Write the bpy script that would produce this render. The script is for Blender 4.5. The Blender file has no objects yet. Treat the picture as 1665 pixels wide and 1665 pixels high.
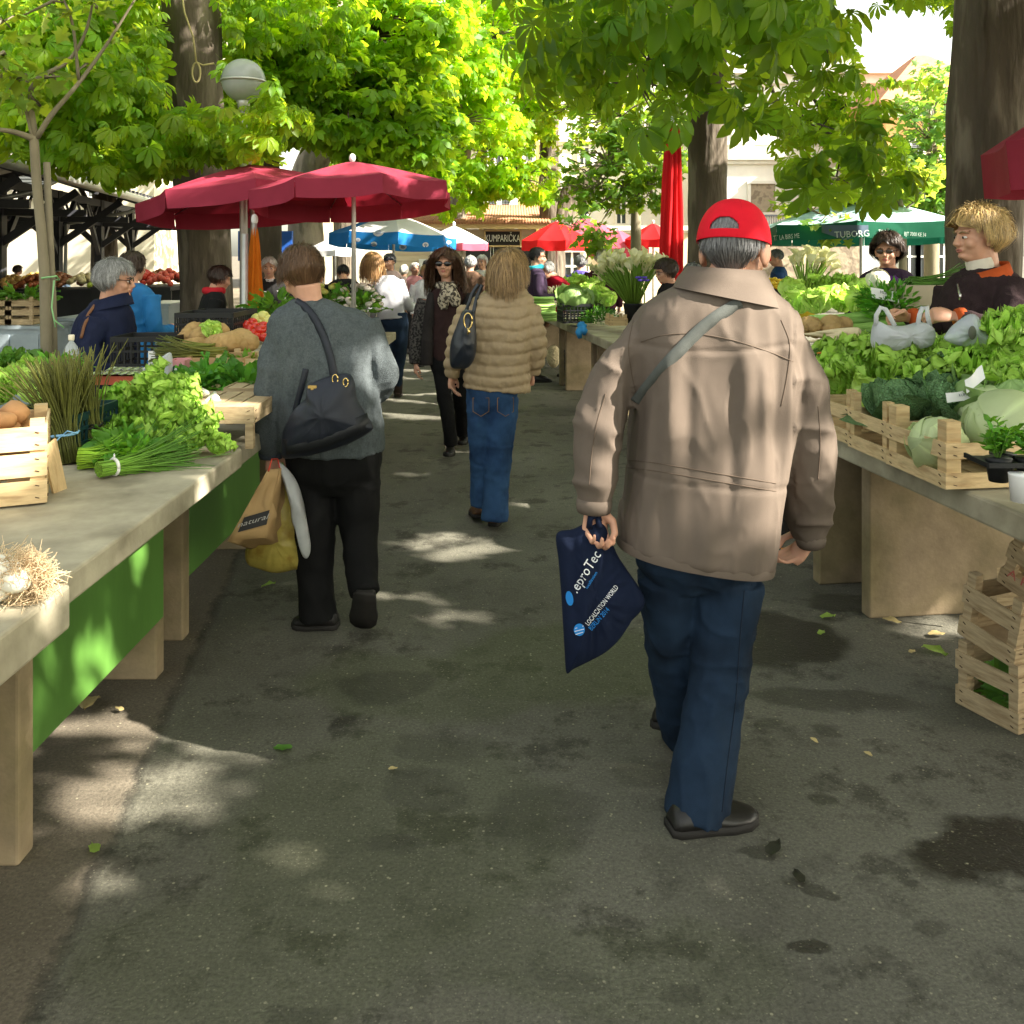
import bpy, math, random
import numpy as np
from mathutils import Vector, Matrix
from mathutils.bvhtree import BVHTree
sc = bpy.context.scene
COL = sc.collection
R = math.radians
PI = math.pi
# ------------------------------------------------------------------ camera, light, exposure
F, CX, HY, H = 1500.0, 832.5, 410.0, 1.62
cd = bpy.data.cameras.new('camera'); cam = bpy.data.objects.new('camera', cd); COL.objects.link(cam)
cam.location = (0, 0, H); cam.rotation_euler = (R(90), 0, 0)
cd.sensor_width = 36; cd.lens = F / 1665 * 36; cd.shift_y = -(832.5 - HY) / 1665; cd.clip_end = 600; cd.clip_start = .05
sc.camera = cam
SUN = Vector((0.76, -0.26, 0.62)).normalized()
sun_elev = math.asin(SUN.z); sun_rot = math.atan2(SUN.x, SUN.y)
w = bpy.data.worlds.new('World'); sc.world = w; w.use_nodes = True
nt = w.node_tree
sky = nt.nodes.new('ShaderNodeTexSky'); sky.sky_type = 'NISHITA'; sky.sun_disc = False
sky.sun_elevation = sun_elev; sky.sun_rotation = sun_rot; sky.air_density = 1.0; sky.dust_density = 2.5; sky.ozone_density = 1.0
bg = nt.nodes['Background']; bg.inputs[1].default_value = 0.115
hs = nt.nodes.new('ShaderNodeHueSaturation'); hs.inputs['Saturation'].default_value = .4; nt.links.new(sky.outputs[0], hs.inputs['Color'])
wm = nt.nodes.new('ShaderNodeMix'); wm.data_type = 'RGBA'; wm.blend_type = 'MULTIPLY'; wm.inputs[0].default_value = 1; wm.inputs[7].default_value = (1.04, 1.0, .84, 1)
nt.links.new(hs.outputs[0], wm.inputs[6]); nt.links.new(wm.outputs[2], bg.inputs[0])
sd = bpy.data.lights.new('sun', 'SUN'); sd.energy = 5.0; sd.angle = R(.5); sd.color = (1, .92, .80)
so = bpy.data.objects.new('sun', sd); COL.objects.link(so)
so.rotation_euler = SUN.to_track_quat('Z', 'Y').to_euler(); so.location = (20, -5, 20)
sc.view_settings.view_transform = 'Standard'; sc.view_settings.look = 'None'
sc.view_settings.exposure = 2.25; sc.view_settings.gamma = 1
cy = sc.cycles
cy.use_denoising = True; cy.max_bounces = 9; cy.transparent_max_bounces = 8; cy.diffuse_bounces = 4; cy.glossy_bounces = 2; cy.transmission_bounces = 6
cy.sample_clamp_indirect = 6.0; cy.caustics_reflective = False; cy.caustics_refractive = False

# ------------------------------------------------------------------ helpers
def P(px, py, Z): return np.array(((px - CX) / F * Z, Z, H - (py - HY) / F * Z))
def onz(px, py, z):
    Z = (H - z) * F / (py - HY); return np.array(((px - CX) / F * Z, Z, z))
def G(px, py): return onz(px, py, 0.0)
def rng(s): return np.random.default_rng(s)
def nrm(a): a = np.asarray(a, float); return a / (np.linalg.norm(a, axis=-1, keepdims=True) + 1e-12)
def rotz(a): c, s = math.cos(a), math.sin(a); return np.array(((c, -s, 0), (s, c, 0), (0, 0, 1.)))
def rotx(a): c, s = math.cos(a), math.sin(a); return np.array(((1., 0, 0), (0, c, -s), (0, s, c)))
def roty(a): c, s = math.cos(a), math.sin(a); return np.array(((c, 0, s), (0, 1., 0), (-s, 0, c)))
def vnoise(p, seed=0):
    p = np.asarray(p, float); i = np.floor(p).astype(np.int64); f = p - i; f = f * f * (3 - 2 * f)
    def h(dx, dy, dz):
        n = (i[:, 0] + dx) * 73856093 ^ (i[:, 1] + dy) * 19349663 ^ (i[:, 2] + dz) * 83492791 ^ (seed * 7919 + 13)
        n = n & 0xffffffff; n = ((n ^ (n >> 13)) * 1274126177) & 0xffffffff; n = n ^ (n >> 16)
        return (n & 0xffff) / 32767.5 - 1
    x, y, z = f[:, 0], f[:, 1], f[:, 2]
    def L(a, b, t): return a + (b - a) * t
    return L(L(L(h(0,0,0), h(1,0,0), x), L(h(0,1,0), h(1,1,0), x), y), L(L(h(0,0,1), h(1,0,1), x), L(h(0,1,1), h(1,1,1), x), y), z)
def cr(pts, n):
    """Catmull-Rom resample of an array of rows to n rows."""
    a = np.asarray(pts, float)
    if len(a) < 3:
        t = np.linspace(0, 1, n)[:, None]; return a[0] * (1 - t) + a[-1] * t
    e = np.vstack([2 * a[0] - a[1], a, 2 * a[-1] - a[-2]])
    t = np.linspace(0, len(a) - 1 - 1e-9, n); k = t.astype(int); u = (t - k)[:, None]
    p0, p1, p2, p3 = e[k], e[k + 1], e[k + 2], e[k + 3]
    return .5 * (2 * p1 + (p2 - p0) * u + (2 * p0 - 5 * p1 + 4 * p2 - p3) * u**2 + (3 * p1 - p0 - 3 * p2 + p3) * u**3)
class MB:
    def __init__(s): s.v = []; s.f = []; s.n = 0; s.mi = []; s.c = []
    def add(s, v, f, mi=0, col=None):
        v = np.asarray(v, float).reshape(-1, 3); b = s.n; s.v.append(v); s.n += len(v)
        s.f += [tuple(int(i) + b for i in q) for q in f]; s.mi += [mi] * len(f)
        c = np.ones((len(v), 3)); 
        if col is not None: c[:] = np.asarray(col)
        s.c.append(c); return s
    def box(s, c, d, rot=None, mi=0, col=None):
        c = np.asarray(c, float); d = np.asarray(d, float) / 2
        q = np.array([(x, y, z) for x in (-1, 1) for y in (-1, 1) for z in (-1, 1)], float) * d
        if rot is not None: q = q @ np.asarray(rot).T
        return s.add(q + c, [(0,1,3,2), (4,6,7,5), (0,4,5,1), (2,3,7,6), (0,2,6,4), (1,5,7,3)], mi, col)
    def bar(s, a, b, wd, ht, mi=0, col=None, up=(0, 0, 1)):
        a = np.asarray(a, float); b = np.asarray(b, float); d = b - a; L = np.linalg.norm(d); y = d / L
        up = np.asarray(up, float)
        if abs(y @ up) > .98: up = np.array((1., 0, 0))
        x = nrm(np.cross(y, up)); z = np.cross(x, y)
        return s.box((a + b) / 2, (wd, L, ht), np.stack([x, y, z], 1), mi, col)
    def tube(s, pts, rad, n=10, mi=0, col=None, smooth=0, ref=None, flat=1.0, cap=True):
        pts = np.asarray(pts, float); rad = np.broadcast_to(np.asarray(rad, float), (len(pts),)).astype(float)
        if smooth:
            a = cr(np.column_stack([pts, rad]), smooth); pts, rad = a[:, :3], a[:, 3]
        m = len(pts); t = nrm(np.gradient(pts, axis=0))
        u = np.array(ref if ref is not None else ((1., 0, 0) if abs(t[0, 0]) < .8 else (0, 1., 0)), float)
        ang = np.linspace(0, 2 * PI, n, endpoint=False); V = []
        for k in range(m):
            u = u - t[k] * (u @ t[k]); u = u / (np.linalg.norm(u) + 1e-9); vv = np.cross(t[k], u)
            V.append(pts[k] + rad[k] * (np.cos(ang)[:, None] * u + flat * np.sin(ang)[:, None] * vv))
        return s.loft(V, mi, col, cap)
    def loft(s, rings, mi=0, col=None, cap=True, closed=True):
        rings = [np.asarray(r, float) for r in rings]; n = len(rings[0]); f = []
        for k in range(len(rings) - 1):
            for j in range(n if closed else n - 1):
                a = k * n + j; b = k * n + (j + 1) % n; f.append((a, b, b + n, a + n))
        if cap:
            f.append(tuple(range(n - 1, -1, -1))); f.append(tuple(range((len(rings) - 1) * n, len(rings) * n)))
        return s.add(np.concatenate(rings), f, mi, col)
    def ell(s, c, r, rot=None, nu=16, nv=10, mi=0, col=None):
        v = [(0, 0, 1)]
        for i in range(1, nv):
            a = PI * i / nv
            v += [(math.sin(a) * math.cos(2 * PI * j / nu), math.sin(a) * math.sin(2 * PI * j / nu), math.cos(a)) for j in range(nu)]
        v.append((0, 0, -1)); v = np.array(v) * np.asarray(r, float)
        if rot is not None: v = v @ np.asarray(rot).T
        f = [(0, 1 + j, 1 + (j + 1) % nu) for j in range(nu)]
        for i in range(nv - 2):
            for j in range(nu):
                a = 1 + i * nu + j; b = 1 + i * nu + (j + 1) % nu; f.append((a, a + nu, b + nu, b))
        e = 1 + (nv - 1) * nu; b0 = 1 + (nv - 2) * nu
        f += [(b0 + j, e, b0 + (j + 1) % nu) for j in range(nu)]
        return s.add(v + np.asarray(c, float), f, mi, col)
    def lathe(s, prof, c=(0, 0, 0), n=20, mi=0, col=None, cap=True, rot=None):
        ang = np.linspace(0, 2 * PI, n, endpoint=False); rr = []
        for r, z in prof:
            q = np.column_stack([r * np.cos(ang), r * np.sin(ang), np.full(n, z)])
            if rot is not None: q = q @ np.asarray(rot).T
            rr.append(q + np.asarray(c))
        return s.loft(rr, mi, col, cap)
    def grid(s, pts, mi=0, col=None):
        pts = np.asarray(pts, float); a, b = pts.shape[:2]
        f = [(i * b + j, i * b + j + 1, (i + 1) * b + j + 1, (i + 1) * b + j) for i in range(a - 1) for j in range(b - 1)]
        return s.add(pts.reshape(-1, 3), f, mi, None if col is None else np.asarray(col).reshape(-1, 3))
    def mesh(s, name, off=(0, 0, 0), smooth=True, mats=()):
        me = bpy.data.meshes.new(name); v = np.concatenate(s.v) - np.asarray(off)
        me.from_pydata(v.tolist(), [], s.f)
        if any(s.mi): me.polygons.foreach_set('material_index', np.array(s.mi, np.int32))
        at = me.color_attributes.new('Col', 'FLOAT_COLOR', 'POINT'); c = np.concatenate(s.c)
        at.data.foreach_set('color', np.column_stack([c, np.ones(len(c))]).ravel())
        me.polygons.foreach_set('use_smooth', np.full(len(me.polygons), smooth)); 
        for m in mats: me.materials.append(m)
        me.update(); return me
def fastmesh(name, v, f, col=None, off=(0, 0, 0), mats=(), smooth=True):
    """v (N,3), f (M,k) integer array: all faces have k corners."""
    me = bpy.data.meshes.new(name); v = np.asarray(v) - np.asarray(off); f = np.asarray(f); m, k = f.shape
    me.vertices.add(len(v)); me.vertices.foreach_set('co', v.astype(np.float32).ravel())
    me.loops.add(m * k); me.loops.foreach_set('vertex_index', f.astype(np.int32).ravel())
    me.polygons.add(m); me.polygons.foreach_set('loop_start', np.arange(0, m * k, k, dtype=np.int32)); me.polygons.foreach_set('loop_total', np.full(m, k, np.int32))
    me.polygons.foreach_set('use_smooth', np.full(m, smooth)); me.update(calc_edges=True)
    if col is not None:
        at = me.color_attributes.new('Col', 'FLOAT_COLOR', 'POINT'); at.data.foreach_set('color', np.column_stack([col, np.ones(len(col))]).astype(np.float32).ravel())
    for x in mats: me.materials.append(x)
    return me
def tag(o, label=None, cat=None, group=None, kind=None):
    if label: o['label'] = label
    if cat: o['category'] = cat
    if group: o['group'] = group
    if kind: o['kind'] = kind
    return o
def link(name, me, parent=None, loc=(0, 0, 0)):
    o = bpy.data.objects.new(name, me); COL.objects.link(o); o.location = tuple(loc)
    if parent is not None: o.parent = parent
    return o
def empty(name, loc=(0, 0, 0), rz=0.0, **k):
    o = bpy.data.objects.new(name, None); COL.objects.link(o); o.location = tuple(loc); o.rotation_euler = (0, 0, rz); o.empty_display_size = .1
    return tag(o, **k)
def put(name, mb, mat, parent=None, off=None, smooth=True, loc=None, **k):
    """mesh given in world coordinates -> object whose origin is off (parent's location for parts)."""
    if off is None: off = (0, 0, 0)
    mats = mat if isinstance(mat, (list, tuple)) else (mat,)
    me = mb.mesh(name, off, smooth, mats) if isinstance(mb, MB) else mb
    o = link(name, me, parent, loc if loc is not None else ((0, 0, 0) if parent is not None else off))
    return tag(o, **k)
def copy_tree(o, parent=None):
    c = o.copy(); COL.objects.link(c)
    if parent is not None: c.parent = parent
    for ch in list(o.children): copy_tree(ch, c)
    return c
def flatshade(o, ang=35):
    o.data.polygons.foreach_set('use_smooth', np.full(len(o.data.polygons), False)); return o
def bevel(o, wd=.006, seg=2):
    m = o.modifiers.new('bevel', 'BEVEL'); m.width = wd; m.segments = seg; m.limit_method = 'ANGLE'; return o
def remesh(mb, vox, smooth=2, off=(0, 0, 0), folds=(), mats=(), name='body', post=None):
    me = mb.mesh('tmp'); o = link('tmp', me); m = o.modifiers.new('r', 'REMESH'); m.mode = 'VOXEL'; m.voxel_size = vox
    if smooth:
        m2 = o.modifiers.new('s', 'SMOOTH'); m2.factor = .5; m2.iterations = smooth
    dg = bpy.context.evaluated_depsgraph_get(); me2 = bpy.data.meshes.new_from_object(o.evaluated_get(dg))
    bpy.data.objects.remove(o); bpy.data.meshes.remove(me)
    n = len(me2.vertices); v = np.empty(n * 3, np.float32); me2.vertices.foreach_get('co', v); v = v.reshape(-1, 3).astype(float)
    if folds or post:
        nn = np.empty(n * 3, np.float32); me2.vertex_normals.foreach_get('vector', nn); nn = nn.reshape(-1, 3).astype(float)
        d = np.zeros(n)
        for fo in folds: d += fold(v, *fo)
        if post is not None: d += post(v, nn)
        v = v + nn * d[:, None]
    v = v - np.asarray(off); me2.vertices.foreach_set('co', v.astype(np.float32).ravel())
    me2.polygons.foreach_set('use_smooth', np.full(len(me2.polygons), True)); me2.materials.clear()
    for x in mats: me2.materials.append(x)
    me2.name = name; me2.update(); return me2
def fold(v, A, fr, seed=0, warp=.5, rot=None):
    q = v if rot is None else v @ np.asarray(rot).T
    q = q * np.asarray(fr); q = q + warp * np.column_stack([vnoise(q * .7 + 11, seed + 1), vnoise(q * .7 + 37, seed + 2), vnoise(q * .7 + 71, seed + 3)])
    a = 1 - np.abs(vnoise(q, seed)); return A * (a**2.2 - .45)
def bvh_of(objs):
    vs, fs, b = [], [], 0
    for o in objs:
        M = o.matrix_basis.copy(); q = o.parent
        while q is not None: M = q.matrix_basis @ M; q = q.parent
        me = o.data; vs += [M @ x.co for x in me.vertices]; fs += [tuple(b + i for i in p.vertices) for p in me.polygons]; b = len(vs)
    return BVHTree.FromPolygons(vs, fs)
EYE = Vector((0, 0, H))
def hit(bv, px, py, off=.004):
    d = Vector(P(px, py, 1.0)) - EYE; d.normalize(); loc, n, i, t = bv.ray_cast(EYE, d)
    if loc is None: return None
    return np.array(loc - d * off)
def text_px(s, bv, px, py, size, ang, Zfall, off=.004, shear=0, align='LEFT', font_scale=1.0):
    """Lettering laid on a modelled surface: returns MB of the glyphs, projected on the surface in front of px, py."""
    cu = bpy.data.curves.new('t', 'FONT'); cu.body = s; cu.size = 1; cu.align_x = align; cu.resolution_u = 2
    o = link('t', cu); dg = bpy.context.evaluated_depsgraph_get(); me = bpy.data.meshes.new_from_object(o.evaluated_get(dg))
    mb = MB(); V = []; c, sn = math.cos(ang), math.sin(ang)
    for q in me.vertices:
        x, y = (q.co.x + shear * q.co.y) * size * font_scale, q.co.y * size
        X, Y = px + x * c - y * sn, py - (x * sn + y * c)
        h = hit(bv, X, Y, off) if bv is not None else None
        V.append(h if h is not None else P(X, Y, Zfall))
    mb.add(np.array(V), [tuple(p.vertices) for p in me.polygons])
    bpy.data.objects.remove(o); bpy.data.meshes.remove(me); bpy.data.curves.remove(cu); return mb
def text_flat(s, origin, xdir, ydir, size, align='CENTER', thick=0.0, font_scale=1.0):
    cu = bpy.data.curves.new('t', 'FONT'); cu.body = s; cu.size = 1; cu.align_x = align; cu.resolution_u = 2
    o = link('t', cu); dg = bpy.context.evaluated_depsgraph_get(); me = bpy.data.meshes.new_from_object(o.evaluated_get(dg))
    xd, yd = nrm(xdir), nrm(ydir); V = [np.asarray(origin) + xd * q.co.x * size * font_scale + yd * q.co.y * size for q in me.vertices]
    mb = MB()
    if V: mb.add(np.array(V), [tuple(p.vertices) for p in me.polygons])
    bpy.data.objects.remove(o); bpy.data.meshes.remove(me); bpy.data.curves.remove(cu); return mb
# ------------------------------------------------------------------ materials
MATS = {}
def mat(name, col, rough=.7, var=.15, vs=12, bump=.15, bs=60, stretch=(1, 1, 1), spec=.3, trans=None, tw=.5, metal=0, sheen=0, attr=False, sss=0, col2=None, c2s=4, c2lo=.5, c2hi=.62, alpha=None, bdist=.004, wave=None, coat=0, wrk=None, cells=None):
    if name in MATS: return MATS[name]
    m = bpy.data.materials.new(name); m.use_nodes = True; t = m.node_tree; N = t.nodes; L = t.links
    b = N['Principled BSDF']; out = N['Material Output']
    b.inputs['Roughness'].default_value = rough; b.inputs['Specular IOR Level'].default_value = spec; b.inputs['Metallic'].default_value = metal
    if coat: b.inputs['Coat Weight'].default_value = coat
    if sheen: b.inputs['Sheen Weight'].default_value = sheen
    if sss: b.inputs['Subsurface Weight'].default_value = sss; b.inputs['Subsurface Radius'].default_value = (.02, .008, .004)
    tc = N.new('ShaderNodeTexCoord'); mp = N.new('ShaderNodeMapping'); mp.inputs['Scale'].default_value = stretch
    L.new(tc.outputs['Object'], mp.inputs[0])
    nz = N.new('ShaderNodeTexNoise'); nz.inputs['Scale'].default_value = vs; nz.inputs['Detail'].default_value = 5; nz.inputs['Roughness'].default_value = .65
    L.new(mp.outputs[0], nz.inputs[0])
    mr = N.new('ShaderNodeMapRange'); mr.inputs[1].default_value = .25; mr.inputs[2].default_value = .75; mr.inputs[3].default_value = 1 - var; mr.inputs[4].default_value = 1 + var
    L.new(nz.outputs[0], mr.inputs[0])
    mx = N.new('ShaderNodeMix'); mx.data_type = 'RGBA'; mx.blend_type = 'MULTIPLY'; mx.inputs[0].default_value = 1
    L.new(mr.outputs[0], mx.inputs[7])
    src = None
    rgb = N.new('ShaderNodeRGB'); rgb.outputs[0].default_value = (*col, 1); src = rgb.outputs[0]
    if col2 is not None:
        n2 = N.new('ShaderNodeTexNoise'); n2.inputs['Scale'].default_value = c2s; n2.inputs['Detail'].default_value = 4; L.new(mp.outputs[0], n2.inputs[0])
        m2 = N.new('ShaderNodeMapRange'); m2.inputs[1].default_value = c2lo; m2.inputs[2].default_value = c2hi; L.new(n2.outputs[0], m2.inputs[0])
        x2 = N.new('ShaderNodeMix'); x2.data_type = 'RGBA'; L.new(m2.outputs[0], x2.inputs[0]); L.new(src, x2.inputs[6]); x2.inputs[7].default_value = (*col2, 1); src = x2.outputs[2]
    if attr:
        at = N.new('ShaderNodeVertexColor'); at.layer_name = 'Col'
        xa = N.new('ShaderNodeMix'); xa.data_type = 'RGBA'; xa.blend_type = 'MULTIPLY'; xa.inputs[0].default_value = 1
        L.new(src, xa.inputs[6]); L.new(at.outputs[0], xa.inputs[7]); src = xa.outputs[2]
    if cells:
        vc = N.new('ShaderNodeTexVoronoi'); vc.feature = 'DISTANCE_TO_EDGE'; vc.inputs['Scale'].default_value = cells[0]; L.new(mp.outputs[0], vc.inputs[0])
        mc = N.new('ShaderNodeMapRange'); mc.inputs[1].default_value = 0; mc.inputs[2].default_value = cells[2]; mc.inputs[3].default_value = 1; mc.inputs[4].default_value = 0; L.new(vc.outputs['Distance'], mc.inputs[0])
        mm = N.new('ShaderNodeMath'); mm.operation = 'MULTIPLY'; mm.inputs[1].default_value = cells[1]; L.new(mc.outputs[0], mm.inputs[0])
        xc = N.new('ShaderNodeMix'); xc.data_type = 'RGBA'; L.new(mm.outputs[0], xc.inputs[0]); L.new(src, xc.inputs[6]); xc.inputs[7].default_value = (*cells[3], 1); src = xc.outputs[2]
    L.new(src, mx.inputs[6]); fin = mx.outputs[2]; L.new(fin, b.inputs['Base Color'])
    if bump:
        nb = N.new('ShaderNodeTexNoise'); nb.inputs['Scale'].default_value = bs; nb.inputs['Detail'].default_value = 4; L.new(mp.outputs[0], nb.inputs[0])
        bp = N.new('ShaderNodeBump'); bp.inputs['Strength'].default_value = bump; bp.inputs['Distance'].default_value = bdist; L.new(nb.outputs[0], bp.inputs['Height'])
        if wave:
            wv = N.new('ShaderNodeTexWave'); wv.bands_direction = wave[0]; wv.inputs['Scale'].default_value = wave[1]; wv.inputs['Distortion'].default_value = wave[2]; L.new(mp.outputs[0], wv.inputs[0])
            b2 = N.new('ShaderNodeBump'); b2.inputs['Strength'].default_value = wave[3]; b2.inputs['Distance'].default_value = .006; L.new(wv.outputs[1], b2.inputs['Height']); L.new(b2.outputs[0], bp.inputs['Normal'])
        if cells:
            bc_ = N.new('ShaderNodeBump'); bc_.inputs['Strength'].default_value = .8; bc_.inputs['Distance'].default_value = cells[4]; bc_.invert = True; L.new(mc.outputs[0], bc_.inputs['Height']); L.new(bc_.outputs[0], bp.inputs['Normal'])
        if wrk:
            nw = N.new('ShaderNodeTexNoise'); nw.noise_type = 'RIDGED_MULTIFRACTAL'; nw.inputs['Scale'].default_value = wrk[0]; nw.inputs['Detail'].default_value = 3; nw.inputs['Distortion'].default_value = .9; L.new(mp.outputs[0], nw.inputs[0])
            b3 = N.new('ShaderNodeBump'); b3.inputs['Strength'].default_value = wrk[1]; b3.inputs['Distance'].default_value = wrk[2]; L.new(nw.outputs[0], b3.inputs['Height']); L.new(b3.outputs[0], (b2 if wave else bp).inputs['Normal'])
        L.new(bp.outputs[0], b.inputs['Normal'])
    if trans is not None:
        tr = N.new('ShaderNodeBsdfTranslucent'); xt = N.new('ShaderNodeMix'); xt.data_type = 'RGBA'; xt.blend_type = 'MULTIPLY'; xt.inputs[0].default_value = 1
        xt.inputs[6].default_value = (*trans, 1)
        if attr: L.new(at.outputs[0], xt.inputs[7])
        else: L.new(mr.outputs[0], xt.inputs[7])
        L.new(xt.outputs[2], tr.inputs[0]); ms = N.new('ShaderNodeMixShader'); ms.inputs[0].default_value = tw
        L.new(b.outputs[0], ms.inputs[1]); L.new(tr.outputs[0], ms.inputs[2]); L.new(ms.outputs[0], out.inputs[0])
    if alpha is not None: b.inputs['Alpha'].default_value = alpha
    MATS[name] = m; return m
def srgb(r, g, b):
    return tuple((c / 255 / 12.92 if c / 255 <= .04045 else ((c / 255 + .055) / 1.055) ** 2.4) for c in (r, g, b))
# ------------------------------------------------------------------ ground
def ground_material():
    m = bpy.data.materials.new('asphalt'); m.use_nodes = True; t = m.node_tree; N = t.nodes; L = t.links; b = N['Principled BSDF']
    tc = N.new('ShaderNodeTexCoord'); pos = tc.outputs['Object']
    def noise(scale, det=5, rough=.6, src=None):
        n = N.new('ShaderNodeTexNoise'); n.inputs['Scale'].default_value = scale; n.inputs['Detail'].default_value = det; n.inputs['Roughness'].default_value = rough
        L.new(src or pos, n.inputs[0]); return n
    def mr(s, a, c, lo, hi):
        n = N.new('ShaderNodeMapRange'); n.inputs[1].default_value = a; n.inputs[2].default_value = c; n.inputs[3].default_value = lo; n.inputs[4].default_value = hi; L.new(s, n.inputs[0]); return n.outputs[0]
    def math_(op, a, c):
        n = N.new('ShaderNodeMath'); n.operation = op
        for i, v in enumerate((a, c)):
            if isinstance(v, (int, float)): n.inputs[i].default_value = v
            else: L.new(v, n.inputs[i])
        return n.outputs[0]
    def mix(f, a, c, bt='MIX'):
        n = N.new('ShaderNodeMix'); n.data_type = 'RGBA'; n.blend_type = bt
        for i, v in ((0, f), (6, a), (7, c)):
            if isinstance(v, (int, float)): n.inputs[i].default_value = v
            elif isinstance(v, tuple): n.inputs[i].default_value = (*v, 1)
            else: L.new(v, n.inputs[i])
        return n.outputs[2]
    dn = noise(2.2, 5); sub = N.new('ShaderNodeVectorMath'); sub.operation = 'SUBTRACT'; L.new(dn.outputs['Color'], sub.inputs[0]); sub.inputs[1].default_value = (.5, .5, .5)
    scl = N.new('ShaderNodeVectorMath'); scl.operation = 'SCALE'; L.new(sub.outputs[0], scl.inputs[0]); scl.inputs['Scale'].default_value = .42
    wp = N.new('ShaderNodeVectorMath'); wp.operation = 'ADD'; L.new(pos, wp.inputs[0]); L.new(scl.outputs[0], wp.inputs[1]); warped = wp.outputs[0]
    def blob(px, py, hx, hy):
        c = G(px, py); z0, z1 = G(px, py + hy)[1], G(px, py - hy)[1]
        a = N.new('ShaderNodeVectorMath'); a.operation = 'SUBTRACT'; L.new(warped, a.inputs[0]); a.inputs[1].default_value = (c[0], (z0 + z1) / 2, 0)
        q = N.new('ShaderNodeVectorMath'); q.operation = 'MULTIPLY'; L.new(a.outputs[0], q.inputs[0]); q.inputs[1].default_value = (1 / (hx / F * c[1]), 2 / (z1 - z0), 0)
        l = N.new('ShaderNodeVectorMath'); l.operation = 'LENGTH'; L.new(q.outputs[0], l.inputs[0]); return mr(l.outputs['Value'], .85, 1.1, 1, 0)
    def union(lst):
        o = None
        for k, a in enumerate(lst):
            s = blob(*a[:4]); 
            if len(a) > 4: s = math_('MULTIPLY', s, a[4])
            o = s if o is None else math_('MAXIMUM', o, s)
        return o
    wet = union([(1265, 1042, 105, 48, .9), (1350, 1135, 150, 18, .55), (1630, 1385, 150, 60), (1310, 1540, 40, 20, .8), (1335, 1297, 30, 14, .6), (1235, 1392, 34, 14, .6), (1250, 1180, 34, 11, .5), (1345, 1182, 26, 9, .5),  # wet stains, plus the ground crates' cast shadow painted as a long thin blot
                 (880, 1340, 120, 50, .45), (620, 1118, 75, 26, .5), (540, 1175, 24, 14, .6), (690, 1280, 70, 30, .4), (1520, 1500, 28, 18, .45), (1120, 1600, 40, 22, .4), (920, 1590, 60, 26, .3), (1050, 1265, 60, 25, .4), (730, 1215, 80, 26, .35), (1375, 980, 55, 15, .6), (470, 1640, 50, 24, .4), (1310, 1442, 40, 8, .6), (640, 1370, 40, 18, .4)])
    moss = union([(930, 1085, 230, 70, .8), (700, 1120, 220, 60, .6), (620, 1400, 300, 220, .5), (400, 1560, 300, 130, .45), (1000, 1580, 300, 90, .35)])
    n1 = noise(1.3, 6, .62); n2 = noise(6, 6, .7); n3 = noise(95, 3, .7); n4 = noise(38, 4, .6)
    base = mix(mr(n1.outputs[0], .35, .68, 0, 1), (.080, .077, .060), (.138, .133, .105))
    base = mix(math_('MULTIPLY', mr(n2.outputs[0], .53, .70, 0, 1), .6), base, (.030, .028, .021))
    n5 = noise(2.6, 9, .72); base = mix(math_('MULTIPLY', mr(n5.outputs[0], .54, .61, 0, 1), .72), base, (.028, .026, .018))
    n6 = noise(3.4, 8, .7); base = mix(math_('MULTIPLY', mr(n6.outputs[0], .60, .68, 0, 1), .35), base, (.16, .15, .115))
    # old concrete strip beside the tables
    sx = N.new('ShaderNodeSeparateXYZ'); L.new(warped, sx.inputs[0]); sp = N.new('ShaderNodeSeparateXYZ'); L.new(pos, sp.inputs[0])
    wob = math_('ADD', sp.outputs[0], mr(n2.outputs[0], 0, 1, -.06, .06))
    side = math_('ADD', wob, math_('ADD', math_('MULTIPLY', sp.outputs[1], .147), .735))
    base = mix(mr(side, -.02, .02, 1, 0), base, mix(mr(n1.outputs[0], .35, .7, 0, 1), (.090, .076, .055), (.15, .128, .098)))
    crack = mr(math_('ABSOLUTE', side, 0), .004, .03, 1, 0)
    base = mix(math_('MULTIPLY', math_('MULTIPLY', crack, mr(n2.outputs[0], .35, .6, .15, 1)), .7), base, (.02, .018, .014))
    base = mix(moss, base, mix(.6, base, (.052, .066, .02)))
    base = mix(math_('MULTIPLY', wet, .85), base, (.016, .014, .011))
    base = mix(mr(n3.outputs[0], .3, .75, 0, 1), mix(1.0, base, (.66, .66, .66), 'MULTIPLY'), mix(1.0, base, (1.4, 1.4, 1.36), 'MULTIPLY'))
    vo = N.new('ShaderNodeTexVoronoi'); vo.inputs['Scale'].default_value = 38; L.new(pos, vo.inputs[0])
    rs = N.new('ShaderNodeSeparateColor'); L.new(vo.outputs['Color'], rs.inputs[0])
    speck = math_('MULTIPLY', mr(vo.outputs['Distance'], .10, .17, 1, 0), mr(rs.outputs[0], .70, .78, 0, 1))
    base = mix(math_('MULTIPLY', speck, .8), base, (.30, .28, .19))
    v2 = N.new('ShaderNodeTexVoronoi'); v2.inputs['Scale'].default_value = 110; L.new(pos, v2.inputs[0])
    r2 = N.new('ShaderNodeSeparateColor'); L.new(v2.outputs['Color'], r2.inputs[0])
    base = mix(math_('MULTIPLY', math_('MULTIPLY', mr(v2.outputs['Distance'], .2, .3, 1, 0), mr(r2.outputs[1], .66, .75, 0, 1)), .55), base, (.22, .21, .15))
    L.new(base, b.inputs['Base Color'])
    L.new(mr(wet, 0, 1, .85, .34), b.inputs['Roughness']); b.inputs['Specular IOR Level'].default_value = .35
    bp = N.new('ShaderNodeBump'); bp.inputs['Strength'].default_value = .55; bp.inputs['Distance'].default_value = .006
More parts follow.
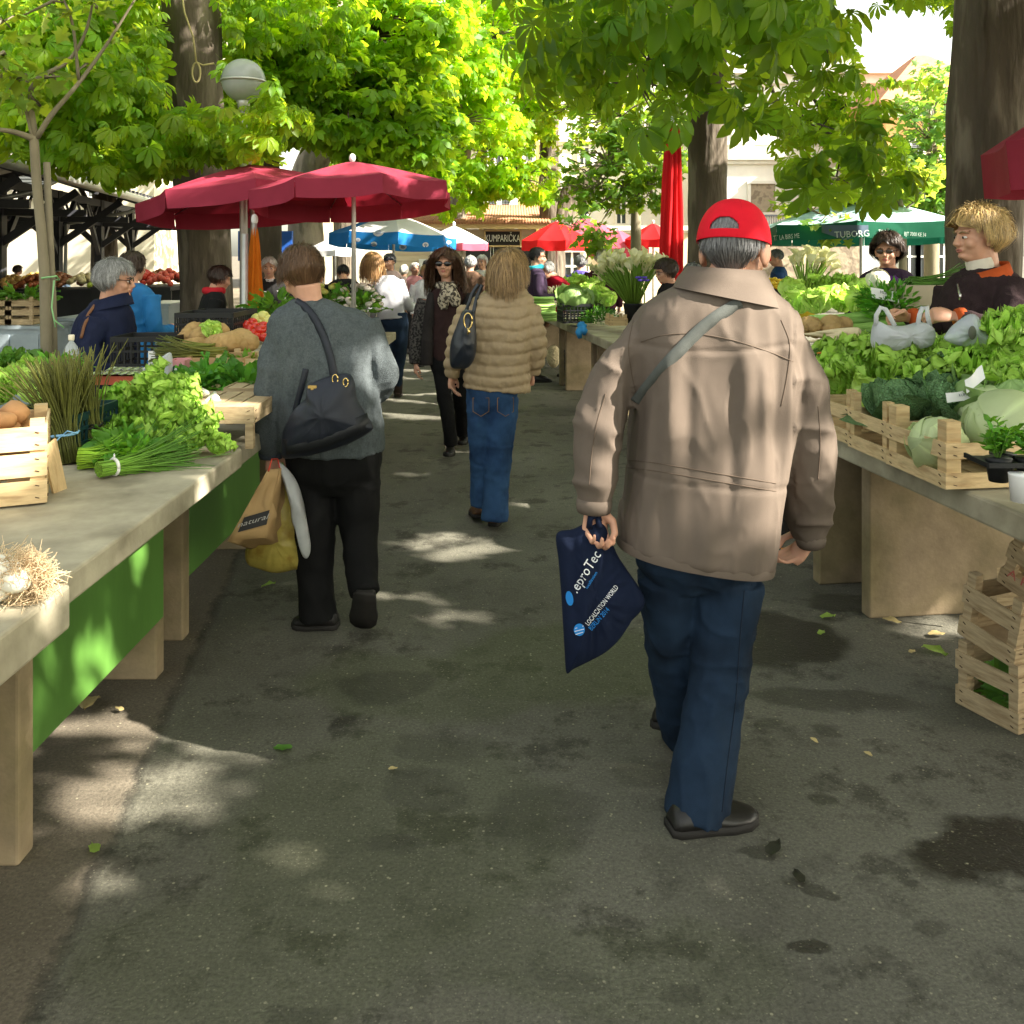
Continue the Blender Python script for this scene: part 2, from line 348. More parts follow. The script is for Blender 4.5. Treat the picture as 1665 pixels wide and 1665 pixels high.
    hh = math_('ADD', n3.outputs[0], math_('MULTIPLY', n4.outputs[0], .8)); hh = math_('SUBTRACT', hh, math_('MULTIPLY', crack, 1.2)); L.new(hh, bp.inputs['Height']); L.new(bp.outputs[0], b.inputs['Normal'])
    return m
xs = [-250, -60, -20, -8, -4, 0, 4, 8, 20, 60, 250]; ys = [-200, -40, -10, 0, 5, 10, 20, 40, 90, 350]
g = MB(); g.grid(np.array([[(x, y, 0) for x in xs] for y in ys]))
put('ground', g, ground_material(), kind='structure')

# ------------------------------------------------------------------ common materials
M_conc = mat('concrete', (.38, .345, .25), .85, .32, 4, .45, 45, col2=(.22, .195, .135), c2s=3.4, c2lo=.46, c2hi=.66)
M_conc2 = mat('rough_concrete', (.30, .23, .15), .9, .25, 8, .5, 55, col2=(.20, .16, .085), c2s=2.2, c2lo=.42, c2hi=.66)
M_green = mat('green_paint', (.080, .19, .035), .5, .22, 6, .10, 30, stretch=(1, 1, .3), col2=(.05, .12, .02), c2s=3, c2lo=.5, c2hi=.75)
M_pine = mat('pine_wood', (.60, .44, .23), .7, .22, 5, .22, 26, stretch=(1.2, 1.2, 10), col2=(.46, .31, .15), c2s=6, c2lo=.45, c2hi=.7)
M_pineh = mat('pine_slat', (.62, .46, .25), .7, .2, 6, .2, 30, stretch=(2, 2, 14), col2=(.42, .28, .14), c2s=5, c2lo=.5, c2hi=.72)
M_pineold = mat('grey_pine', (.42, .32, .19), .8, .25, 6, .25, 30, stretch=(2, 2, 14), col2=(.28, .2, .11), c2s=5, c2lo=.45, c2hi=.7)
M_nail = mat('nail_rust', (.05, .025, .015), .7, .1)
M_iron = mat('painted_iron', (.042, .044, .052), .5, .2, 4, .1, 30)
M_roof = mat('roof_sheet', (.30, .28, .25), .7, .2, 2, .1, 20)
M_zinc = mat('zinc', (.5, .5, .47), .42, .15, 4, .05, 20, metal=.6)
M_plasterC = mat('cream_plaster', (.66, .60, .47), .9, .12, 1.2, .2, 20, col2=(.52, .47, .37), c2s=.6, c2lo=.5, c2hi=.7)
M_plasterW = mat('white_plaster', (.80, .77, .71), .9, .10, 1.2, .2, 20, col2=(.62, .58, .5), c2s=.7, c2lo=.55, c2hi=.75)
M_ochre = mat('ochre_plaster', (.50, .38, .12), .9, .12, 1.2, .2, 20)
M_orange = mat('orange_plaster', (.68, .36, .15), .9, .12, 1.2, .2, 20)
M_trim = mat('stone_trim', (.74, .71, .64), .85, .1, 3, .15, 30)
M_glass = mat('window_glass', (.05, .06, .065), .12, .1, 2, 0, spec=.6)
M_shut = mat('grey_shutter', (.14, .15, .15), .6, .1, 4, .05)
M_white = mat('white_paint', (.8, .8, .78), .5, .05, 4, .05)
M_dark = mat('dark_panel', (.035, .035, .04), .6, .2, 3, .05)
M_stone = mat('rubble_stone', (.36, .30, .22), .9, .3, 3, .6, 8, bdist=.03, col2=(.2, .16, .12), c2s=3, c2lo=.5, c2hi=.58)
M_kiosk = mat('kiosk_boards', (.68, .57, .40), .7, .12, 3, .1, 20, stretch=(1, 1, 6))
M_tile = mat('roof_tile', (.42, .20, .11), .85, .25, 4, .2, 20)

# ------------------------------------------------------------------ market tables
def left_table(y0, y1, xe, zt, th, legs, panels, label, lab2=None, depth=1.15):
    t = empty('market_table', (xe - depth / 2, (y0 + y1) / 2, 0), label=label, cat='table', group='concrete tables along the left of the aisle')
    o = t.location
    mb = MB().box((xe - depth / 2, (y0 + y1) / 2, zt - th / 2), (depth, y1 - y0, th)); bevel(put('tabletop', mb, M_conc, t, o, smooth=False), .008)
    for (ly, lx, lt) in legs:
        mb = MB().box((lx - .38, ly + lt / 2, (zt - th) / 2 - .002), (.76, lt, zt - th - .004)); bevel(put('support', mb, M_conc2, t, o, smooth=False), .008)
    for (a, b_, px_) in panels:
        mb = MB().box((px_, (a + b_) / 2, (.24 + zt - th) / 2), (.018, b_ - a, zt - th - .246)); bevel(put('green_panel', mb, M_green, t, o, smooth=False), .003)
    return t
left_table(.3, 2.185, -1.045, .835, .105, [(.9, -1.3, .08)], [], 'bare concrete market table nearest the camera with white onions on its edge')
left_table(2.2, 3.625, -1.06, .85, .075, [(2.43, -1.30, .08), (3.49, -1.345, .08)], [(2.515, 3.485, -1.325)], 'concrete market table with potato crate and asparagus, green board under its edge')
left_table(3.64, 5.2, -1.07, .85, .075, [(3.84, -1.37, .08), (5.02, -1.40, .08)], [(3.925, 5.015, -1.38)], 'concrete market table behind the asparagus one, upturned crates on its edge')
left_table(5.22, 6.9, -1.10, .85, .075, [(5.4, -1.42, .08), (6.7, -1.42, .08)], [(5.485, 6.695, -1.40)], 'concrete market table with cardboard box and ginger, before the vendor in black')
left_table(6.92, 8.9, -1.12, .85, .075, [(7.1, -1.42, .08), (8.7, -1.42, .08)], [], 'concrete market table under the maroon parasols, heaped with flowers')
EX = lambda y: 1.84 - .126 * y
ED = nrm(np.array((-.126, 1, 0))); EN = np.array((ED[1], -ED[0], 0))      # along the right row, away from the aisle
RA = math.atan2(.126, 1)
def rp(y, inn=0.0, z=0.0): return np.array((EX(y), y, z)) + EN * inn       # a point of the right row: depth along the aisle, inset, height
def right_table(y0, y1, zt, th, legs, label, depth=.92):
    c = (rp(y0, depth / 2) + rp(y1, depth / 2)) / 2
    t = empty('market_table', c, label=label, cat='table', group='concrete tables along the right of the aisle'); Rz = rotz(RA)
    mb = MB().box(c + (0, 0, zt - th / 2), (depth, (y1 - y0) / ED[1], th), Rz); bevel(put('tabletop', mb, M_conc, t, c, smooth=False), .01)
    for ly, inn, wd in legs:
        mb = MB().box(rp(ly, inn + wd / 2, (zt - th) / 2 - .002), (wd, .075, zt - th - .004), Rz); bevel(put('support', mb, M_conc2, t, c, smooth=False), .008)
    return t
right_table(1.3, 4.30, .85, .085, [(4.08, .25, .70), (1.6, .25, .7)], 'concrete market table heaped with lettuce and cabbage crates beside the man in the red cap')
right_table(4.32, 7.55, .85, .085, [(4.50, .22, .70), (6.0, .22, .7), (7.35, .22, .7)], 'concrete market table with leeks and celeriac behind the lettuce table')
right_table(7.57, 11.0, .85, .085, [(7.75, .18, .75), (9.1, .15, .75), (9.35, .15, .75), (10.8, .15, .75)], 'concrete market table with black crate of cabbage and the calla lily bunch')
right_table(11.02, 14.5, .85, .085, [(11.2, .15, .7), (14.2, .15, .7)], 'far concrete market table where the woman in red leans over')

# ------------------------------------------------------------------ market hall on the left
hA, hB = np.array((-6.43, 11.6)), np.array((-8.6, 22.6)); hd = nrm(hB - hA); hn = np.array((-hd[1], hd[0]))
def hp(s, inn, z): q = hA + hd * s + hn * inn; return np.array((q[0], q[1], z))
t = empty('market_hall', hp(3, 2, 0), label='open iron market hall with dark braced posts and low sheet roof', cat='market hall'); o = t.location
EV = 2.72
for s in (-5.2, -1.6, 1.5, 4.6, 8.0, 11.6, 15.2):
    for inn in (1.5, 6.0):
        mb = MB().box(hp(s, inn, 1.45), (.17, .17, 2.9)).box(hp(s, inn, .12), (.3, .3, .24)); put('post', mb, M_iron, t, o, smooth=False)
        mb = MB()
        mb.bar(hp(s, inn, 1.75), hp(s, inn - 1.25, EV - .05), .1, .13); mb.bar(hp(s, inn, 1.75), hp(s, inn + 1.4, 3.1), .1, .13)
        mb.bar(hp(s, inn, 1.55), hp(s + 1.35, inn, 2.75), .09, .12); mb.bar(hp(s, inn, 1.55), hp(s - 1.35, inn, 2.75), .09, .12)
        for q in (-1, 1):                                            # curved iron scrolls between brace and post
            a = np.linspace(0, 2 * PI, 15); mb.tube([hp(s + q * .42, inn, 2.38) + np.array((hd[0] * .2 * math.cos(x), hd[1] * .2 * math.cos(x), .2 * math.sin(x))) for x in a], .018, 5)
        put('brace', mb, M_iron, t, o, smooth=False)
    mb = MB().bar(hp(s, -.1, EV - .02), hp(s, 3.9, 3.95), .09, .16).bar(hp(s, 3.9, 3.95), hp(s, 8, 2.8), .09, .16).bar(hp(s, 0.1, 2.3), hp(s, 7.5, 2.35), .08, .12); put('rafter', mb, M_iron, t, o, smooth=False)
mb = MB()
for inn, z in ((1.5, 2.82), (6.0, 2.9), (1.5, 2.35)): mb.bar(hp(-6, inn, z), hp(16, inn, z), .1, .16)
for k in range(-5, 15):
    mb.bar(hp(k, 1.5, 2.4), hp(k + .5, 1.5, 2.8), .04, .05); mb.bar(hp(k + .5, 1.5, 2.8), hp(k + 1, 1.5, 2.4), .04, .05)
put('lattice_girder', mb, M_iron, t, o, smooth=False)
for a, b_, za, zb in ((-.18, 4.0, EV + .04, 4.1), (4.0, 8.3, 4.1, 2.9)):
    n = 90; pts = []
    for k in range(n):
        s = -6 + 22.5 * k / (n - 1); dz = .03 * (k % 2); pts.append([hp(s, a, za + dz), hp(s, b_, zb + dz)])
    mb = MB().grid(np.array(pts)); mb2 = put('roof', mb, M_roof, t, o, smooth=False); sm = mb2.modifiers.new('thick', 'SOLIDIFY'); sm.thickness = .025
mb = MB().tube([hp(-6, -.26, EV - .02), hp(16.5, -.26, EV - .02)], .075, 10); put('gutter', mb, M_zinc, t, o)
for s in (1.6, 8.1):
    mb = MB().tube([hp(s, -.26, EV - .05), hp(s, .1, EV - .25), hp(s, 1.35, 2.2), hp(s, 1.38, .2)], .04, 8); put('downpipe', mb, M_zinc, t, o)
mb = MB()
for k in range(60): mb.box(hp(-5.8 + .37 * k, -.16, EV + .10), (.05, .05, .09))
put('snow_guard', mb, M_iron, t, o, smooth=False)

# ------------------------------------------------------------------ kiosk with the chalk sign
def W(px, py, Z): return P(px, py, Z)
kz = 24.0
t = empty('wooden_kiosk', (-.7, kz + 1.5, 0), label='cream boarded kiosk with tiled eave and dark serving hatches', cat='kiosk'); o = t.location
x0, x1 = W(640, 0, kz)[0], W(872, 0, kz)[0]; ze = W(0, 372, kz)[2]
mb = MB(); n = 13
for k in range(n):
    z0 = ze * k / n; mb.box(((x0 + x1) / 2, kz + .06 + .008 * (k % 2), z0 + ze / n / 2), (x1 - x0, .08, ze / n - .012))
mb.box(((x0 + x1) / 2, kz + 1.6, ze / 2), (x1 - x0 - .02, 2.95, ze))
put('boarded_wall', mb, M_kiosk, t, o, smooth=False)
for a, b_, yt, yb in ((705, 797, 398, 470), (803, 866, 402, 470)):
    p, q = W(a, yt, kz), W(b_, yb, kz)
    mb = MB().box(((p[0] + q[0]) / 2, kz - .01, (p[2] + q[2]) / 2), (q[0] - p[0], .05, p[2] - q[2])); put('hatch', mb, M_dark, t, o, smooth=False)
    for xx in (p[0] - .04, q[0] + .04): put('post', MB().box((xx, kz - .012, q[2] / 2 + p[2] / 2), (.07, .06, p[2] - q[2] + .06)), M_white, t, o, smooth=False)
mb = MB()
for k in range(60):
    xx = x0 - .3 + (x1 - x0 + .6) * k / 59; mb.tube([(xx, kz - .55, ze + .16), (xx, kz + 3.4, ze + .75)], .055, 8)
put('tiled_roof', mb, M_tile, t, o)
mb = MB().box(((x0 + x1) / 2, kz - .45, ze + .06), (x1 - x0 + .6, .05, .14))
for k in range(9): mb.box((x0 + .2 + (x1 - x0 - .4) * k / 8, kz - .22, ze + .02), (.07, .5, .1))
put('eave_board', mb, M_pine, t, o, smooth=False)
p, q = W(787, 374, kz - .6), W(847, 400, kz - .6)
t2 = empty('sign_board', ((p[0] + q[0]) / 2, kz - .06, (p[2] + q[2]) / 2), label='black chalk lettered sign board hanging on the cream kiosk', cat='sign'); o2 = t2.location
put('board', MB().box((o2[0], kz - .05, o2[2]), (q[0] - p[0], .03, p[2] - q[2])), mat('chalkboard', (.02, .018, .017), .7), t2, o2, smooth=False)
fw = q[0] - p[0]; fh = p[2] - q[2]; mb = MB()
for sx_ in (-1, 1): mb.box((o2[0] + sx_ * fw / 2, kz - .06, o2[2]), (.045, .05, fh + .06))
for sz_ in (-1, 1): mb.box((o2[0], kz - .058, o2[2] + sz_ * fh / 2), (fw - .04, .05, .045))
put('frame', mb, M_pine, t2, o2, smooth=False)
mb = text_flat('KUMPARIČKA', (o2[0], kz - .075, o2[2] - .085), (1, 0, 0), (0, 0, 1), .26, font_scale=.56); put('lettering', mb, M_white, t2, o2, smooth=False)
put('paper_notice', MB().box(W(687, 430, kz - .08) * (1, 0, 1) + (0, kz - .05, 0), (.2, .004, .28)), M_white, None, None, smooth=False)
o = bpy.data.objects['paper_notice']; tag(o, 'white paper notice stuck on the dark kiosk hatch', 'notice')

# ------------------------------------------------------------------ buildings
def window(t, o, x, z, wd, ht, Y, kind='glass', arch=False, fr=.12):
    f = MB(); Y0 = Y - .03
    for s in (-1, 1): f.box((x + s * (wd / 2 + fr / 2), Y0, z), (fr, .14, ht + (0 if arch else 2 * fr)))
    f.box((x, Y0 - .02, z - ht / 2 - fr / 2), (wd + 3 * fr, .22, fr * .8))
    if arch:
        n = 10
        for k in range(n):
            a0, a1 = PI * k / n, PI * (k + 1) / n; r = wd / 2 + fr / 2
            f.bar((x + r * math.cos(a0), Y0, z + ht / 2 + r * math.sin(a0)), (x + r * math.cos(a1), Y0, z + ht / 2 + r * math.sin(a1)), .14, fr)
    else: f.box((x, Y0 - .01, z + ht / 2 + fr / 2), (wd + 2.6 * fr, .18, fr))
    fo = put('window', f, M_trim, t, o, smooth=False)
    if kind == 'shutter':
        s = MB()
        for sx_ in (-1, 1):
            for k in range(14): s.box((x + sx_ * wd / 4, Y - .05, z - ht / 2 + ht * (k + .5) / 14), (wd / 2 - .04, .05, ht / 14 * .6))
        s.box((x, Y - .02, z), (wd, .03, ht)); 
        if arch: s.lathe([(wd / 2 - .02, -.015), (wd / 2 - .02, .015)], (x, Y - .02, z + ht / 2), 20, rot=rotx(PI / 2))
        put('shutter', s, M_shut, fo, o, smooth=False)
    elif kind == 'blocked': put('blocked_opening', MB().box((x, Y - .02, z), (wd, .04, ht)), M_stone, fo, o, smooth=False)
    else:
        s = MB().box((x, Y - .005, z), (wd, .02, ht)); put('pane', s, M_glass, fo, o, smooth=False)
        s = MB().box((x, Y - .03, z), (.06, .05, ht)).box((x, Y - .031, z + ht * .12), (wd, .05, .06)); put('sash', s, M_white, fo, o, smooth=False)
def house(name, label, px0, px1, Y, ztop, dep, wm, wins, ledges=(), cat='building', roof=True):
    xa, xb = W(px0, 0, Y)[0], W(px1, 0, Y)[0]; c = ((xa + xb) / 2, Y + dep / 2, 0)
    t = empty(name, c, label=label, cat=cat)
    put('wall', MB().box((c[0], c[1], ztop / 2), (xb - xa, dep, ztop)), wm, t, c, smooth=False)
    for z, hh, out in ledges: put('cornice', MB().box((c[0], Y - out / 2 + .01, z), (xb - xa + 2 * out, out, hh)).box((c[0], Y - out / 4 + .01, z - hh * .8), (xb - xa + out, out / 2, hh * .6)), M_trim, t, c, smooth=False)
    if roof: put('roof', MB().loft([[(xa - .5, Y - .6, ztop), (xb + .5, Y - .6, ztop), (xb + .5, Y + dep + .6, ztop), (xa - .5, Y + dep + .6, ztop)], [(xa + 2, Y + dep / 2 - .2, ztop + 2.2), (xb - 2, Y + dep / 2 - .2, ztop + 2.2), (xb - 2, Y + dep / 2 + .2, ztop + 2.2), (xa + 2, Y + dep / 2 + .2, ztop + 2.2)]]), M_tile, t, c, smooth=False)
    for (px, py, wp_, hp_, kind, arch) in wins:
        p = W(px, py, Y); window(t, c, p[0], p[2], wp_ / F * Y, hp_ / F * Y, Y, kind, arch)
    return t
house('town_house', 'tall cream town house with arched shuttered windows behind the kiosk', 520, 842, 40, 13.5, 9, M_plasterC,
      [(822, 340, 13, 52, 'shutter', True), (801, 340, 11, 52, 'shutter', True), (770, 345, 14, 50, 'shutter', True), (740, 345, 14, 50, 'shutter', True), (785, 245, 14, 60, 'glass', False), (815, 245, 14, 60, 'glass', False), (745, 245, 14, 60, 'glass', False), (690, 245, 16, 60, 'glass', False), (640, 245, 16, 60, 'glass', False), (590, 245, 16, 60, 'glass', False), (690, 345, 16, 50, 'shutter', True)],
      [(6.4, .25, .25), (13.2, .5, .6)])
house('ochre_house', 'narrow ochre house wall between the cream town house and the trees', 842.5, 876, 41.5, 12, 8, M_ochre, [(860, 240, 12, 44, 'shutter', False)], [(11.8, .4, .4)])
house('grey_town_house', 'white rendered town house glimpsed between the trunks behind the pink parasols', 877, 1170, 44, 14, 9, M_plasterW,
      [(900, 245, 14, 46, 'glass', False), (950, 245, 14, 46, 'glass', False), (1000, 245, 14, 46, 'glass', False), (1050, 245, 14, 46, 'glass', False), (950, 340, 14, 46, 'glass', False), (1010, 340, 14, 46, 'glass', False)], [(7, .25, .25), (13.6, .5, .6)])
house('white_palace', 'broad white palace with deep cornices and a walled-up window', 1171, 1640, 38, 9.4, 10, M_plasterW,
      [(1240, 322, 40, 46, 'blocked', False), (1330, 322, 34, 50, 'glass', False), (1430, 322, 34, 50, 'glass', False), (1206, 212, 24, 50, 'glass', False), (1290, 212, 24, 56, 'glass', False), (1370, 212, 24, 56, 'glass', False), (1450, 180, 20, 50, 'glass', False), (1520, 212, 24, 56, 'glass', False)],
      [(5.55, .28, .3), (6.1, .12, .14), (9.2, .6, .6)], roof=False)
house('orange_house', 'low orange rendered house behind the bushy green tree', 1440, 1640, 33, 6.9, 4.4, M_orange, [(1490, 250, 18, 40, 'shutter', False), (1540, 250, 18, 40, 'shutter', False)], [(6.7, .25, .3)])
house('shop_building', 'low white shop with tall glazed doors behind the teal parasol', 1330, 1640, 30, 3.35, 2.8, M_white,
      [(1478, 425, 22, 66, 'glass', False), (1506, 425, 22, 66, 'glass', False), (1534, 425, 22, 66, 'glass', False), (1590, 425, 26, 66, 'glass', False)], [(3.2, .25, .3)], roof=False)
house('snack_shop', 'low beige shop with scalloped awning behind the pink parasols', 888, 1120, 25.5, 2.35, 3, M_kiosk, [(930, 440, 26, 60, 'glass', False), (1000, 440, 26, 60, 'glass', False)], [(2.28, .12, .2)], roof=False)
p = P(1500, 388, 29.6); t = empty('oval_sign', p, label='crimson oval sign with white script on the glazed shop front', cat='sign'); put('board', MB().ell((0, 0, 0), (.26, .04, .17), None, 24, 12), mat('crimson_sign', (.38, .01, .06), .5), t, (0, 0, 0)); put('lettering', text_flat('Ullen', (0, -.045, -.06), (1, .0, .12), (-.1, 0, 1), .19), M_white, t, (0, 0, 0), smooth=False); put('bracket', MB().box((0, .16, 0), (.04, .3, .04)), M_iron, t, (0, 0, 0), smooth=False)
t = empty('stone_wall', (W(1280, 0, 27)[0], 27.3, 0), label='rubble stone wall seen under the teal parasol', cat='wall'); o = t.location
xa, xb = W(1170, 0, 27)[0], W(1400, 0, 27)[0]
put('masonry', MB().box(((xa + xb) / 2, 27.3, .95), (xb - xa, .5, 1.9)), M_stone, t, o, smooth=False); put('coping', MB().box(((xa + xb) / 2, 27.3, 1.95), (xb - xa + .1, .6, .1)), M_trim, t, o, smooth=False)
t = empty('iron_railing', (W(1290, 0, 28)[0], 28.2, 0), label='black iron railing above the stone wall', cat='railing'); o = t.location; mb = MB()
for k in range(34):
    x = W(1235, 0, 28)[0] + .07 * k; mb.tube([(x, 28.2, 2.2), (x, 28.2, 2.72)], .012, 5)
put('baluster', mb, M_iron, t, o); put('rail', MB().box((o[0], 28.2, 2.74), (2.6, .05, .05)).box((o[0], 28.2, 2.2), (2.6, .05, .04)), M_iron, t, o, smooth=False)
for s in (-1.1, 0, 1.1): put('post', MB().box((o[0] + s, 28.2, 1.1), (.06, .06, 2.2)), M_iron, t, o, smooth=False)
t = empty('apartment_block', (-24, 38, 0), label='pale apartment block far behind the market hall', cat='building'); o = t.location
put('wall', MB().box((-24, 38, 6), (22, 9, 12)), M_plasterC, t, o, smooth=False); put('roof', MB().box((-24, 38, 12.2), (23, 10, .4)), M_tile, t, o, smooth=False)
for k in range(8):
    for z in (4.5, 8.5): window(t, o, -33 + 2.6 * k, z, 1.1, 1.7, 33.5, 'shutter')
# ------------------------------------------------------------------ trees
M_bark = mat('chestnut_bark', (.085, .068, .050), .9, .35, 5, 1.0, 14, stretch=(1, 1, .22), bdist=.03, wrk=(5.5, .9, .05), col2=(.15, .125, .095), c2s=7, c2lo=.5, c2hi=.62)
M_barkl = mat('grey_bark', (.24, .20, .16), .9, .3, 5, .8, 12, stretch=(1, 1, .35), bdist=.02, col2=(.14, .12, .09), c2s=6)
M_barky = mat('young_bark', (.21, .18, .12), .85, .2, 8, .3, 30, stretch=(1, 1, .4))
M_leaf = mat('chestnut_leaf', (.095, .19, .014), .5, .12, 6, .2, 40, spec=.35, attr=True, trans=(.46, .62, .03), tw=.6)
M_leafm = mat('maple_leaf', (.085, .17, .03), .5, .12, 6, .1, 40, spec=.3, attr=True, trans=(.42, .56, .045), tw=.58)
M_blossom = mat('chestnut_blossom', (.75, .66, .55), .8, .1, 20, .1, trans=(.5, .42, .35), tw=.35)
def palmate(nl=7, L=.13, wd=.056):
    """one horse-chestnut leaf: leaflets fanning from the stalk end, drooping a little; z up, stalk along -y."""
    V, Fc = [], []; spread = np.linspace(-1.9, 1.9, nl)
    for a in spread:
        l = L * (1 - .30 * abs(a) / 1.95); w_ = wd * (.72 + .28 * math.cos(a * .8)); c, s = math.sin(a), math.cos(a); b = len(V)
        def q(u, v, z): V.append((c * u + s * v, s * u - c * v, z))
        q(0, 0, 0); q(l * .42, -w_ * .22, -.006); q(l * .42, 0, -.012); q(l * .42, w_ * .22, -.006)
        q(l * .76, -w_ * .5, -.036); q(l * .76, 0, -.046); q(l * .76, w_ * .5, -.036); q(l * .92, -w_ * .30, -.06); q(l * .92, w_ * .30, -.06); q(l, 0, -.085)
        Fc += [(b, b+2, b+1), (b, b+3, b+2), (b+1, b+2, b+5), (b+1, b+5, b+4), (b+2, b+3, b+6), (b+2, b+6, b+5), (b+4, b+5, b+7), (b+5, b+6, b+8), (b+5, b+8, b+9), (b+5, b+9, b+7)]
    b = len(V); V += [(-.003, -.10, .02), (.003, -.10, .02), (0, 0, 0)]; Fc.append((b, b + 1, b + 2))
    return np.array(V), np.array(Fc)
def palmate_lo(nl=5, L=.15, wd=.075):
    V, Fc = [], []
    for a in np.linspace(-1.8, 1.8, nl):
        c, s = math.sin(a), math.cos(a); b = len(V); l = L * (1 - .25 * abs(a) / 1.8)
        for u, v, z in ((0, 0, 0), (l * .65, -wd / 2, -.03), (l * .65, wd / 2, -.03), (l, 0, -.07)): V.append((c * u + s * v, s * u - c * v, z))
        Fc += [(b, b + 2, b + 1), (b + 1, b + 2, b + 3)]
    return np.array(V), np.array(Fc)
def maple(L=.09):
    pr = [(0, 0), (.25, -.12), (.55, -.1), (.35, .22), (.75, .45), (.38, .5), (.28, .62), (0, 1.05)]
    V = [(x * L, y * L, -.2 * L * abs(x) - .1 * L * y) for x, y in pr] + [(-x * L, y * L, -.2 * L * abs(x) - .1 * L * y) for x, y in pr[1:-1]] + [(0, .35 * L, 0)]
    ringi = list(range(8)) + list(range(13, 7, -1)); c = 14
    return np.array(V), np.array([(c, ringi[i], ringi[(i + 1) % 14]) for i in range(14)])
LEAF_HI, LEAF_LO, LEAF_M = palmate(), palmate_lo(), maple()
PATCH = []      # sunny patches: (centre, half x, half y) at a height
def sunny(px, py, hx, hy, z=0.0):
    c = onz(px, py, z); z0, z1 = onz(px, py + hy, z)[1], onz(px, py - hy, z)[1]; PATCH.append((c[0], (z0 + z1) / 2, z, hx / F * c[1], max((z1 - z0) / 2, .02)))
def sunbox(px, Z, z, rx, ry): PATCH.append(('b', ((px - CX) / F * Z, Z, z), rx, ry))
def lit(px, py, Z, hx, hy):
    c = P(px, py, Z); PATCH.append(('v', c, hx / F * Z, hy / F * Z))
sv = np.array(SUN)
def carve(p, mg):
    """True for leaves that stand in the way of the sun on the patches it reaches in the market."""
    out = np.zeros(len(p), bool)
    for a in PATCH:
        if a[0] == 'b':
            _, c, rx, ry = a; g_ = p - sv * ((p[:, 2] - c[2]) / sv[2])[:, None]; out |= (p[:, 2] > c[2] + .15) & (((g_[:, 0] - c[0]) / (rx + 3 * mg))**2 + ((g_[:, 1] - c[1]) / (ry + 3 * mg))**2 < 1)
        elif a[0] == 'v':
            _, c, rx, rz = a; d = p - c; t = d @ sv; q = d - t[:, None] * sv; out |= (t > .3) & (np.sqrt((np.hypot(q[:, 0], q[:, 1]) / (rx + mg))**2 + (q[:, 2] / (rz + mg))**2) < 1)
        else:
            x, y, z, rx, ry = a; g_ = p - sv * ((p[:, 2] - z) / sv[2])[:, None]; out |= (p[:, 2] > z + .2) & (((g_[:, 0] - x) / (rx + mg))**2 + ((g_[:, 1] - y) / (ry + mg * .62))**2 < 1)
    return out
def topx(p): return CX + p[:, 0] / p[:, 1] * F, HY - (p[:, 2] - H) / p[:, 1] * F
def leaves(pos, out, leaf, size, seed, tint=(1, 1, 1), tv=.25, droop=.5):
    """a mesh of leaves at pos, pointing along out with a droop."""
    g_ = rng(seed); V, Fc = leaf; n = len(pos); y = out + np.array((0, 0, -droop)) + g_.normal(0, .28, (n, 3)); y = nrm(y)
    up = np.array((0, 0, 1.)) + g_.normal(0, .45, (n, 3)); x = nrm(np.cross(y, up)); z = np.cross(x, y)
    s = size * g_.uniform(.5, 1.25, n); M = np.stack([x, y, z], 2) * s[:, None, None]
    v = (np.einsum('nij,kj->nki', M, V) + pos[:, None, :]).reshape(-1, 3)
    f = (Fc[None] + (np.arange(n) * len(V))[:, None, None]).reshape(-1, 3)
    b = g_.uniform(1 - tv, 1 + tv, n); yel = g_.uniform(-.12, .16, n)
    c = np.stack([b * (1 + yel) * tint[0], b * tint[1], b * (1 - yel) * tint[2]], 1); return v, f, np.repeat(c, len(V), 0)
def crown_points(blobs, ncl, seed, per=(6, 10), rad=.32, shell=.5):
    """clusters of leaf stalk ends in a union of ellipsoids: positions, outward directions, cluster centres."""
    g_ = rng(seed); vol = np.array([np.prod(b[1]) * (b[2] if len(b) > 2 else 1) for b in blobs]); k = g_.choice(len(blobs), ncl, p=vol**.65 / (vol**.65).sum())
    d = nrm(g_.normal(0, 1, (ncl, 3))); r = g_.uniform(shell**3, 1, ncl)**(1 / 3)
    c = np.array([blobs[i][0] for i in k]) + d * r[:, None] * np.array([blobs[i][1] for i in k])
    m = g_.integers(per[0], per[1], ncl); idx = np.repeat(np.arange(ncl), m); n = len(idx)
    o = nrm(d[idx] * .6 + g_.normal(0, .75, (n, 3)) * (1, 1, .5)); pos = c[idx] + o * g_.uniform(.15, 1, n)[:, None] * rad
    return pos, o, c
def trunk_mesh(pts, rad, n=20, seed=0, rough=.06):
    mb = MB(); m = 40; a = cr(np.column_stack([np.asarray(pts, float), rad]), m); g_ = rng(seed)
    mb.tube(a[:, :3], a[:, 3], n); v = mb.v[0]; ax = np.repeat(a[:, :3], n, 0); d = v - ax
    q = np.column_stack([np.tile(np.cos(np.linspace(0, 2 * PI, n, endpoint=False)), m) * 2.6, np.tile(np.sin(np.linspace(0, 2 * PI, n, endpoint=False)), m) * 2.6, v[:, 2] * 1.4])
    k = 1 + rough * vnoise(q, seed) + rough * .6 * vnoise(q * 2.3, seed + 5); flare = 1 + .35 * np.exp(-(v[:, 2]) / .25) * (1 + .4 * vnoise(q * (1, 1, 0), seed + 9))
    mb.v[0] = ax + d * (k * flare)[:, None]; return mb
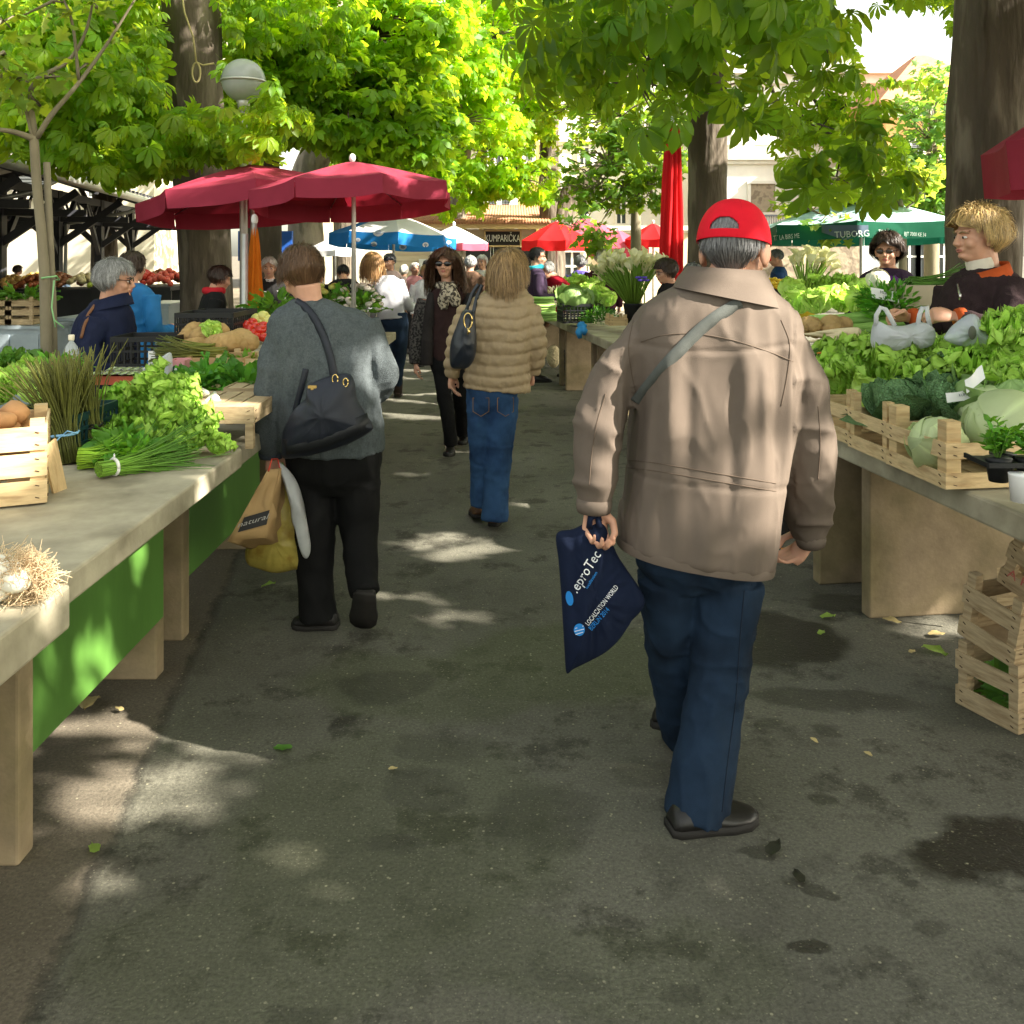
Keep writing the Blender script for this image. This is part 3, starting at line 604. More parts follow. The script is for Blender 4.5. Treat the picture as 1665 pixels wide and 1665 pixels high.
def tree(label, pts, rad, blobs, ncl, seed, leaf=LEAF_LO, size=1.0, bark=None, lm=None, tint=(1, 1, 1), keep=None, branches=None, group='horse chestnut trees over the market', blossom=0, rad_cl=.32, shell=.5, per=(6, 10), name='chestnut_tree', limbs=True, docarve=True, droop=.5):
    o = np.array((pts[0][0], pts[0][1], 0.)); t = empty(name, o, label=label, cat='tree', group=group); bark = bark or M_bark
    put('trunk', trunk_mesh(pts, rad, 24, seed), bark, t, o)
    pos, out, cc = crown_points(blobs, ncl, seed, per, rad_cl, shell)
    kp = np.ones(len(pos), bool); kc = np.ones(len(cc), bool)
    if docarve: kp &= ~carve(pos, .078 * size)
    if keep is not None: kp &= keep(pos); kc &= keep(cc)
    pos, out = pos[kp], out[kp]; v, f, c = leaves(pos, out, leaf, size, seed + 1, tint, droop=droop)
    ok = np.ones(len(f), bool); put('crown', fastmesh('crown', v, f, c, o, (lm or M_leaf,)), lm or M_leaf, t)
    # limbs and twigs: each kept cluster hangs from the nearest limb
    mb = MB(); g_ = rng(seed + 2); top = np.array(pts[-1], float); L_ = []
    for b in (branches or []):
        a = cr(np.array(b, float), 14); mb.tube(a[:, :3], a[:, 3], 8); L_.append(a[:, :3])
    if limbs:
        for c_, r_ in [b[:2] for b in blobs]:
            c_ = np.array(c_, float); k = min(len(pts) - 1, max(1, int(len(pts) * .6))); s = np.array(pts[k], float); lr = min(rad[k] * .35, .035 + .03 * float(np.mean(r_)))
            mid = (s + c_) / 2 + (0, 0, .25); a = cr(np.array([np.append(s, lr * .9), np.append(mid, lr * .6), np.append(c_, lr * .3)]), 10); mb.tube(a[:, :3], a[:, 3], 7); L_.append(a[:, :3])
    if L_:
        Lp = np.concatenate(L_); cs = cc[kc]
        for q in cs[g_.permutation(len(cs))[:220]]:
            j = np.argmin(((Lp - q)**2).sum(1)); s = Lp[j]; d = np.linalg.norm(q - s)
            if d < 3: mb.tube([s, (s + q) / 2 + g_.normal(0, .06, 3) + (0, 0, .08 * d), q], (.02 * min(1, d), .012, .006), 5)
    if mb.n:
        if keep is not None: pass
        put('limbs', mb, bark, t, o)
    if blossom:
        mb = MB(); cs = cc[kc]
        for q in cs[g_.permutation(len(cs))[:blossom]]:
            for k in range(26):
                h = k / 26; a = g_.uniform(0, 2 * PI); rr = .045 * (1 - h) + .008; mb.ell(q + (rr * math.cos(a), rr * math.sin(a), .05 + h * .22), (.013, .013, .012), None, 5, 3)
        put('blossom', mb, M_blossom, t, o)
    return t
for a in [(300,1275,68,14),(370,1226,60,9),(120,1300,70,9),(180,1245,70,8),(110,1262,40,6),(200,1168,70,8),(160,1200,50,6),(330,1195,60,6),(390,1185,40,4),(90,1390,40,8),(130,1445,60,10),(400,1395,90,11),(720,885,60,5),(690,908,55,6),(650,968,50,6),(745,1000,70,11),(425,962,35,5),(360,990,50,8),(770,850,40,4),(740,735,40,3),(650,612,60,6),(690,640,60,4),(690,600,60,5),(620,585,70,5),(230,1330,60,7),
          (1520,1020,95,20),(1530,1105,62,14),(1480,1470,16,6),(560,1110,50,8),(660,770,40,4),(560,968,40,5)]: sunny(*a)
for a in [(1195,735,16,62,2.6),(1180,835,20,46,2.6),(1300,612,15,30,2.65),(1310,690,10,60,2.65),(1240,490,32,14,2.7),(1345,705,10,26,2.7),(1135,470,14,20,2.7),(1248,370,12,50,2.75),
          (335,768,22,16,3.2),(202,905,14,24,2.5),(40,955,50,40,2.1),(345,830,12,50,4.3),(325,850,6,40,4.2),(225,930,10,50,3.3),(180,1010,8,40,3.0),(150,1060,7,40,2.8),(55,1080,8,30,2.55),(40,705,50,22,2.8),
          (572,572,13,22,3.9),(610,640,9,60,4.0),(630,600,7,40,4.0),(1320,440,75,62,7.2),(1340,490,95,34,5.6),(1010,420,85,40,8.8),(640,365,85,32,13.5),(730,385,50,20,15),(545,405,40,18,16),(905,378,60,22,16),(960,360,70,25,18),(1380,345,160,32,13),(1095,330,22,120,9.2),(640,460,50,90,10.5),(720,470,70,50,14),
          (330,290,90,20,8.5),(590,290,60,12,9.2),(1290,470,30,30,10),(440,460,20,30,9),(415,470,14,30,8),(1230,520,60,50,4.6),(300,690,60,50,3.7),(1500,560,50,20,4.2)]: lit(*[a[0], a[1], a[4], a[2], a[3]])
for a in ((1400, 12.6, 2.1, 1.3, 1.2), (640, 13.5, 2.0, .9, .9), (738, 16, 1.9, .6, .6), (905, 19, 2.0, .8, .8), (980, 21, 2.0, 1.2, 1.0), (575, 8.2, 2.3, .5, .5), (1270, 9, .9, .5, .5), (700, 16, 0, 1.5, 1.2)): sunbox(*a)
def Bl(px, py, Z, rx, ry=None, rz=None): return (P(px, py, Z), (rx, ry or rx, rz or rx * .8))
def lowline(p, pts):
    X, Y = topx(p); xs_ = [a for a, b in pts]; ys_ = [b for a, b in pts]; return (Y < np.interp(X, xs_, ys_)) | (X < -40) | (X > 1705)
LINE = [(0, 235), (60, 262), (140, 285), (200, 300), (300, 262), (420, 262), (480, 225), (540, 245), (600, 300), (690, 300), (760, 330), (850, 330), (900, 300), (1000, 210), (1060, 225), (1125, 236), (1180, 165), (1240, 240), (1320, 318), (1440, 325), (1490, 290), (1540, 60), (1700, 40)]
def gaps(p):
    X, Y = topx(p); k = lowline(p, LINE); D = p[:, 1]
    k &= ~((X > 262) & (X < 356) & (Y < 178) & (Y > -30) & (D < 11.3))          # bare trunk
    k &= ~((np.hypot(X - 397, Y - 122) < 40) & (D < 9.2))
    k &= ~((X > 1392) & (X < 1548) & (Y > 8) & (Y < 130)); k &= ~((X > 1545) & (X < 1760) & (Y > -60) & (D < 9))
    k &= ~((X > 1120) & (X < 1184) & (Y > 178) & (D < 12)); k &= ~((X > 1068) & (X < 1120) & (Y > 232) & (D < 9.4))
    k &= ~((X > 735) & (X < 870) & (Y > 232) & (D < 30)); k &= ~((X > 1185) & (X < 1260) & (Y > 200))
    return k
def T(px, py, Z): return P(px, py, Z)
def base(px, Z): return np.array(((px - CX) / F * Z, Z, 0.))
tree('massive dark chestnut trunk behind the black-coated vendor, rope loop hanging on it', [base(336, 10.9), T(336, 450, 10.9), T(322, 230, 10.9), T(309, 0, 10.9), T(303, -220, 10.9)], [.30, .30, .315, .345, .30],
     [Bl(110, 120, 9.2, 1.1, 1.2, .85), Bl(215, 60, 9.8, .9, 1.0, .8), Bl(190, 200, 9.2, .9, .9, .55), Bl(330, 240, 9.6, .6, .6, .25), Bl(405, 185, 8.7, .34, .2, .16), Bl(375, 215, 8.8, .4, .3, .18), Bl(30, 40, 10, 1.2, 1.5, 1.2), Bl(430, 40, 11.8, 1.0, 1.0, .8), Bl(250, -300, 11, 2.5, 3, 1.2)], 1150, 11, LEAF_HI, 1.15, keep=gaps, blossom=14, tint=(1.15, 1.2, 1.0), docarve=False, limbs=False)
tree('dark chestnut trunk directly behind the orange folded parasol', [base(430, 13.5), T(430, 440, 13.5), T(425, 200, 13.5), T(430, -100, 13.5)], [.27, .26, .25, .2],
     [Bl(470, 130, 13, 1.0, 1.2, .8), Bl(560, 180, 13.2, 1.1, 1.2, .8), Bl(650, 230, 13.5, .9, 1, .6), Bl(600, 60, 14, 1.5, 1.5, 1.0)], 900, 12, LEAF_LO, 1.2, keep=gaps, blossom=20, docarve=False, tint=(1.15, 1.22, .9))
tree('pale leaning chestnut trunk behind the grey cardigan woman\'s head', [base(497, 17), T(497, 400, 17), T(500, 290, 17), T(545, 180, 17), T(600, 0, 17)], [.36, .34, .30, .27, .2],
     [Bl(690, 110, 16.5, 1.5, 1.5, 1.0), Bl(740, 200, 17, 1.2, 1.3, .8), Bl(800, 60, 18, 1.6, 1.6, 1.0), Bl(620, 40, 17, 1.6, 1.6, 1.0), Bl(700, 270, 17, .8, .8, .4)], 850, 13, LEAF_LO, 1.2, bark=M_barkl, keep=gaps, blossom=26, docarve=False, tint=(1.25, 1.32, .8))
tree('thin sunlit chestnut in front of the cream town house', [base(742, 24), T(742, 330, 24), T(755, 230, 24), T(775, 150, 24)], [.28, .26, .22, .15],
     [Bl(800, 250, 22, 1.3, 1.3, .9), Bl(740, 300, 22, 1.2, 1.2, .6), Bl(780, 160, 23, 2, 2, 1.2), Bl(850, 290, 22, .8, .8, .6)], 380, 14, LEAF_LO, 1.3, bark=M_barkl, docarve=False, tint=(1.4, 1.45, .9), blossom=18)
tree('forked brown trunk rising behind the red parasol', [base(897, 24), T(897, 380, 24), T(893, 250, 24), T(896, 120, 24), T(900, -60, 24)], [.36, .33, .25, .24, .2],
     [Bl(860, 100, 23, 1.6, 1.6, 1.3), Bl(930, 60, 22, 1.8, 1.8, 1.5), Bl(960, 180, 22, 1.3, 1.3, .9), Bl(1010, 120, 21, 1.4, 1.4, 1.0), Bl(900, -120, 23, 4, 4, 2)], 520, 15, LEAF_LO, 1.2, docarve=False, tint=(1.0, 1.0, .8),
     branches=[[(*T(905, 375, 24), .36), (*T(925, 320, 24), .30), (*T(965, 285, 24), .2), (*T(1010, 230, 24), .1)]], blossom=8)
tree('young maple tree growing between the pink parasol and the closed red one', [base(1035, 14), T(1034, 420, 14), T(1034, 330, 14), T(1036, 210, 14)], [.085, .08, .07, .03],
     [Bl(990, 270, 13.6, .65, .6, .5), Bl(1050, 230, 13.8, .7, .7, .5), Bl(960, 310, 13.4, .4, .4, .25), Bl(1010, 320, 13.6, .35, .35, .2), Bl(1060, 300, 13.6, .25, .35, .3), Bl(1010, 190, 14, .8, .7, .4), Bl(965, 385, 13, .22, .22, .22), Bl(940, 370, 13, .25, .2, .12)], 250, 16, LEAF_M, 1.25, bark=M_barky, lm=M_leafm, group='young trees among the stalls', rad_cl=.2, docarve=False, name='maple_tree', tint=(.85, .95, .8))
tree('straight dark chestnut trunk just behind the closed red parasol', [base(1150, 11.7), T(1150, 420, 11.7), T(1150, 200, 11.7), T(1148, -60, 11.7), T(1150, -200, 11.7)], [.27, .25, .25, .25, .22],
     [Bl(1000, 60, 10.5, .9, 1, .7), Bl(1100, 20, 9.5, .8, .9, .5), Bl(1040, 130, 10, .5, .6, .4), Bl(1230, 130, 10.6, .8, .8, .6), Bl(1280, 210, 10, .8, .8, .5), Bl(1370, 240, 10.2, .6, .6, .45), Bl(1250, -230, 11.5, 2.0, 2.0, 1.0), Bl(1340, 130, 10.5, .55, .6, .5)], 250, 17, LEAF_HI, 1.1, keep=gaps, tint=(1.0, 1.08, .8), droop=.8, blossom=4)  # leaf tint raised to stand in for sun shining through
tree('thick furrowed chestnut trunk behind the blonde vendor, large leaves drooping from its long bough', [base(1598, 7.8), T(1598, 430, 7.8), T(1606, 200, 7.8), T(1618, 0, 7.8), T(1630, -250, 7.8)], [.31, .30, .31, .32, .3],
     [(*Bl(1130, 20, 4.6, .42, .5, .22), .22), (*Bl(1230, 60, 5.0, .36, .5, .22), .22), (*Bl(1060, 90, 4.6, .30, .4, .2), .22), (*Bl(1000, 20, 4.9, .34, .4, .18), .22), (*Bl(1120, 150, 4.8, .22, .3, .14), .22), (*Bl(1330, 60, 5.6, .3, .4, .2), .22), (*Bl(1310, 230, 6.2, .4, .45, .24), .22), (*Bl(1400, 290, 6.2, .3, .3, .14), .22), (*Bl(1240, 180, 6.0, .32, .4, .24), .22), (*Bl(940, 60, 5.2, .3, .4, .14), .22), (*Bl(1520, 20, 7.0, .28, .4, .2), .22),
      ((4.6, 7.6, 7.2), (4.0, 4.4, 2.8)), ((1.2, 4.6, 4.6), (2.0, 1.6, .7)), ((6.5, 10.5, 6.5), (3, 3.2, 2.5))], 2900, 18, LEAF_HI, 1.2, keep=gaps, tint=(.80, .90, .8), limbs=False, per=(6, 9), droop=.85,
     branches=[[(*T(1625, -240, 7.8), .10), (*T(1430, -120, 6.3), .06), (*T(1250, -40, 5.2), .045), (*T(1080, -10, 4.5), .02)], [(4.3, 7.8, 5.6, .14), (4.6, 7.4, 6.4, .09), (4.8, 7.0, 7.6, .04)], [(4.3, 7.8, 5.8, .12), (3.0, 8.2, 6.2, .07), (2.0, 8.6, 7.4, .03)], [(4.2, 7.8, 5.4, .12), (5.8, 9.0, 6.6, .07), (7.0, 10.2, 7.0, .03)]])
tree('broad chestnut added beyond the picture edge to shade the aisle', [(8.6, -1.6, 0), (8.6, -1.6, 2), (8.4, -1.4, 4), (8.2, -1.2, 6.5)], [.36, .33, .3, .2],  # unseen tree placed for its shade, crown gaps cut for the sun patches
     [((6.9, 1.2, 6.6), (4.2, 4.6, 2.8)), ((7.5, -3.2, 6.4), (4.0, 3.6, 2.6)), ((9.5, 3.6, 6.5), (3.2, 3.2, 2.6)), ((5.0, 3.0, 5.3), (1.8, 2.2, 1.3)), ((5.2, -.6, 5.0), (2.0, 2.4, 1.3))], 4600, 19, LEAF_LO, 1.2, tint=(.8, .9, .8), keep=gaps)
tree('chestnut added out of view on the right to shade the far stalls', [(9.6, 13.5, 0), (9.6, 13.5, 2), (9.4, 13.4, 4), (9.2, 13.2, 6.5)], [.33, .3, .28, .2], [((9.0, 13.2, 6.6), (3.6, 3.6, 2.6)), ((7.6, 15, 6), (2.4, 2.6, 1.8))], 700, 20, LEAF_LO, 1.15, tint=(.9, .95, .8), keep=gaps)  # second unseen tree, added for the shade it throws
yt = 'slender young tree tied to a stake beside the woman in navy'
tree(yt, [base(79, 6), T(74, 500, 6), T(69, 400, 6), T(60, 300, 6), T(55, 222, 6)], [.04, .034, .031, .03, .028],
     [Bl(20, 60, 5.8, .25, .25, .25), Bl(-60, 120, 5.6, .4, .3, .35), Bl(30, 130, 5.9, .16, .16, .12), Bl(150, 20, 6.2, .3, .25, .2), Bl(60, -60, 6, .6, .4, .3), Bl(120, 130, 6.1, .14, .14, .1)], 60, 21, LEAF_M, .95, bark=M_barky, lm=M_leafm, limbs=False, rad_cl=.16, group='young trees among the stalls', name='maple_tree', docarve=False, tint=(1.15, 1.1, .9),
     branches=[[(*T(56, 226, 6), .024), (*T(20, 214, 5.9), .018), (*T(-30, 208, 5.8), .012)], [(*T(55, 224, 6), .02), (*T(40, 170, 6), .016), (*T(8, 110, 5.9), .011), (*T(-20, 80, 5.9), .006)],
               [(*T(58, 226, 6), .02), (*T(52, 140, 6), .017), (*T(110, 100, 6.05), .013), (*T(140, 50, 6.1), .010), (*T(155, -20, 6.1), .007)], [(*T(60, 224, 6), .02), (*T(85, 185, 6), .018), (*T(128, 135, 6.1), .014), (*T(175, 70, 6.2), .011), (*T(222, -5, 6.2), .007)], [(*T(128, 130, 6.1), .012), (*T(118, 40, 6), .01), (*T(100, -10, 6), .008)]])
mb = MB().tube([base(92, 6.06), T(86, 500, 6.06), T(82, 400, 6.06), T(76, 264, 6.06)], [.024, .024, .023, .022], 10)
st = put('tree_stake', mb, M_barky, None, base(88, 6.05), label='round wooden stake tied to the slender young tree', cat='stake')
mb = MB().tube([T(68, 452, 5.93), T(92, 449, 5.95), T(96, 455, 6.1), T(72, 456, 6.1), T(68, 452, 5.93)], .006, 6).tube([T(88, 456, 5.95), T(84, 500, 5.92), T(88, 520, 5.9), T(104, 533, 5.9)], .005, 5).tube([T(84, 500, 5.92), T(90, 532, 5.9)], .004, 5)
put('twine', mb, mat('twine', (.25, .5, .22), .6), None, T(76, 452, 6), label='pale green twine knotted round the young tree and its stake', cat='twine')
tree('spindly young tree in front of the teal parasol', [base(1468, 12), T(1468, 420, 12), T(1466, 350, 12), T(1460, 315, 12)], [.055, .05, .045, .03],
     [Bl(1370, 365, 11.8, .32, .3, .08), Bl(1340, 372, 11.8, .2, .2, .08), Bl(1420, 320, 12.2, .5, .4, .2), Bl(1340, 320, 13, .5, .4, .25), Bl(1460, 290, 12, .5, .4, .25), Bl(1300, 330, 13, .3, .3, .2)], 110, 22, LEAF_M, 1.2, bark=M_barky, lm=M_leafm, limbs=False, rad_cl=.18, group='young trees among the stalls', name='maple_tree', docarve=False, tint=(1.15, 1.1, 1.2),
     branches=[[(*T(1468, 375, 12), .03), (*T(1445, 352, 12), .02), (*T(1410, 345, 11.9), .014), (*T(1370, 362, 11.8), .007)], [(*T(1466, 345, 12), .02), (*T(1478, 335, 12), .015), (*T(1492, 326, 12), .01)], [(*T(1464, 340, 12), .02), (*T(1430, 300, 12), .012), (*T(1400, 285, 12), .006)]])
tree('dense blue-green bushy tree before the orange house', [base(1515, 25), T(1515, 350, 25), T(1515, 200, 25)], [.2, .18, .1], [Bl(1515, 230, 24.5, 1.0, 1.2, 2.0), Bl(1470, 290, 25, .7, .8, .8), Bl(1530, 310, 24, .7, .7, .8)], 300, 23, LEAF_M, 2.2, bark=M_barky, lm=M_leafm, group='young trees among the stalls', name='maple_tree', rad_cl=.4, docarve=False, tint=(.75, .95, 1.3))
tree('dark far chestnut filling the gap left of the town house', [base(560, 30), T(560, 350, 30), T(560, 150, 30)], [.4, .35, .25], [Bl(520, 250, 29, 2.5, 2, 1.6), Bl(560, 120, 30, 3.5, 3, 2.4), Bl(430, 160, 30, 3, 3, 2.4), Bl(700, 60, 31, 3.2, 3, 2.2)], 190, 24, LEAF_LO, 1.5, docarve=False, tint=(.9, .95, .8), rad_cl=.6)
tree('far chestnut rising behind the market hall roof', [base(170, 27), T(170, 380, 27), T(170, 150, 27)], [.4, .35, .25], [Bl(120, 60, 26, 3, 2.5, 2), Bl(230, 130, 26, 2.2, 2, 1.3), Bl(20, 130, 27, 2.4, 2, 1.6), Bl(330, 60, 28, 3, 2, 2)], 420, 26, LEAF_LO, 1.6, docarve=False, tint=(1.1, 1.0, .8), rad_cl=.55)
# rope loop on the big trunk, globe lamp
mb = MB(); a = np.linspace(-PI / 2, 1.5 * PI, 20); mb.tube([T(319 + 6.5 * math.cos(x), 118 + 16 * math.sin(x), 10.45) for x in a], .012, 5); mb.tube([T(319, 101, 10.45), T(314, 60, 10.46), T(300, 20, 10.46), T(294, -20, 10.5)], .011, 5); mb.tube([T(319, 101, 10.45), T(330, 106, 10.46), T(348, 103, 10.5)], .011, 5)
put('rope', mb, mat('rope', (.45, .36, .2), .9), None, T(319, 110, 10.5), label='thin rope with a hanging loop on the massive chestnut trunk', cat='rope')
lz = 9.0; b = base(397, lz)
t = empty('street_lamp', b, label='globe street lamp with grey pole half hidden in chestnut leaves', cat='street lamp')
c = T(396, 131, lz); r = 35 / F * lz
put('pole', MB().tube([b, T(396, 300, lz), T(396, 166, lz)], [.045, .038, .035], 12), M_zinc, t, b)
put('globe', MB().ell(c, (r, r, r), None, 28, 18), mat('lamp_globe', (.40, .43, .40), .18, .12, 6, .02, spec=.5, trans=(.5, .55, .5), tw=.3), t, b)
put('collar', MB().tube([c + (math.cos(x) * r * 1.02, math.sin(x) * r * 1.02, -.01) for x in np.linspace(0, 2 * PI, 33)], .012, 6).lathe([(.05, -r - .09), (.06, -r - .02), (.075, -r + .03)], c, 16), M_zinc, t, b)
# ------------------------------------------------------------------ people
M_skin = mat('skin', (.56, .30, .20), .5, .10, 14, .1, 120, spec=.35, sss=.06, attr=True)
M_lip = mat('lip', (.42, .15, .12), .45, .05, 20, 0)
M_eyew = mat('eye_white', (.75, .72, .68), .2, .02, 4, 0); M_eyed = mat('eye_dark', (.03, .02, .015), .15, .02, 4, 0)
def fabric(name, col, var=.12, vs=14, bump=.3, bs=420, rough=.85, **k): return mat(name, col, rough, var, vs, bump, bs, spec=k.pop('spec', .15), wrk=k.pop('wrk', (9, .30, .016)), **k)
def hairmat(name, col, rough=.45): return mat(name, col, rough, .2, 9, 0, 20, spec=.35, attr=True, stretch=(1, 1, .3))
M_shoe = mat('black_leather', (.012, .011, .010), .4, .2, 10, .15, 80, spec=.4)
M_sole = mat('shoe_sole', (.02, .018, .016), .8, .2, 20, .2, 60)
M_denim = fabric('dark_denim', (.013, .027, .052), .25, 9, .35, 500, col2=(.007, .014, .027), c2s=5, c2lo=.45, c2hi=.65)
M_denimb = fabric('blue_denim', (.030, .075, .165), .25, 9, .35, 400, col2=(.015, .038, .095), c2s=5, c2lo=.45, c2hi=.65)
M_blackcloth = fabric('black_cloth', (.007, .007, .007), .25, 9)
M_metal = mat('gold_metal', (.75, .55, .22), .25, .05, 9, 0, metal=1)
M_steel = mat('bare_steel', (.6, .6, .6), .3, .05, 9, 0, metal=1)
def head_frame(c, yaw, pitch, roll, size):
    """4x4: head-local (x right, y face, z up; 1 unit = head of .23 m scaled by size) to world. yaw 0 looks away from the camera; +yaw turns to its right."""
    Rm = rotz(-yaw) @ rotx(-pitch) @ roty(roll); return np.asarray(c, float), Rm * size
def tf(fr, p): return np.asarray(p, float) @ fr[1].T + fr[0]
def add_head(mb, fr, neck_to, face=True, neckr=.054, fine=1):
    c, M = fr; s = np.linalg.norm(M[:, 0])
    def E(p, r, rot=None, nu=18, nv=12):
        m = MB(); m.ell((0, 0, 0), r, rot, nu, nv); mb.add(tf(fr, m.v[0] + np.asarray(p)), m.f)
    E((0, -.012, .028), (.076, .096, .087)); E((0, .022, -.028), (.063, .070, .088)); E((0, .050, -.086), (.036, .034, .030)); E((0, .02, -.075), (.052, .05, .038))
    if face:
        m = MB().tube([(0, .088, .018), (0, .099, -.006), (0, .110, -.030), (0, .096, -.042)], [.010, .011, .0150, .009], 10); mb.add(tf(fr, m.v[0]), m.f)
        E((0, .076, .026), (.052, .022, .011)); E((0, .088, -.058), (.024, .014, .014)); E((0, .085, -.086), (.020, .014, .013))
        for q in (-1, 1): E((q * .037, .062, -.030), (.026, .026, .026)); E((q * .014, .103, -.034), (.009, .011, .008))
    for q in (-1, 1):
        E((q * .080, -.008, -.012), (.010, .022, .034), rotz(q * -.35)); E((q * .078, .004, -.038), (.008, .010, .012))
    a = tf(fr, (0, -.022, -.06)); b = np.asarray(neck_to, float)
    mb.tube([a, (a + b) / 2, b], [neckr * s, neckr * s * 1.0, neckr * s * 1.18], 16)
def face_parts(t, o, fr, lips=True, brow=(.12, .07, .04), eyes=True):
    if eyes:
        for q in (-1, 1):
            m = MB(); m.ell((0, 0, 0), (.0145, .009, .0058), None, 12, 8); m2 = MB(); m2.add(tf(fr, m.v[0] + (q * .031, .0845, -.002)), m.f)
            m = MB(); m.ell((0, 0, 0), (.0062, .003, .0065), None, 12, 8); m2.add(tf(fr, m.v[0] + (q * .031, .0935, -.002)), m.f, 1); put('eye', m2, (M_eyew, M_eyed), t, o)
            m = MB().tube([(q * .012, .098, .018), (q * .032, .094, .024), (q * .052, .078, .016)], [.003, .0045, .002], 7); put('eyebrow', MB().add(tf(fr, m.v[0]), m.f), mat('brow_%d' % int(brow[0] * 1000), brow, .8), t, o)
    if lips:
        m = MB().tube([(-.022, .094, -.060), (-.008, .101, -.056), (0, .101, -.058), (.008, .101, -.056), (.022, .094, -.060)], [.002, .0048, .004, .0048, .002], 8)
        m.tube([(-.020, .094, -.062), (0, .0995, -.067), (.020, .094, -.062)], [.002, .0058, .002], 8); put('lips', MB().add(tf(fr, np.concatenate(m.v)), m.f), M_lip, t, o)
def hand(mb, wrist, fwd, palm, side, curl=.4, size=1.0, thumb=.5):
    """wrist point; fwd to the fingers; palm normal; side +1 when the thumb lies along cross(fwd, palm)."""
    y = nrm(fwd); z = nrm(np.asarray(palm, float) - y * (np.asarray(palm) @ y)); x = np.cross(y, z) * side; M = np.stack([x, y, z], 1); w_ = np.asarray(wrist, float)
    g = lambda p: w_ + M @ (np.asarray(p) * size)
    def T_(pts, r, n=9, fl=1.0): mb.tube([g(p) for p in pts], np.array(r) * size, n, ref=M[:, 0], flat=fl)
    T_([(0, -.03, 0), (0, .0, 0), (.001, .03, 0), (.0, .065, .0), (0, .092, .002)], [.026, .027, .036, .041, .036], 14, .42)
    cv = np.array((0, 0, 1.0))
    for k, (xo, L, r, y0) in enumerate(((.030, .070, .0088, .088), (.0105, .079, .0092, .094), (-.010, .074, .0088, .091), (-.029, .058, .0078, .083))):
        p = np.array((xo * .93, y0 - .02, .002)); a = 0; pts = [p.copy()]; rs = [r * 1.12]
        for fr_, da in ((.44, curl * .95 + .05 * k), (.31, curl * 1.25), (.25, curl * .8)):
            a += da; d = np.array((xo * .9 * math.cos(a) * (1 - min(1, curl)), math.cos(a), math.sin(a))); d /= np.linalg.norm(d)
            p = p + d * (L * fr_ + (.02 if fr_ == .44 else 0)); pts.append(p.copy()); rs.append(r * (1.0 - .08 * len(pts)))
        pts.append(p + d * .004); rs.append(r * .45); T_(pts, rs)
    T_([(.022, .018, .004), (.046, .042, .012 + .012 * thumb), (.052 - .012 * thumb, .068, .020 + .028 * thumb), (.045 - .03 * thumb, .092, .026 + .032 * thumb), (.043 - .032 * thumb, .096, .027 + .033 * thumb)], [.016, .0125, .0105, .0088, .004], 9)
def ring(c, hw, hd, n=28, p=2.4, yaw=0.0, tx=0.0, ty=0.0):
    a = np.linspace(0, 2 * PI, n, endpoint=False); cs, sn = np.cos(a), np.sin(a)
    x = hw * np.sign(cs) * np.abs(cs)**(2 / p); y = hd * np.sign(sn) * np.abs(sn)**(2 / p)
    q = np.column_stack([x, y, tx * x + ty * y]) @ rotz(-yaw).T; return q + np.asarray(c)
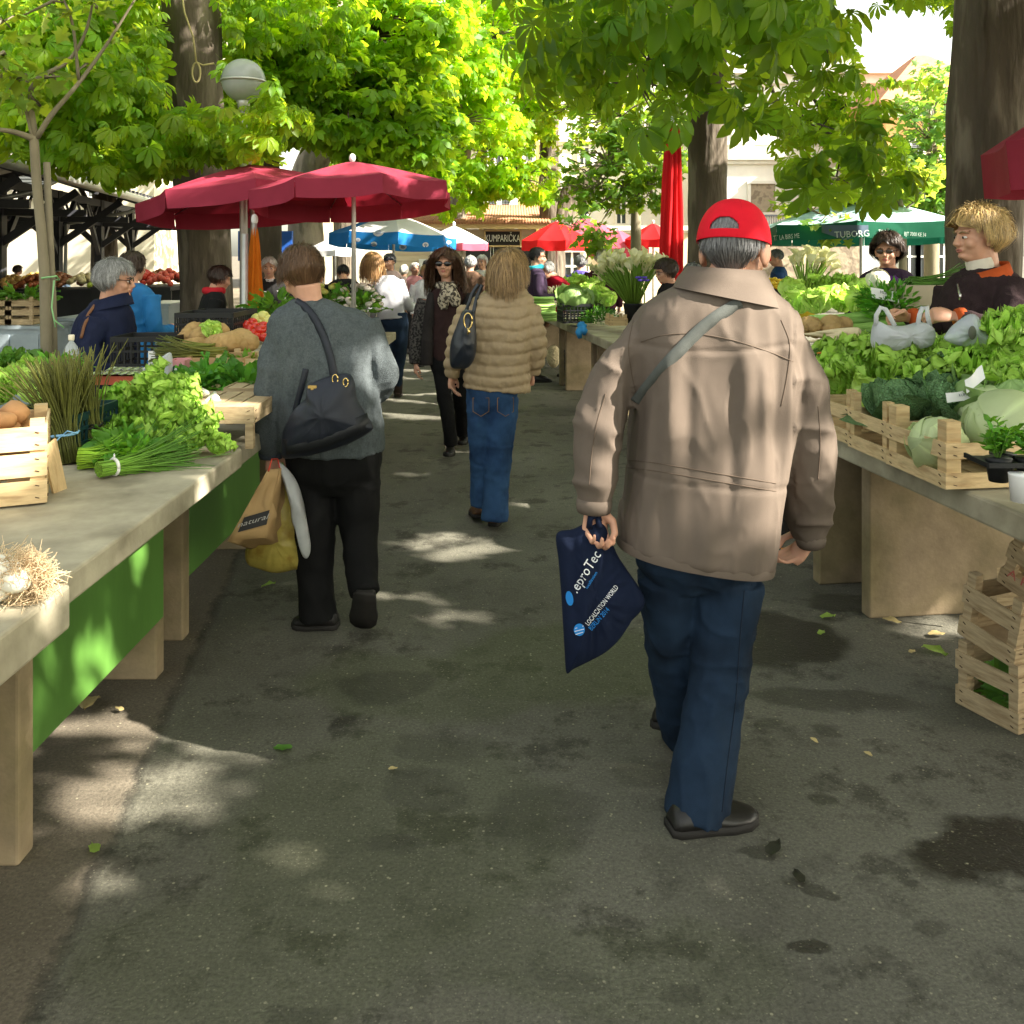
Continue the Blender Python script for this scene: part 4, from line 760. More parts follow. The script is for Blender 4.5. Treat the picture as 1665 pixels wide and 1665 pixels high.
def hair_obj(t, o, fr, m, n=2200, length=.10, seed=1, style='short', wave=.0, vol=1.05, lift=.0, col=(1, 1, 1), tv=.35, width=.0035, nape=-.42, front=.42, part=0.0, name='hair', zmax=9, fringe=False, amp=.10):
    """strands that start on the scalp, hug it and hang; one mesh with the scalp layer under them."""
    g = rng(seed); er = np.array((.077, .097, .088)) * vol; ec = np.array((0, -.012, .028)); c, M = fr
    dn = M.T @ np.array((0, 0, -1.)); dn /= np.linalg.norm(dn)
    d = nrm(g.normal(0, 1, (n * 5, 3)))
    fl = np.where(d[:, 2] > front + .25, True, d[:, 1] < .30 - .25 * (front - d[:, 2]).clip(0, 1) - .1 * (d[:, 2] < 0))
    kp = fl & (d[:, 2] > np.where(d[:, 1] < -.35, nape, np.where(np.abs(d[:, 0]) > .7, -.12, -.3)))
    kp &= d[:, 2] < zmax
    d = d[kp][:n]; n = len(d); p = ec + d * er; seg = 8; L = length * g.uniform(.25, 1.12, n); fly = g.random(n) < .07; st = L / seg
    lay = g.uniform(0, 1, n) + fly * g.uniform(.2, 1.3, n); path = [p]; ph = g.uniform(0, 6.28, n); tint = g.uniform(1 - tv, 1 + tv, n); wh = np.array((.01 + part, -.5, .86))
    side = None
    for k in range(seg):
        q = (p - ec) / er; nn = nrm(q / er); away = nrm(d - wh) * .9 if k < 3 else 0
        if style == 'back': away = np.array((0, -1.2, .1))
        v = dn * (1.0 + .35 * k) + away * (1.3 if k < 2 else .5) + nn * (.25 + lift * (1 if k < 4 else -.2)) + g.normal(0, .16, (n, 3)) * np.where(fly, 3.0, 1.0)[:, None]
        if wave: v = v + np.stack([np.sin(ph + k * 1.7), np.cos(ph * 1.3 + k * 1.5), np.zeros(n)], 1) * wave
        if style == 'up': v = dn * .22 + np.array((0, -1.0, .02)) + nn * (.5 * lift if k < 3 else -.6) + g.normal(0, .2, (n, 3)) + (np.stack([np.sin(ph + k * 1.7), np.zeros(n), np.cos(ph * 1.3 + k * 1.5)], 1) * wave)
        v = nrm(v); p = p + v * st[:, None]
        q = (p - ec) / er; r = np.linalg.norm(q, axis=1); lim = 1.0 + amp * lay + lift * .18 * min(k, 4) / 4
        if style in ('short', 'up'): lim = lim - np.clip((-.01 - p[:, 2]) / .09, 0, 1) * .22; hug = np.clip((-.015 - p[:, 2]) / .05, 0, 1)[:, None] * .035; p = p - hug * (p - ec) * (1, 1, 0) * 4; r = np.linalg.norm((p - ec) / er, axis=1)
        else: lim = np.where(p[:, 2] < -.06, .80, lim)
        s_ = np.where(r < lim, lim / (r + 1e-9), 1); p = ec + (p - ec) * s_[:, None]
        if not fringe:
            sgn = np.where(d[:, 0] + part * 3 > 0, 1, -1); mn = .076 * np.clip((.080 - p[:, 2]) / .055, 0, 1); fr_ = p[:, 1] > .012
            p = p.copy(); p[:, 0] = np.where(fr_ & (np.abs(p[:, 0]) < mn), sgn * mn * (1 + .15 * lay), p[:, 0]); p[:, 1] = np.where(fr_ & (p[:, 2] < .05), np.minimum(p[:, 1], .055), p[:, 1])
        path.append(p)
    Pth = np.stack(path, 1); tg = nrm(np.gradient(Pth, axis=1)); nn = nrm((Pth - ec) / er**2); sd = nrm(np.cross(tg, nn) + g.normal(0, .25, (n, 1, 3)))
    wv = width * np.linspace(1, .35, seg + 1)[None, :, None] * g.uniform(.6, 1.3, (n, 1, 1)); A, B = Pth - sd * wv, Pth + sd * wv
    V = np.stack([A, B], 2).reshape(n, -1, 3); b = np.arange(n)[:, None, None] * (2 * (seg + 1)); k = np.arange(seg)[None, :, None] * 2
    f = (b + k + np.array((0, 1, 3, 2))[None, None, :]).reshape(-1, 4); V = V.reshape(-1, 3)
    cc = np.repeat(tint, 2 * (seg + 1))[:, None] * np.asarray(col)[None, :]
    # scalp layer
    m_ = MB(); m_.ell((0, 0, 0), (1, 1, 1), None, 36, 24); u = m_.v[0]; F4 = []
    for q in m_.f:
        h = u[list(q)].mean(0); h = h / np.linalg.norm(h)
        ok = (h[2] > front + .25 or h[1] < .28 - .25 * min(max(front - h[2], 0), 1) - .1 * (h[2] < 0)) and h[2] > (nape if h[1] < -.35 else (-.12 if abs(h[0]) > .7 else -.3))
        if h[2] > zmax: ok = False
        if ok: F4.append(q if len(q) == 4 else (q[0], q[1], q[2], q[2]))
    F4 = np.array(F4); lo = len(V); V = np.concatenate([V, ec + u * er * 1.0]); cc = np.concatenate([cc, np.full((len(u), 3), .55) * np.asarray(col)])
    me = bpy.data.meshes.new(name); Vw = tf(fr, V) - np.asarray(o); faces = f.tolist() + [[x for i, x in enumerate(q) if x not in q[:i]] for q in (F4 + lo).tolist()]
    me.from_pydata(Vw.tolist(), [], faces); at = me.color_attributes.new('Col', 'FLOAT_COLOR', 'POINT'); at.data.foreach_set('color', np.column_stack([cc, np.ones(len(cc))]).astype(np.float32).ravel())
    me.polygons.foreach_set('use_smooth', np.full(len(me.polygons), True)); me.materials.append(m)
    return link(name, me, t)
def shoe(t, o, heel, toe, w_=.048, h=.085, mats=(M_shoe, M_sole), name='shoe', up=(0, 0, 1.)):
    heel, toe = np.asarray(heel, float), np.asarray(toe, float); y = nrm(toe - heel); L = np.linalg.norm(toe - heel); x = nrm(np.cross(y, up)); z = np.cross(x, y)
    sec = [(-.0, .030, .055, .04), (.06, .040, .070, .075), (.25, .043, .085, .082), (.45, .045, .080, .070), (.65, .052, .060, .050), (.85, .048, .045, .035), (.97, .030, .034, .024), (1.0, .012, .022, .016)]
    mb = MB(); rr = []
    for u, hw, _, hh in sec:
        a = np.linspace(0, 2 * PI, 18, endpoint=False); cs, sn = np.cos(a), np.sin(a); hw2 = hw * w_ / .048; hz = hh * h / .085
        rr.append(heel + y * (u * L) + np.outer(hw2 * np.sign(cs) * np.abs(cs)**.8, x) + np.outer(.014 + np.where(sn > 0, hz * sn**.8 if False else hz * np.abs(sn)**.8, 0), z))
    mb.loft(rr); s = put(name, mb, mats[0], t, o)
    mb = MB(); rr = []
    for u, hw, _, hh in [(-.02, .028, 0, 0)] + sec + [(1.02, .01, 0, 0)]:
        hw2 = hw * w_ / .048 * 1.08; c = heel + y * (u * L); rr.append(np.array([c - x * hw2, c + x * hw2, c + x * hw2 + z * .02, c - x * hw2 + z * .02]))
    mb.loft(rr); put('sole', mb, mats[1], s, o); return s
def limb(mb, pts, n=18, smooth=0, flat=1.0):
    a = np.array([list(p[0]) + [p[1]] for p in pts], float); a = cr(a, smooth or max(10, 5 * len(a))); mb.tube(a[:, :3], a[:, 3], n, flat=flat)
class Fig:
    """A person whose joints, widths and clothes are placed in the world. px/py joints are read at depth Z + dz."""
    def __init__(s, label, px, Z, group=None, gx=None, name='person'):
        s.Z = Z; s.o = np.array(((px - CX) / F * Z, Z, 0.)); s.label = label; s.body = MB(); s.t = None; s.group = group
    def p(s, px, py, dz=0.0): return P(px, py, s.Z + dz)
    def r(s, r, dz=0.0): return r * (s.Z + dz) / F
    def pts(s, L): return [(s.p(a[0], a[1], a[3] if len(a) > 3 else 0), s.r(a[2], a[3] if len(a) > 3 else 0)) for a in L]
    def rings(s, L, n=28, p=2.5):
        """(xl, xr, py, depth half m, dz, tilt)"""
        out = []
        for a in L:
            xl, xr, py, hd = a[:4]; dz = a[4] if len(a) > 4 else 0; tx = a[5] if len(a) > 5 else 0
            c = s.p((xl + xr) / 2, py, dz); out.append(ring(c, s.r((xr - xl) / 2, dz), hd, n, p, 0, tx))
        return out
    def finish(s, vox=.006, col=None):
        me = remesh(s.body, vox, 2, s.o, mats=(M_skin,), name='person')
        at = me.color_attributes.new('Col', 'FLOAT_COLOR', 'POINT'); n = len(me.vertices); c = np.tile(np.array((1, 1, 1, 1.)) if col is None else np.array((*col, 1)), (n, 1)); at.data.foreach_set('color', c.astype(np.float32).ravel())
        s.t = link('person', me, None, s.o); tag(s.t, s.label, 'person', s.group); return s.t
    def cloth(s, name, mb, m, vox=.010, smooth=3, folds=(), post=None):
        return link(name, remesh(mb, vox, smooth, s.o, folds, (m,), name, post), s.t)
    def add(s, name, mb, m, **k): return put(name, mb, m, s.t, s.o, **k)
def smooth_rings(mb, rings, k=28):
    a = np.array(rings); m = len(a); e = cr(a.reshape(m, -1), k).reshape(k, a.shape[1], 3); mb.loft(list(e))
def pouch(outline, Z, thick, n=72, folds=(), seed=0, skew=0.0, flat=.5, ctr=None, back=True):
    """a soft bag: its outline at depth Z filled out to front and back."""
    a = np.array([P(x, y, Z) for x, y in outline]); e = np.vstack([a, a[:1]]); m = len(a); k = n // m + 1
    ext = np.vstack([a[-1:], a, a[:2]]); L = []
    for i in range(m):
        p0, p1, p2, p3 = ext[i], ext[i + 1], ext[i + 2], ext[i + 3]
        for u in np.linspace(0, 1, k, endpoint=False): L.append(.5 * (2 * p1 + (p2 - p0) * u + (2 * p0 - 5 * p1 + 4 * p2 - p3) * u**2 + (3 * p1 - p0 - 3 * p2 + p3) * u**3))
    b = np.array(L); c = b.mean(0) if ctr is None else P(ctr[0], ctr[1], Z); sc_ = [1, .985, .93, .84, .72, .58, .42, .25, .1]; rings = []
    ew = np.abs(b - c).mean(0) * 1.25; an = np.arctan2(b[:, 2] - c[2], b[:, 0] - c[0]); el_ = np.stack([np.cos(an) * ew[0], 0 * an, np.sin(an) * ew[2]], 1)
    def R_(s, sg):
        q = c + s * ((b - c) * s + el_ * (1 - s)); d = thick * (1 - s**2)**flat if s < 1 else 0; q = q.copy(); q[:, 1] += sg * d + skew * (q[:, 0] - c[0])
        for f in folds: q[:, 1] += sg * fold(q, f[0], f[1], f[2]) * (1 - s**6)
        return q
    for s in sc_[::-1]: rings.append(R_(s, -1))
    for s in sc_[1:]: rings.append(R_(s, 1))
    return MB().loft(rings)
def strap(pts, bv, wpx, Z, off=.006, thick=.003, n=40, offs=None):
    a = cr(np.array(pts, float), n); c = []
    for x, y in a[:, :2]:
        h = hit(bv, x, y, off); c.append(h if h is not None else None)
    last = [q for q in c if q is not None]; zf = last[0][1] if last else Z
    out = []
    for (x, y), q in zip(a[:, :2], c):
        if q is not None: zf = q[1]
        out.append(P(x, y, zf))
    c = np.array(out); 
    for _ in range(6): c[1:-1, 1] = np.minimum(c[1:-1, 1], (c[:-2, 1] + c[2:, 1]) / 2) * .6 + .4 * (c[:-2, 1] + c[2:, 1]) / 2
    t = nrm(np.gradient(c, axis=0)); sd = nrm(np.cross(t, np.array((0, 1., 0)))); w_ = wpx / F * Z / 2; V = []
    for q, s in zip(c, sd):
        l, r_ = q - s * w_, q + s * w_
        V.append(np.array([l + (0, .004, 0), q + (0, -.002, 0), r_ + (0, .004, 0), r_ + (0, .004 + thick, 0), q + (0, thick, 0), l + (0, .004 + thick, 0)]))
    return MB().loft(V)
def wristband(fig, c, d, r, m, name='cuff'):
    d = nrm(d); fig.add(name, MB().tube([c - d * .022, c, c + d * .018], [r * 1.04, r * 1.07, r * .98], 16), m)

# ================================================================== the man in the red cap
f = Fig('man from behind in bright red cap and tan jacket with a strap across', 1150, 2.72); k = 2.72 / F
M_jacket = fabric('tan_jacket', (.126, .099, .079), .10, 6, .22, 600, .8, wrk=(6, .16, .012))
hf = head_frame(f.p(1194, 404, .02), R(28), R(9), 0, 1.16)
add_head(f.body, hf, f.p(1188, 505, .05), neckr=.060)
Larm = [(1050, 545, 34, 0), (1003, 605, 36, -.02), (975, 700, 40, -.05), (967, 785, 34, -.06), (966, 822, 27, -.06)]
Rarm = [(1272, 560, 36, 0), (1302, 630, 42, .01), (1310, 720, 49, .03), (1310, 800, 45, .07), (1316, 850, 32, .10), (1318, 876, 24, .11)]
for A in (Larm, Rarm): limb(f.body, f.pts([(a[0], a[1], min(a[2] * .62, 22), a[3]) for a in A]))
hand(f.body, f.p(966, 824, -.06), (.03, .03, -1), (.35, -1, 0), -1, .95, 1.02, .9)
hand(f.body, f.p(1319, 874, .11), (-.5, .35, -.8), (-.75, -.3, .55), 1, .55, 1.0, .7)
smooth_rings(f.body, f.rings([(1130, 1225, 470, .07), (1070, 1270, 510, .08), (1060, 1270, 600, .11), (1055, 1255, 750, .12), (1066, 1222, 870, .09), (1090, 1200, 915, .06)]))
Lleg = [(1085, 930, 50, .02), (1094, 1050, 43, .10), (1103, 1140, 37, .20), (1110, 1196, 33, .27)]
Rleg = [(1186, 940, 55, 0), (1175, 1050, 50, .0), (1160, 1150, 47, -.02), (1143, 1255, 50, -.06), (1131, 1332, 52, -.09)]
for A in (Lleg, Rleg): limb(f.body, f.pts([(a[0], a[1], a[2] * .75, a[3]) for a in A]))
t = f.finish(.0045)
mb = MB()
smooth_rings(mb, f.rings([(1128, 1232, 452, .075), (1098, 1250, 468, .095), (1058, 1276, 490, .115), (1030, 1298, 520, .13), (1024, 1302, 570, .145), (1026, 1296, 640, .155), (1024, 1288, 720, .16), (1016, 1276, 800, .165), (1007, 1264, 850, .17, 0, -.08), (1004, 1252, 895, .17, 0, -.17)]), 34)
for A in (Larm, Rarm): limb(mb, f.pts(A), 22)
zl = lambda py: H - (py - HY) * k
def jpost(v, n):
    d = np.zeros(len(v)); x = (v[:, 0] / v[:, 1] * F + CX); z = v[:, 2]
    arm = (x < 1012) | (x > 1292)
    d -= .0045 * np.exp(-((z - zl(552) + .02 * np.cos((x - 1160) / 90)) / .007)**2) * (~arm)                     # yoke seam
    d -= .004 * np.exp(-((z - zl(757 + (x - 1010) * .09)) / .008)**2) * (~arm)                                    # waist drawcord
    q = np.column_stack([x / 60, v[:, 1] * 3, z * 2.2]); d += .012 * vnoise(q, 5) * (~arm) * np.clip((zl(560) - z) * 4, 0, 1)
    a2 = 1 - np.abs(vnoise(np.column_stack([x / 70 + z * 5, v[:, 1] * 5, z * 13]), 9)); d += np.where(arm, .013 * (a2**2 - .5), 0)
    for cx_, cy_, sx_, sy_, am in ((1034, 640, 18, 90, -.020), (1268, 700, 14, 130, -.020), (1090, 650, 14, 80, .016), (1120, 690, 12, 110, -.010), (1215, 610, 16, 70, .014), (1190, 700, 12, 90, -.010), (1060, 600, 10, 50, -.010), (1240, 640, 9, 60, .010), (1150, 850, 20, 60, .010), (1080, 830, 16, 80, -.010)):
        d += am * np.exp(-((x - cx_) / sx_)**2 - ((z - zl(cy_)) / (sy_ * k))**2) * (n[:, 1] < .2)
    return d
jk = f.cloth('jacket', mb, M_jacket, .0075, 3, [(.010, (8, 8, 2.2), 3, .8), (.0035, (20, 20, 8), 8, .9)], jpost); jk['label'] = 'tan hip-length jacket'
a = f.rings([(1104, 1256, 474, .100, .0, -.16), (1110, 1246, 456, .088, 0, -.10), (1124, 1236, 437, .082, .0, -.06)], 36); b_ = f.rings([(1119, 1241, 436, .089, .0, -.06), (1103, 1254, 458, .102, -.004, -.10), (1096, 1268, 484, .125, -.006, -.20)], 36)
mb = MB(); mb.loft(a[::-1][::-1] + b_, cap=False); f.add('collar', mb, M_jacket)
for A, side in ((Larm, -1), (Rarm, 1)):
    q, q0 = A[-1], A[-2]; c = f.p(q[0], q[1], q[3]); wristband(f, c, c - f.p(q0[0], q0[1], q0[3]), f.r(q[2]), M_jacket, 'cuff')
f.add('hem', MB().loft(f.rings([(1002, 1254, 887, .173, 0, -.17), (1000, 1256, 895, .175, 0, -.17), (1002, 1254, 903, .173, 0, -.17)], 44), cap=False), M_jacket)
mb = MB(); smooth_rings(mb, f.rings([(1040, 1240, 880, .13), (1037, 1239, 915, .125), (1070, 1210, 955, .07)]), 10)
for A in (Lleg, Rleg): limb(mb, f.pts(A), 22)
f.cloth('jeans', mb, M_denim, .0075, 2, [(.007, (16, 16, 5), 13, .8), (.006, (7, 7, 15), 15, .9)])
shoe(t, f.o, G(1090, 1353) + (0, .005, 0), G(1228, 1330), .052, .058); shoe(t, f.o, f.p(1076, 1176, .27) * (1, 1, 0) + (0, 0, .07), f.p(1112, 1200, .50) * (1, 1, 0) + (0, 0, .01), .050, .07)
# cap
M_cap = fabric('red_cap', (.62, .008, .022), .08, 20, .25, 700, .75)
cap_ = MB(); na, ne = 180, 64; V = np.zeros((ne + 1, na, 3))
for i in range(ne + 1):
    el = (i / ne) * (PI / 2 - .02) ; 
    for j in range(na):
        az = 2 * PI * j / na; bul = 1 + .012 * abs(math.cos(az * 3)); r_ = math.cos(el)**.82
        V[i, j] = (.0885 * r_ * math.sin(az) * bul, -.008 - .106 * r_ * math.cos(az) * bul, .010 + .112 * math.sin(el)**1.0)
V = tf(hf, V.reshape(-1, 3)).reshape(ne + 1, na, 3); fc = []
for i in range(ne):
    for j in range(na):
        az = (2 * PI * (j + .5) / na + PI) % (2 * PI) - PI; zz = i + .5
        if abs(az) < .42 and 7.8 < zz < 9.2 + 11.3 * math.sqrt(max(0, 1 - (az / .42)**2)): continue
        fc.append((i * na + j, i * na + (j + 1) % na, (i + 1) * na + (j + 1) % na, (i + 1) * na + j))
fc.append(tuple(range(ne * na, (ne + 1) * na))); cap_.add(V.reshape(-1, 3), fc)
ht = f.add('cap', cap_, M_cap); ht['label'] = 'bright red baseball cap with open back strap'; sm = ht.modifiers.new('thick', 'SOLIDIFY'); sm.thickness = .0035; sm.offset = 1
br = np.array([[tf(hf, (x * .072, .072 + (1 - x * x) * .035 + u * .065 * math.sqrt(max(0, 1 - (.95 * x)**2)), .012 - u * .018 - .012 * x * x)) for u in np.linspace(0, 1, 6)] for x in np.linspace(-1, 1, 15)])
bm = put('brim', MB().grid(br), M_cap, ht, f.o); sm = bm.modifiers.new('thick', 'SOLIDIFY'); sm.thickness = .003
put('button', MB().ell(tf(hf, (0, -.008, .122)), (.008, .008, .005)), M_cap, ht, f.o)
mb = MB()
for a0 in range(6):
    az = a0 * PI / 3 + PI / 6; mb.tube([tf(hf, (.0905 * math.cos(e)**.82 * math.sin(az), -.008 - .108 * math.cos(e)**.82 * math.cos(az), .010 + .1145 * math.sin(e))) for e in np.linspace(.36 if a0 in (0, 5) else .02, PI / 2 - .03, 14)], .0011, 5)
put('seam', mb, mat('cap_seam', (.36, .004, .012), .8), ht, f.o)
hair_obj(t, f.o, hf, hairmat('grey_hair', (.16, .16, .165)), 3200, .035, 3, 'short', width=.0022, nape=-.72, vol=1.0, zmax=.5, amp=.02)
mb = MB()
for q in (-1, 1): mb.tube([tf(hf, (q * .083, -.01, .018)), tf(hf, (q * .081, .04, .012)), tf(hf, (q * .07, .088, .006))], .0022, 6)
f.add('glasses', mb, M_steel)
bv = bvh_of([jk])
sp = [(1206, 493), (1185, 503), (1150, 527), (1115, 560), (1080, 598), (1050, 634), (1034, 655)]
f.add('shoulder_strap', strap(sp, bv, 20, 2.6, .007, .004, 48), fabric('grey_webbing', (.085, .092, .085), .12, 30, .4, 500))['label'] = 'grey webbing shoulder strap'
def seam(pts, r=.0013, off=.0005, m=None):
    a = cr(np.array(pts, float), 40); c = [hit(bv, x, y, off) for x, y in a]; c = np.array([q for q in c if q is not None])
    if len(c) > 4: f.add('seam', MB().tube(c, r, 5), m or mat('jacket_seam', (.10, .072, .052), .9))
seam([(1042, 556), (1080, 545), (1130, 543), (1190, 553), (1250, 572), (1290, 588)]); seam([(1018, 748), (1060, 752), (1120, 762), (1190, 774), (1262, 786)]); seam([(1018, 760), (1060, 765), (1120, 775), (1190, 787), (1262, 799)]); seam([(1006, 915), (1060, 922), (1130, 933), (1200, 944), (1248, 950)])
seam([(1030, 520), (1022, 560), (1026, 600), (1034, 640)]); seam([(1270, 520), (1284, 560), (1280, 610), (1270, 660)]); seam([(985, 640), (970, 690), (962, 740), (958, 790)]); seam([(1330, 660), (1334, 720), (1330, 780)])
jn = [c for c in t.children if c.name.startswith('jeans')][0]; bvj = bvh_of([jn]); bv_, bv = bv, bvj
seam([(1210, 960), (1203, 1040), (1196, 1140), (1183, 1240), (1174, 1320)], .0018, .0005, mat('denim_seam', (.006, .012, .026), .9)); bv = bv_
# tote bag in his left hand
ol = [(968, 842), (952, 850), (932, 860), (905, 868), (908, 910), (912, 960), (915, 1010), (918, 1060), (921, 1094), (932, 1088), (960, 1074), (985, 1060), (1005, 1042), (1022, 1018), (1028, 1008), (1040, 996), (1049, 976), (1036, 950), (1018, 924), (1003, 900), (990, 868), (980, 850)]
bz = 2.66; mb = pouch(ol, bz, .045, 110, [(.020, (34, 10, 4), 21), (.010, (60, 10, 7), 24)], ctr=(965, 960)); bo = P(962, 1094, bz)
M_tote = fabric('navy_cotton', (.006, .011, .030), .2, 10, .3, 500)
bag = put('tote_bag', mb, M_tote, None, bo, label='dark navy cotton tote bag with white and blue print in the capped man\'s hand', cat='bag')
put('handle', MB().tube([P(958, 858, bz - .02), P(960, 842, bz - .03), P(972, 838, bz - .01), P(984, 856, bz + .02)], .009, 8).tube([P(975, 858, bz - .03), P(972, 840, bz - .02), P(964, 838, bz)], .009, 8), M_tote, bag, bo)
bb = bvh_of([bag]); M_pw = mat('print_white', (.72, .74, .76), .7, .05); M_pb = mat('print_blue', (.02, .22, .62), .7, .05)
put('lettering', text_px('.eproTec', bb, 938, 966, 24, R(58), bz, .003, .1, font_scale=.86), M_pw, bag, bo); put('lettering', text_px('LOCALIZATION WORLD', bb, 957, 1018, 11.5, R(52), bz, .003, font_scale=.62), M_pw, bag, bo)
put('lettering', text_px('BERLIN 2014', bb, 962, 1026, 11.5, R(49), bz, .003, font_scale=.72), M_pb, bag, bo); put('lettering', text_px('localization', bb, 955, 958, 7, R(58), bz, .003), M_pb, bag, bo)
def disc_px(bv, x, y, rx, ry, Z, ang=0, stripes=0):
    mb = MB(); c = hit(bv, x, y, .003); a = np.linspace(0, 2 * PI, 25)[:-1]; pts = []
    for s in (1, .5):
        for q in a:
            X, Y = rx * s * math.cos(q), ry * s * math.sin(q); h = hit(bv, x + X * math.cos(ang) - Y * math.sin(ang), y + X * math.sin(ang) + Y * math.cos(ang), .003); pts.append(h if h is not None else c)
    pts.append(c); mb.add(pts, [(i, (i + 1) % 24, 24 + (i + 1) % 24, 24 + i) for i in range(24)] + [(24 + i, 24 + (i + 1) % 24, 48) for i in range(24)]); return mb
put('emblem', disc_px(bb, 926, 973, 6, 12, bz, R(-10)), M_pb, bag, bo); put('emblem', disc_px(bb, 942, 1024, 9, 10, bz), M_pb, bag, bo)
mb = MB()
for i, dy in enumerate((-4, 1, 6)): mb.add(np.array([hit(bb, 942 + sx_ * (8 - abs(dy) * .3), 1024 + dy + sy_, .0045) for sx_, sy_ in ((-1, 2.4), (1, -1.6), (1, -2.8), (-1, 1.2))]), [(0, 1, 2, 3)])
put('emblem', mb, M_pw, bag, bo)
c = f.p(1290, 893, .20); put('carrot_stick', MB().tube([c + (.025, -.01, .012), c, c + (-.035, .012, -.004)], [.008, .010, .004], 8), mat('carrot', (.85, .26, .03), .5, .15, 20), None, c, label='small orange carrot piece held in the capped man\'s right hand', cat='carrot')

# ================================================================== the woman in the grey cardigan
f = Fig('stout woman from behind in grey wool cardigan and black trousers', 545, 4.0); k = 4.0 / F
M_wool = fabric('grey_wool', (.092, .108, .114), .28, 120, .8, 300, .95, col2=(.078, .092, .097), c2s=40, bdist=.008)
hf = head_frame(f.p(491, 446, .03), R(-32), R(30), R(-6), 1.0)
add_head(f.body, hf, f.p(505, 505, 0), neckr=.056)
Larm = [(470, 528, 27, 0), (452, 590, 31, -.02), (443, 660, 29, -.04), (438, 715, 23, -.02), (441, 738, 17, 0)]
Rarm = [(590, 528, 27, 0), (614, 580, 25, .0), (624, 612, 23, .02), (612, 640, 17, .14), (590, 645, 13, .24)]
for A in (Larm, Rarm): limb(f.body, f.pts([(a[0], a[1], min(15, a[2] * .6), a[3]) for a in A]))
hand(f.body, f.p(442, 736, 0), (.10, .05, -1), (.6, -.6, 0), -1, 1.0, .98, .8); hand(f.body, f.p(592, 645, .24), (-.3, .9, .1), (-.5, .2, -.6), 1, .6, .95)
smooth_rings(f.body, f.rings([(470, 535, 500, .06), (455, 590, 520, .08), (460, 600, 600, .11), (472, 606, 700, .12), (500, 588, 765, .08)]))
Lleg = [(506, 765, 36, 0), (510, 850, 34, .0), (514, 930, 30, .0), (518, 1008, 29, -.02)]
Rleg = [(582, 765, 38, 0), (583, 850, 32, .02), (588, 920, 26, -.06), (594, 965, 23, -.14)]
for A in (Lleg, Rleg): limb(f.body, f.pts([(a[0], a[1], a[2] * .7, a[3]) for a in A]))
t = f.finish(.0055); mb = MB()
smooth_rings(mb, f.rings([(478, 536, 487, .072), (462, 562, 498, .09), (442, 592, 512, .115), (436, 606, 535, .13), (442, 612, 580, .15), (448, 617, 640, .165), (452, 622, 700, .17), (458, 622, 733, .165, 0, -.03)]), 30)
for A in (Larm, Rarm): limb(mb, f.pts(A), 20)
def wpost(v, n):
    x = v[:, 0] / v[:, 1] * F + CX; z = v[:, 2]; return -.016 * np.exp(-((x - 478) / 7)**2 - ((z - (H - (640 - HY) * k)) / .22)**2) - .010 * np.exp(-((x - 606) / 6)**2 - ((z - (H - (610 - HY) * k)) / .18)**2)
cg = f.cloth('cardigan', mb, M_wool, .010, 3, [(.012, (8, 8, 3.5), 31, .8), (.006, (20, 20, 10), 33)], wpost)
q, q0 = Larm[-1], Larm[-2]; wristband(f, f.p(*q[:2]), (0, 0, -1), f.r(19), fabric('grey_rib', (.05, .06, .075), .2, 40, .6, 300))
mb = MB(); smooth_rings(mb, f.rings([(466, 620, 722, .15), (472, 618, 765, .14), (500, 594, 800, .08)]), 10)
for A in (Lleg, Rleg): limb(mb, f.pts(A), 20)
f.cloth('trousers', mb, M_blackcloth, .010, 2, [(.010, (12, 12, 5), 41, .8), (.006, (8, 8, 14), 43)])
shoe(t, f.o, G(548, 1022) + (0, .02, 0), G(476, 1018), .050, .085); s = shoe(t, f.o, f.p(592, 968, -.19), f.p(590, 1022, -.03), .052, .075, up=(0, .9, .3))
hair_obj(t, f.o, hf, hairmat('brown_hair', (.11, .06, .03)), 13000, .075, 5, 'short', vol=1.07, lift=.3, width=.0013, nape=-.6, tv=.45)
bv = bvh_of([cg])
M_nylon = fabric('black_nylon', (.012, .015, .024), .2, 8, .25, 300, .5, spec=.35)
bo = P(530, 745, 3.72)
ol = [(497, 648), (500, 628), (522, 616), (545, 609), (568, 608), (577, 622), (580, 645), (592, 668), (606, 690), (602, 702), (565, 722), (515, 738), (468, 746), (457, 738), (459, 706), (468, 684), (480, 664)]
hb = put('handbag', pouch(ol, 3.74, .085, 110, [(.012, (18, 8, 10), 51), (.007, (35, 8, 18), 55)], flat=.6), M_nylon, None, bo, label='slouchy black nylon handbag slung behind the grey cardigan', cat='handbag')
bb = bvh_of([hb]); bvc = bvh_of([cg, hb])
put('strap', strap([(480, 490), (496, 500), (512, 520), (526, 548), (536, 578), (541, 602), (543, 620)], bv, 13, 3.85, .008, .004, 36), M_nylon, hb, bo)
put('strap', strap([(497, 600), (487, 640), (480, 668)], bv, 10, 3.85, .012, .004, 16), M_nylon, hb, bo)
for x, y, a_ in ((545, 617, 8), (562, 622, 7)):
    h = hit(bb, x, y, .006); r_ = a_ / F * 3.7; put('ring', MB().tube([h + (r_ * .55 * math.cos(q), 0, r_ * math.sin(q)) for q in np.linspace(0, 2 * PI, 17)], .003, 6), M_metal, hb, bo)
h = hit(bb, 508, 629, .006); put('clasp', MB().box(h, (.035, .008, .012)).box(h - (0, .001, .012), (.012, .009, .02)), M_metal, hb, bo, smooth=False)
put('base_panel', strap([(463, 728), (510, 720), (560, 702), (600, 684)], bb, 26, 3.7, .004, .003, 30), mat('black_leather_panel', (.010, .011, .013), .45, .2, 20, .2, 90), hb, bo)
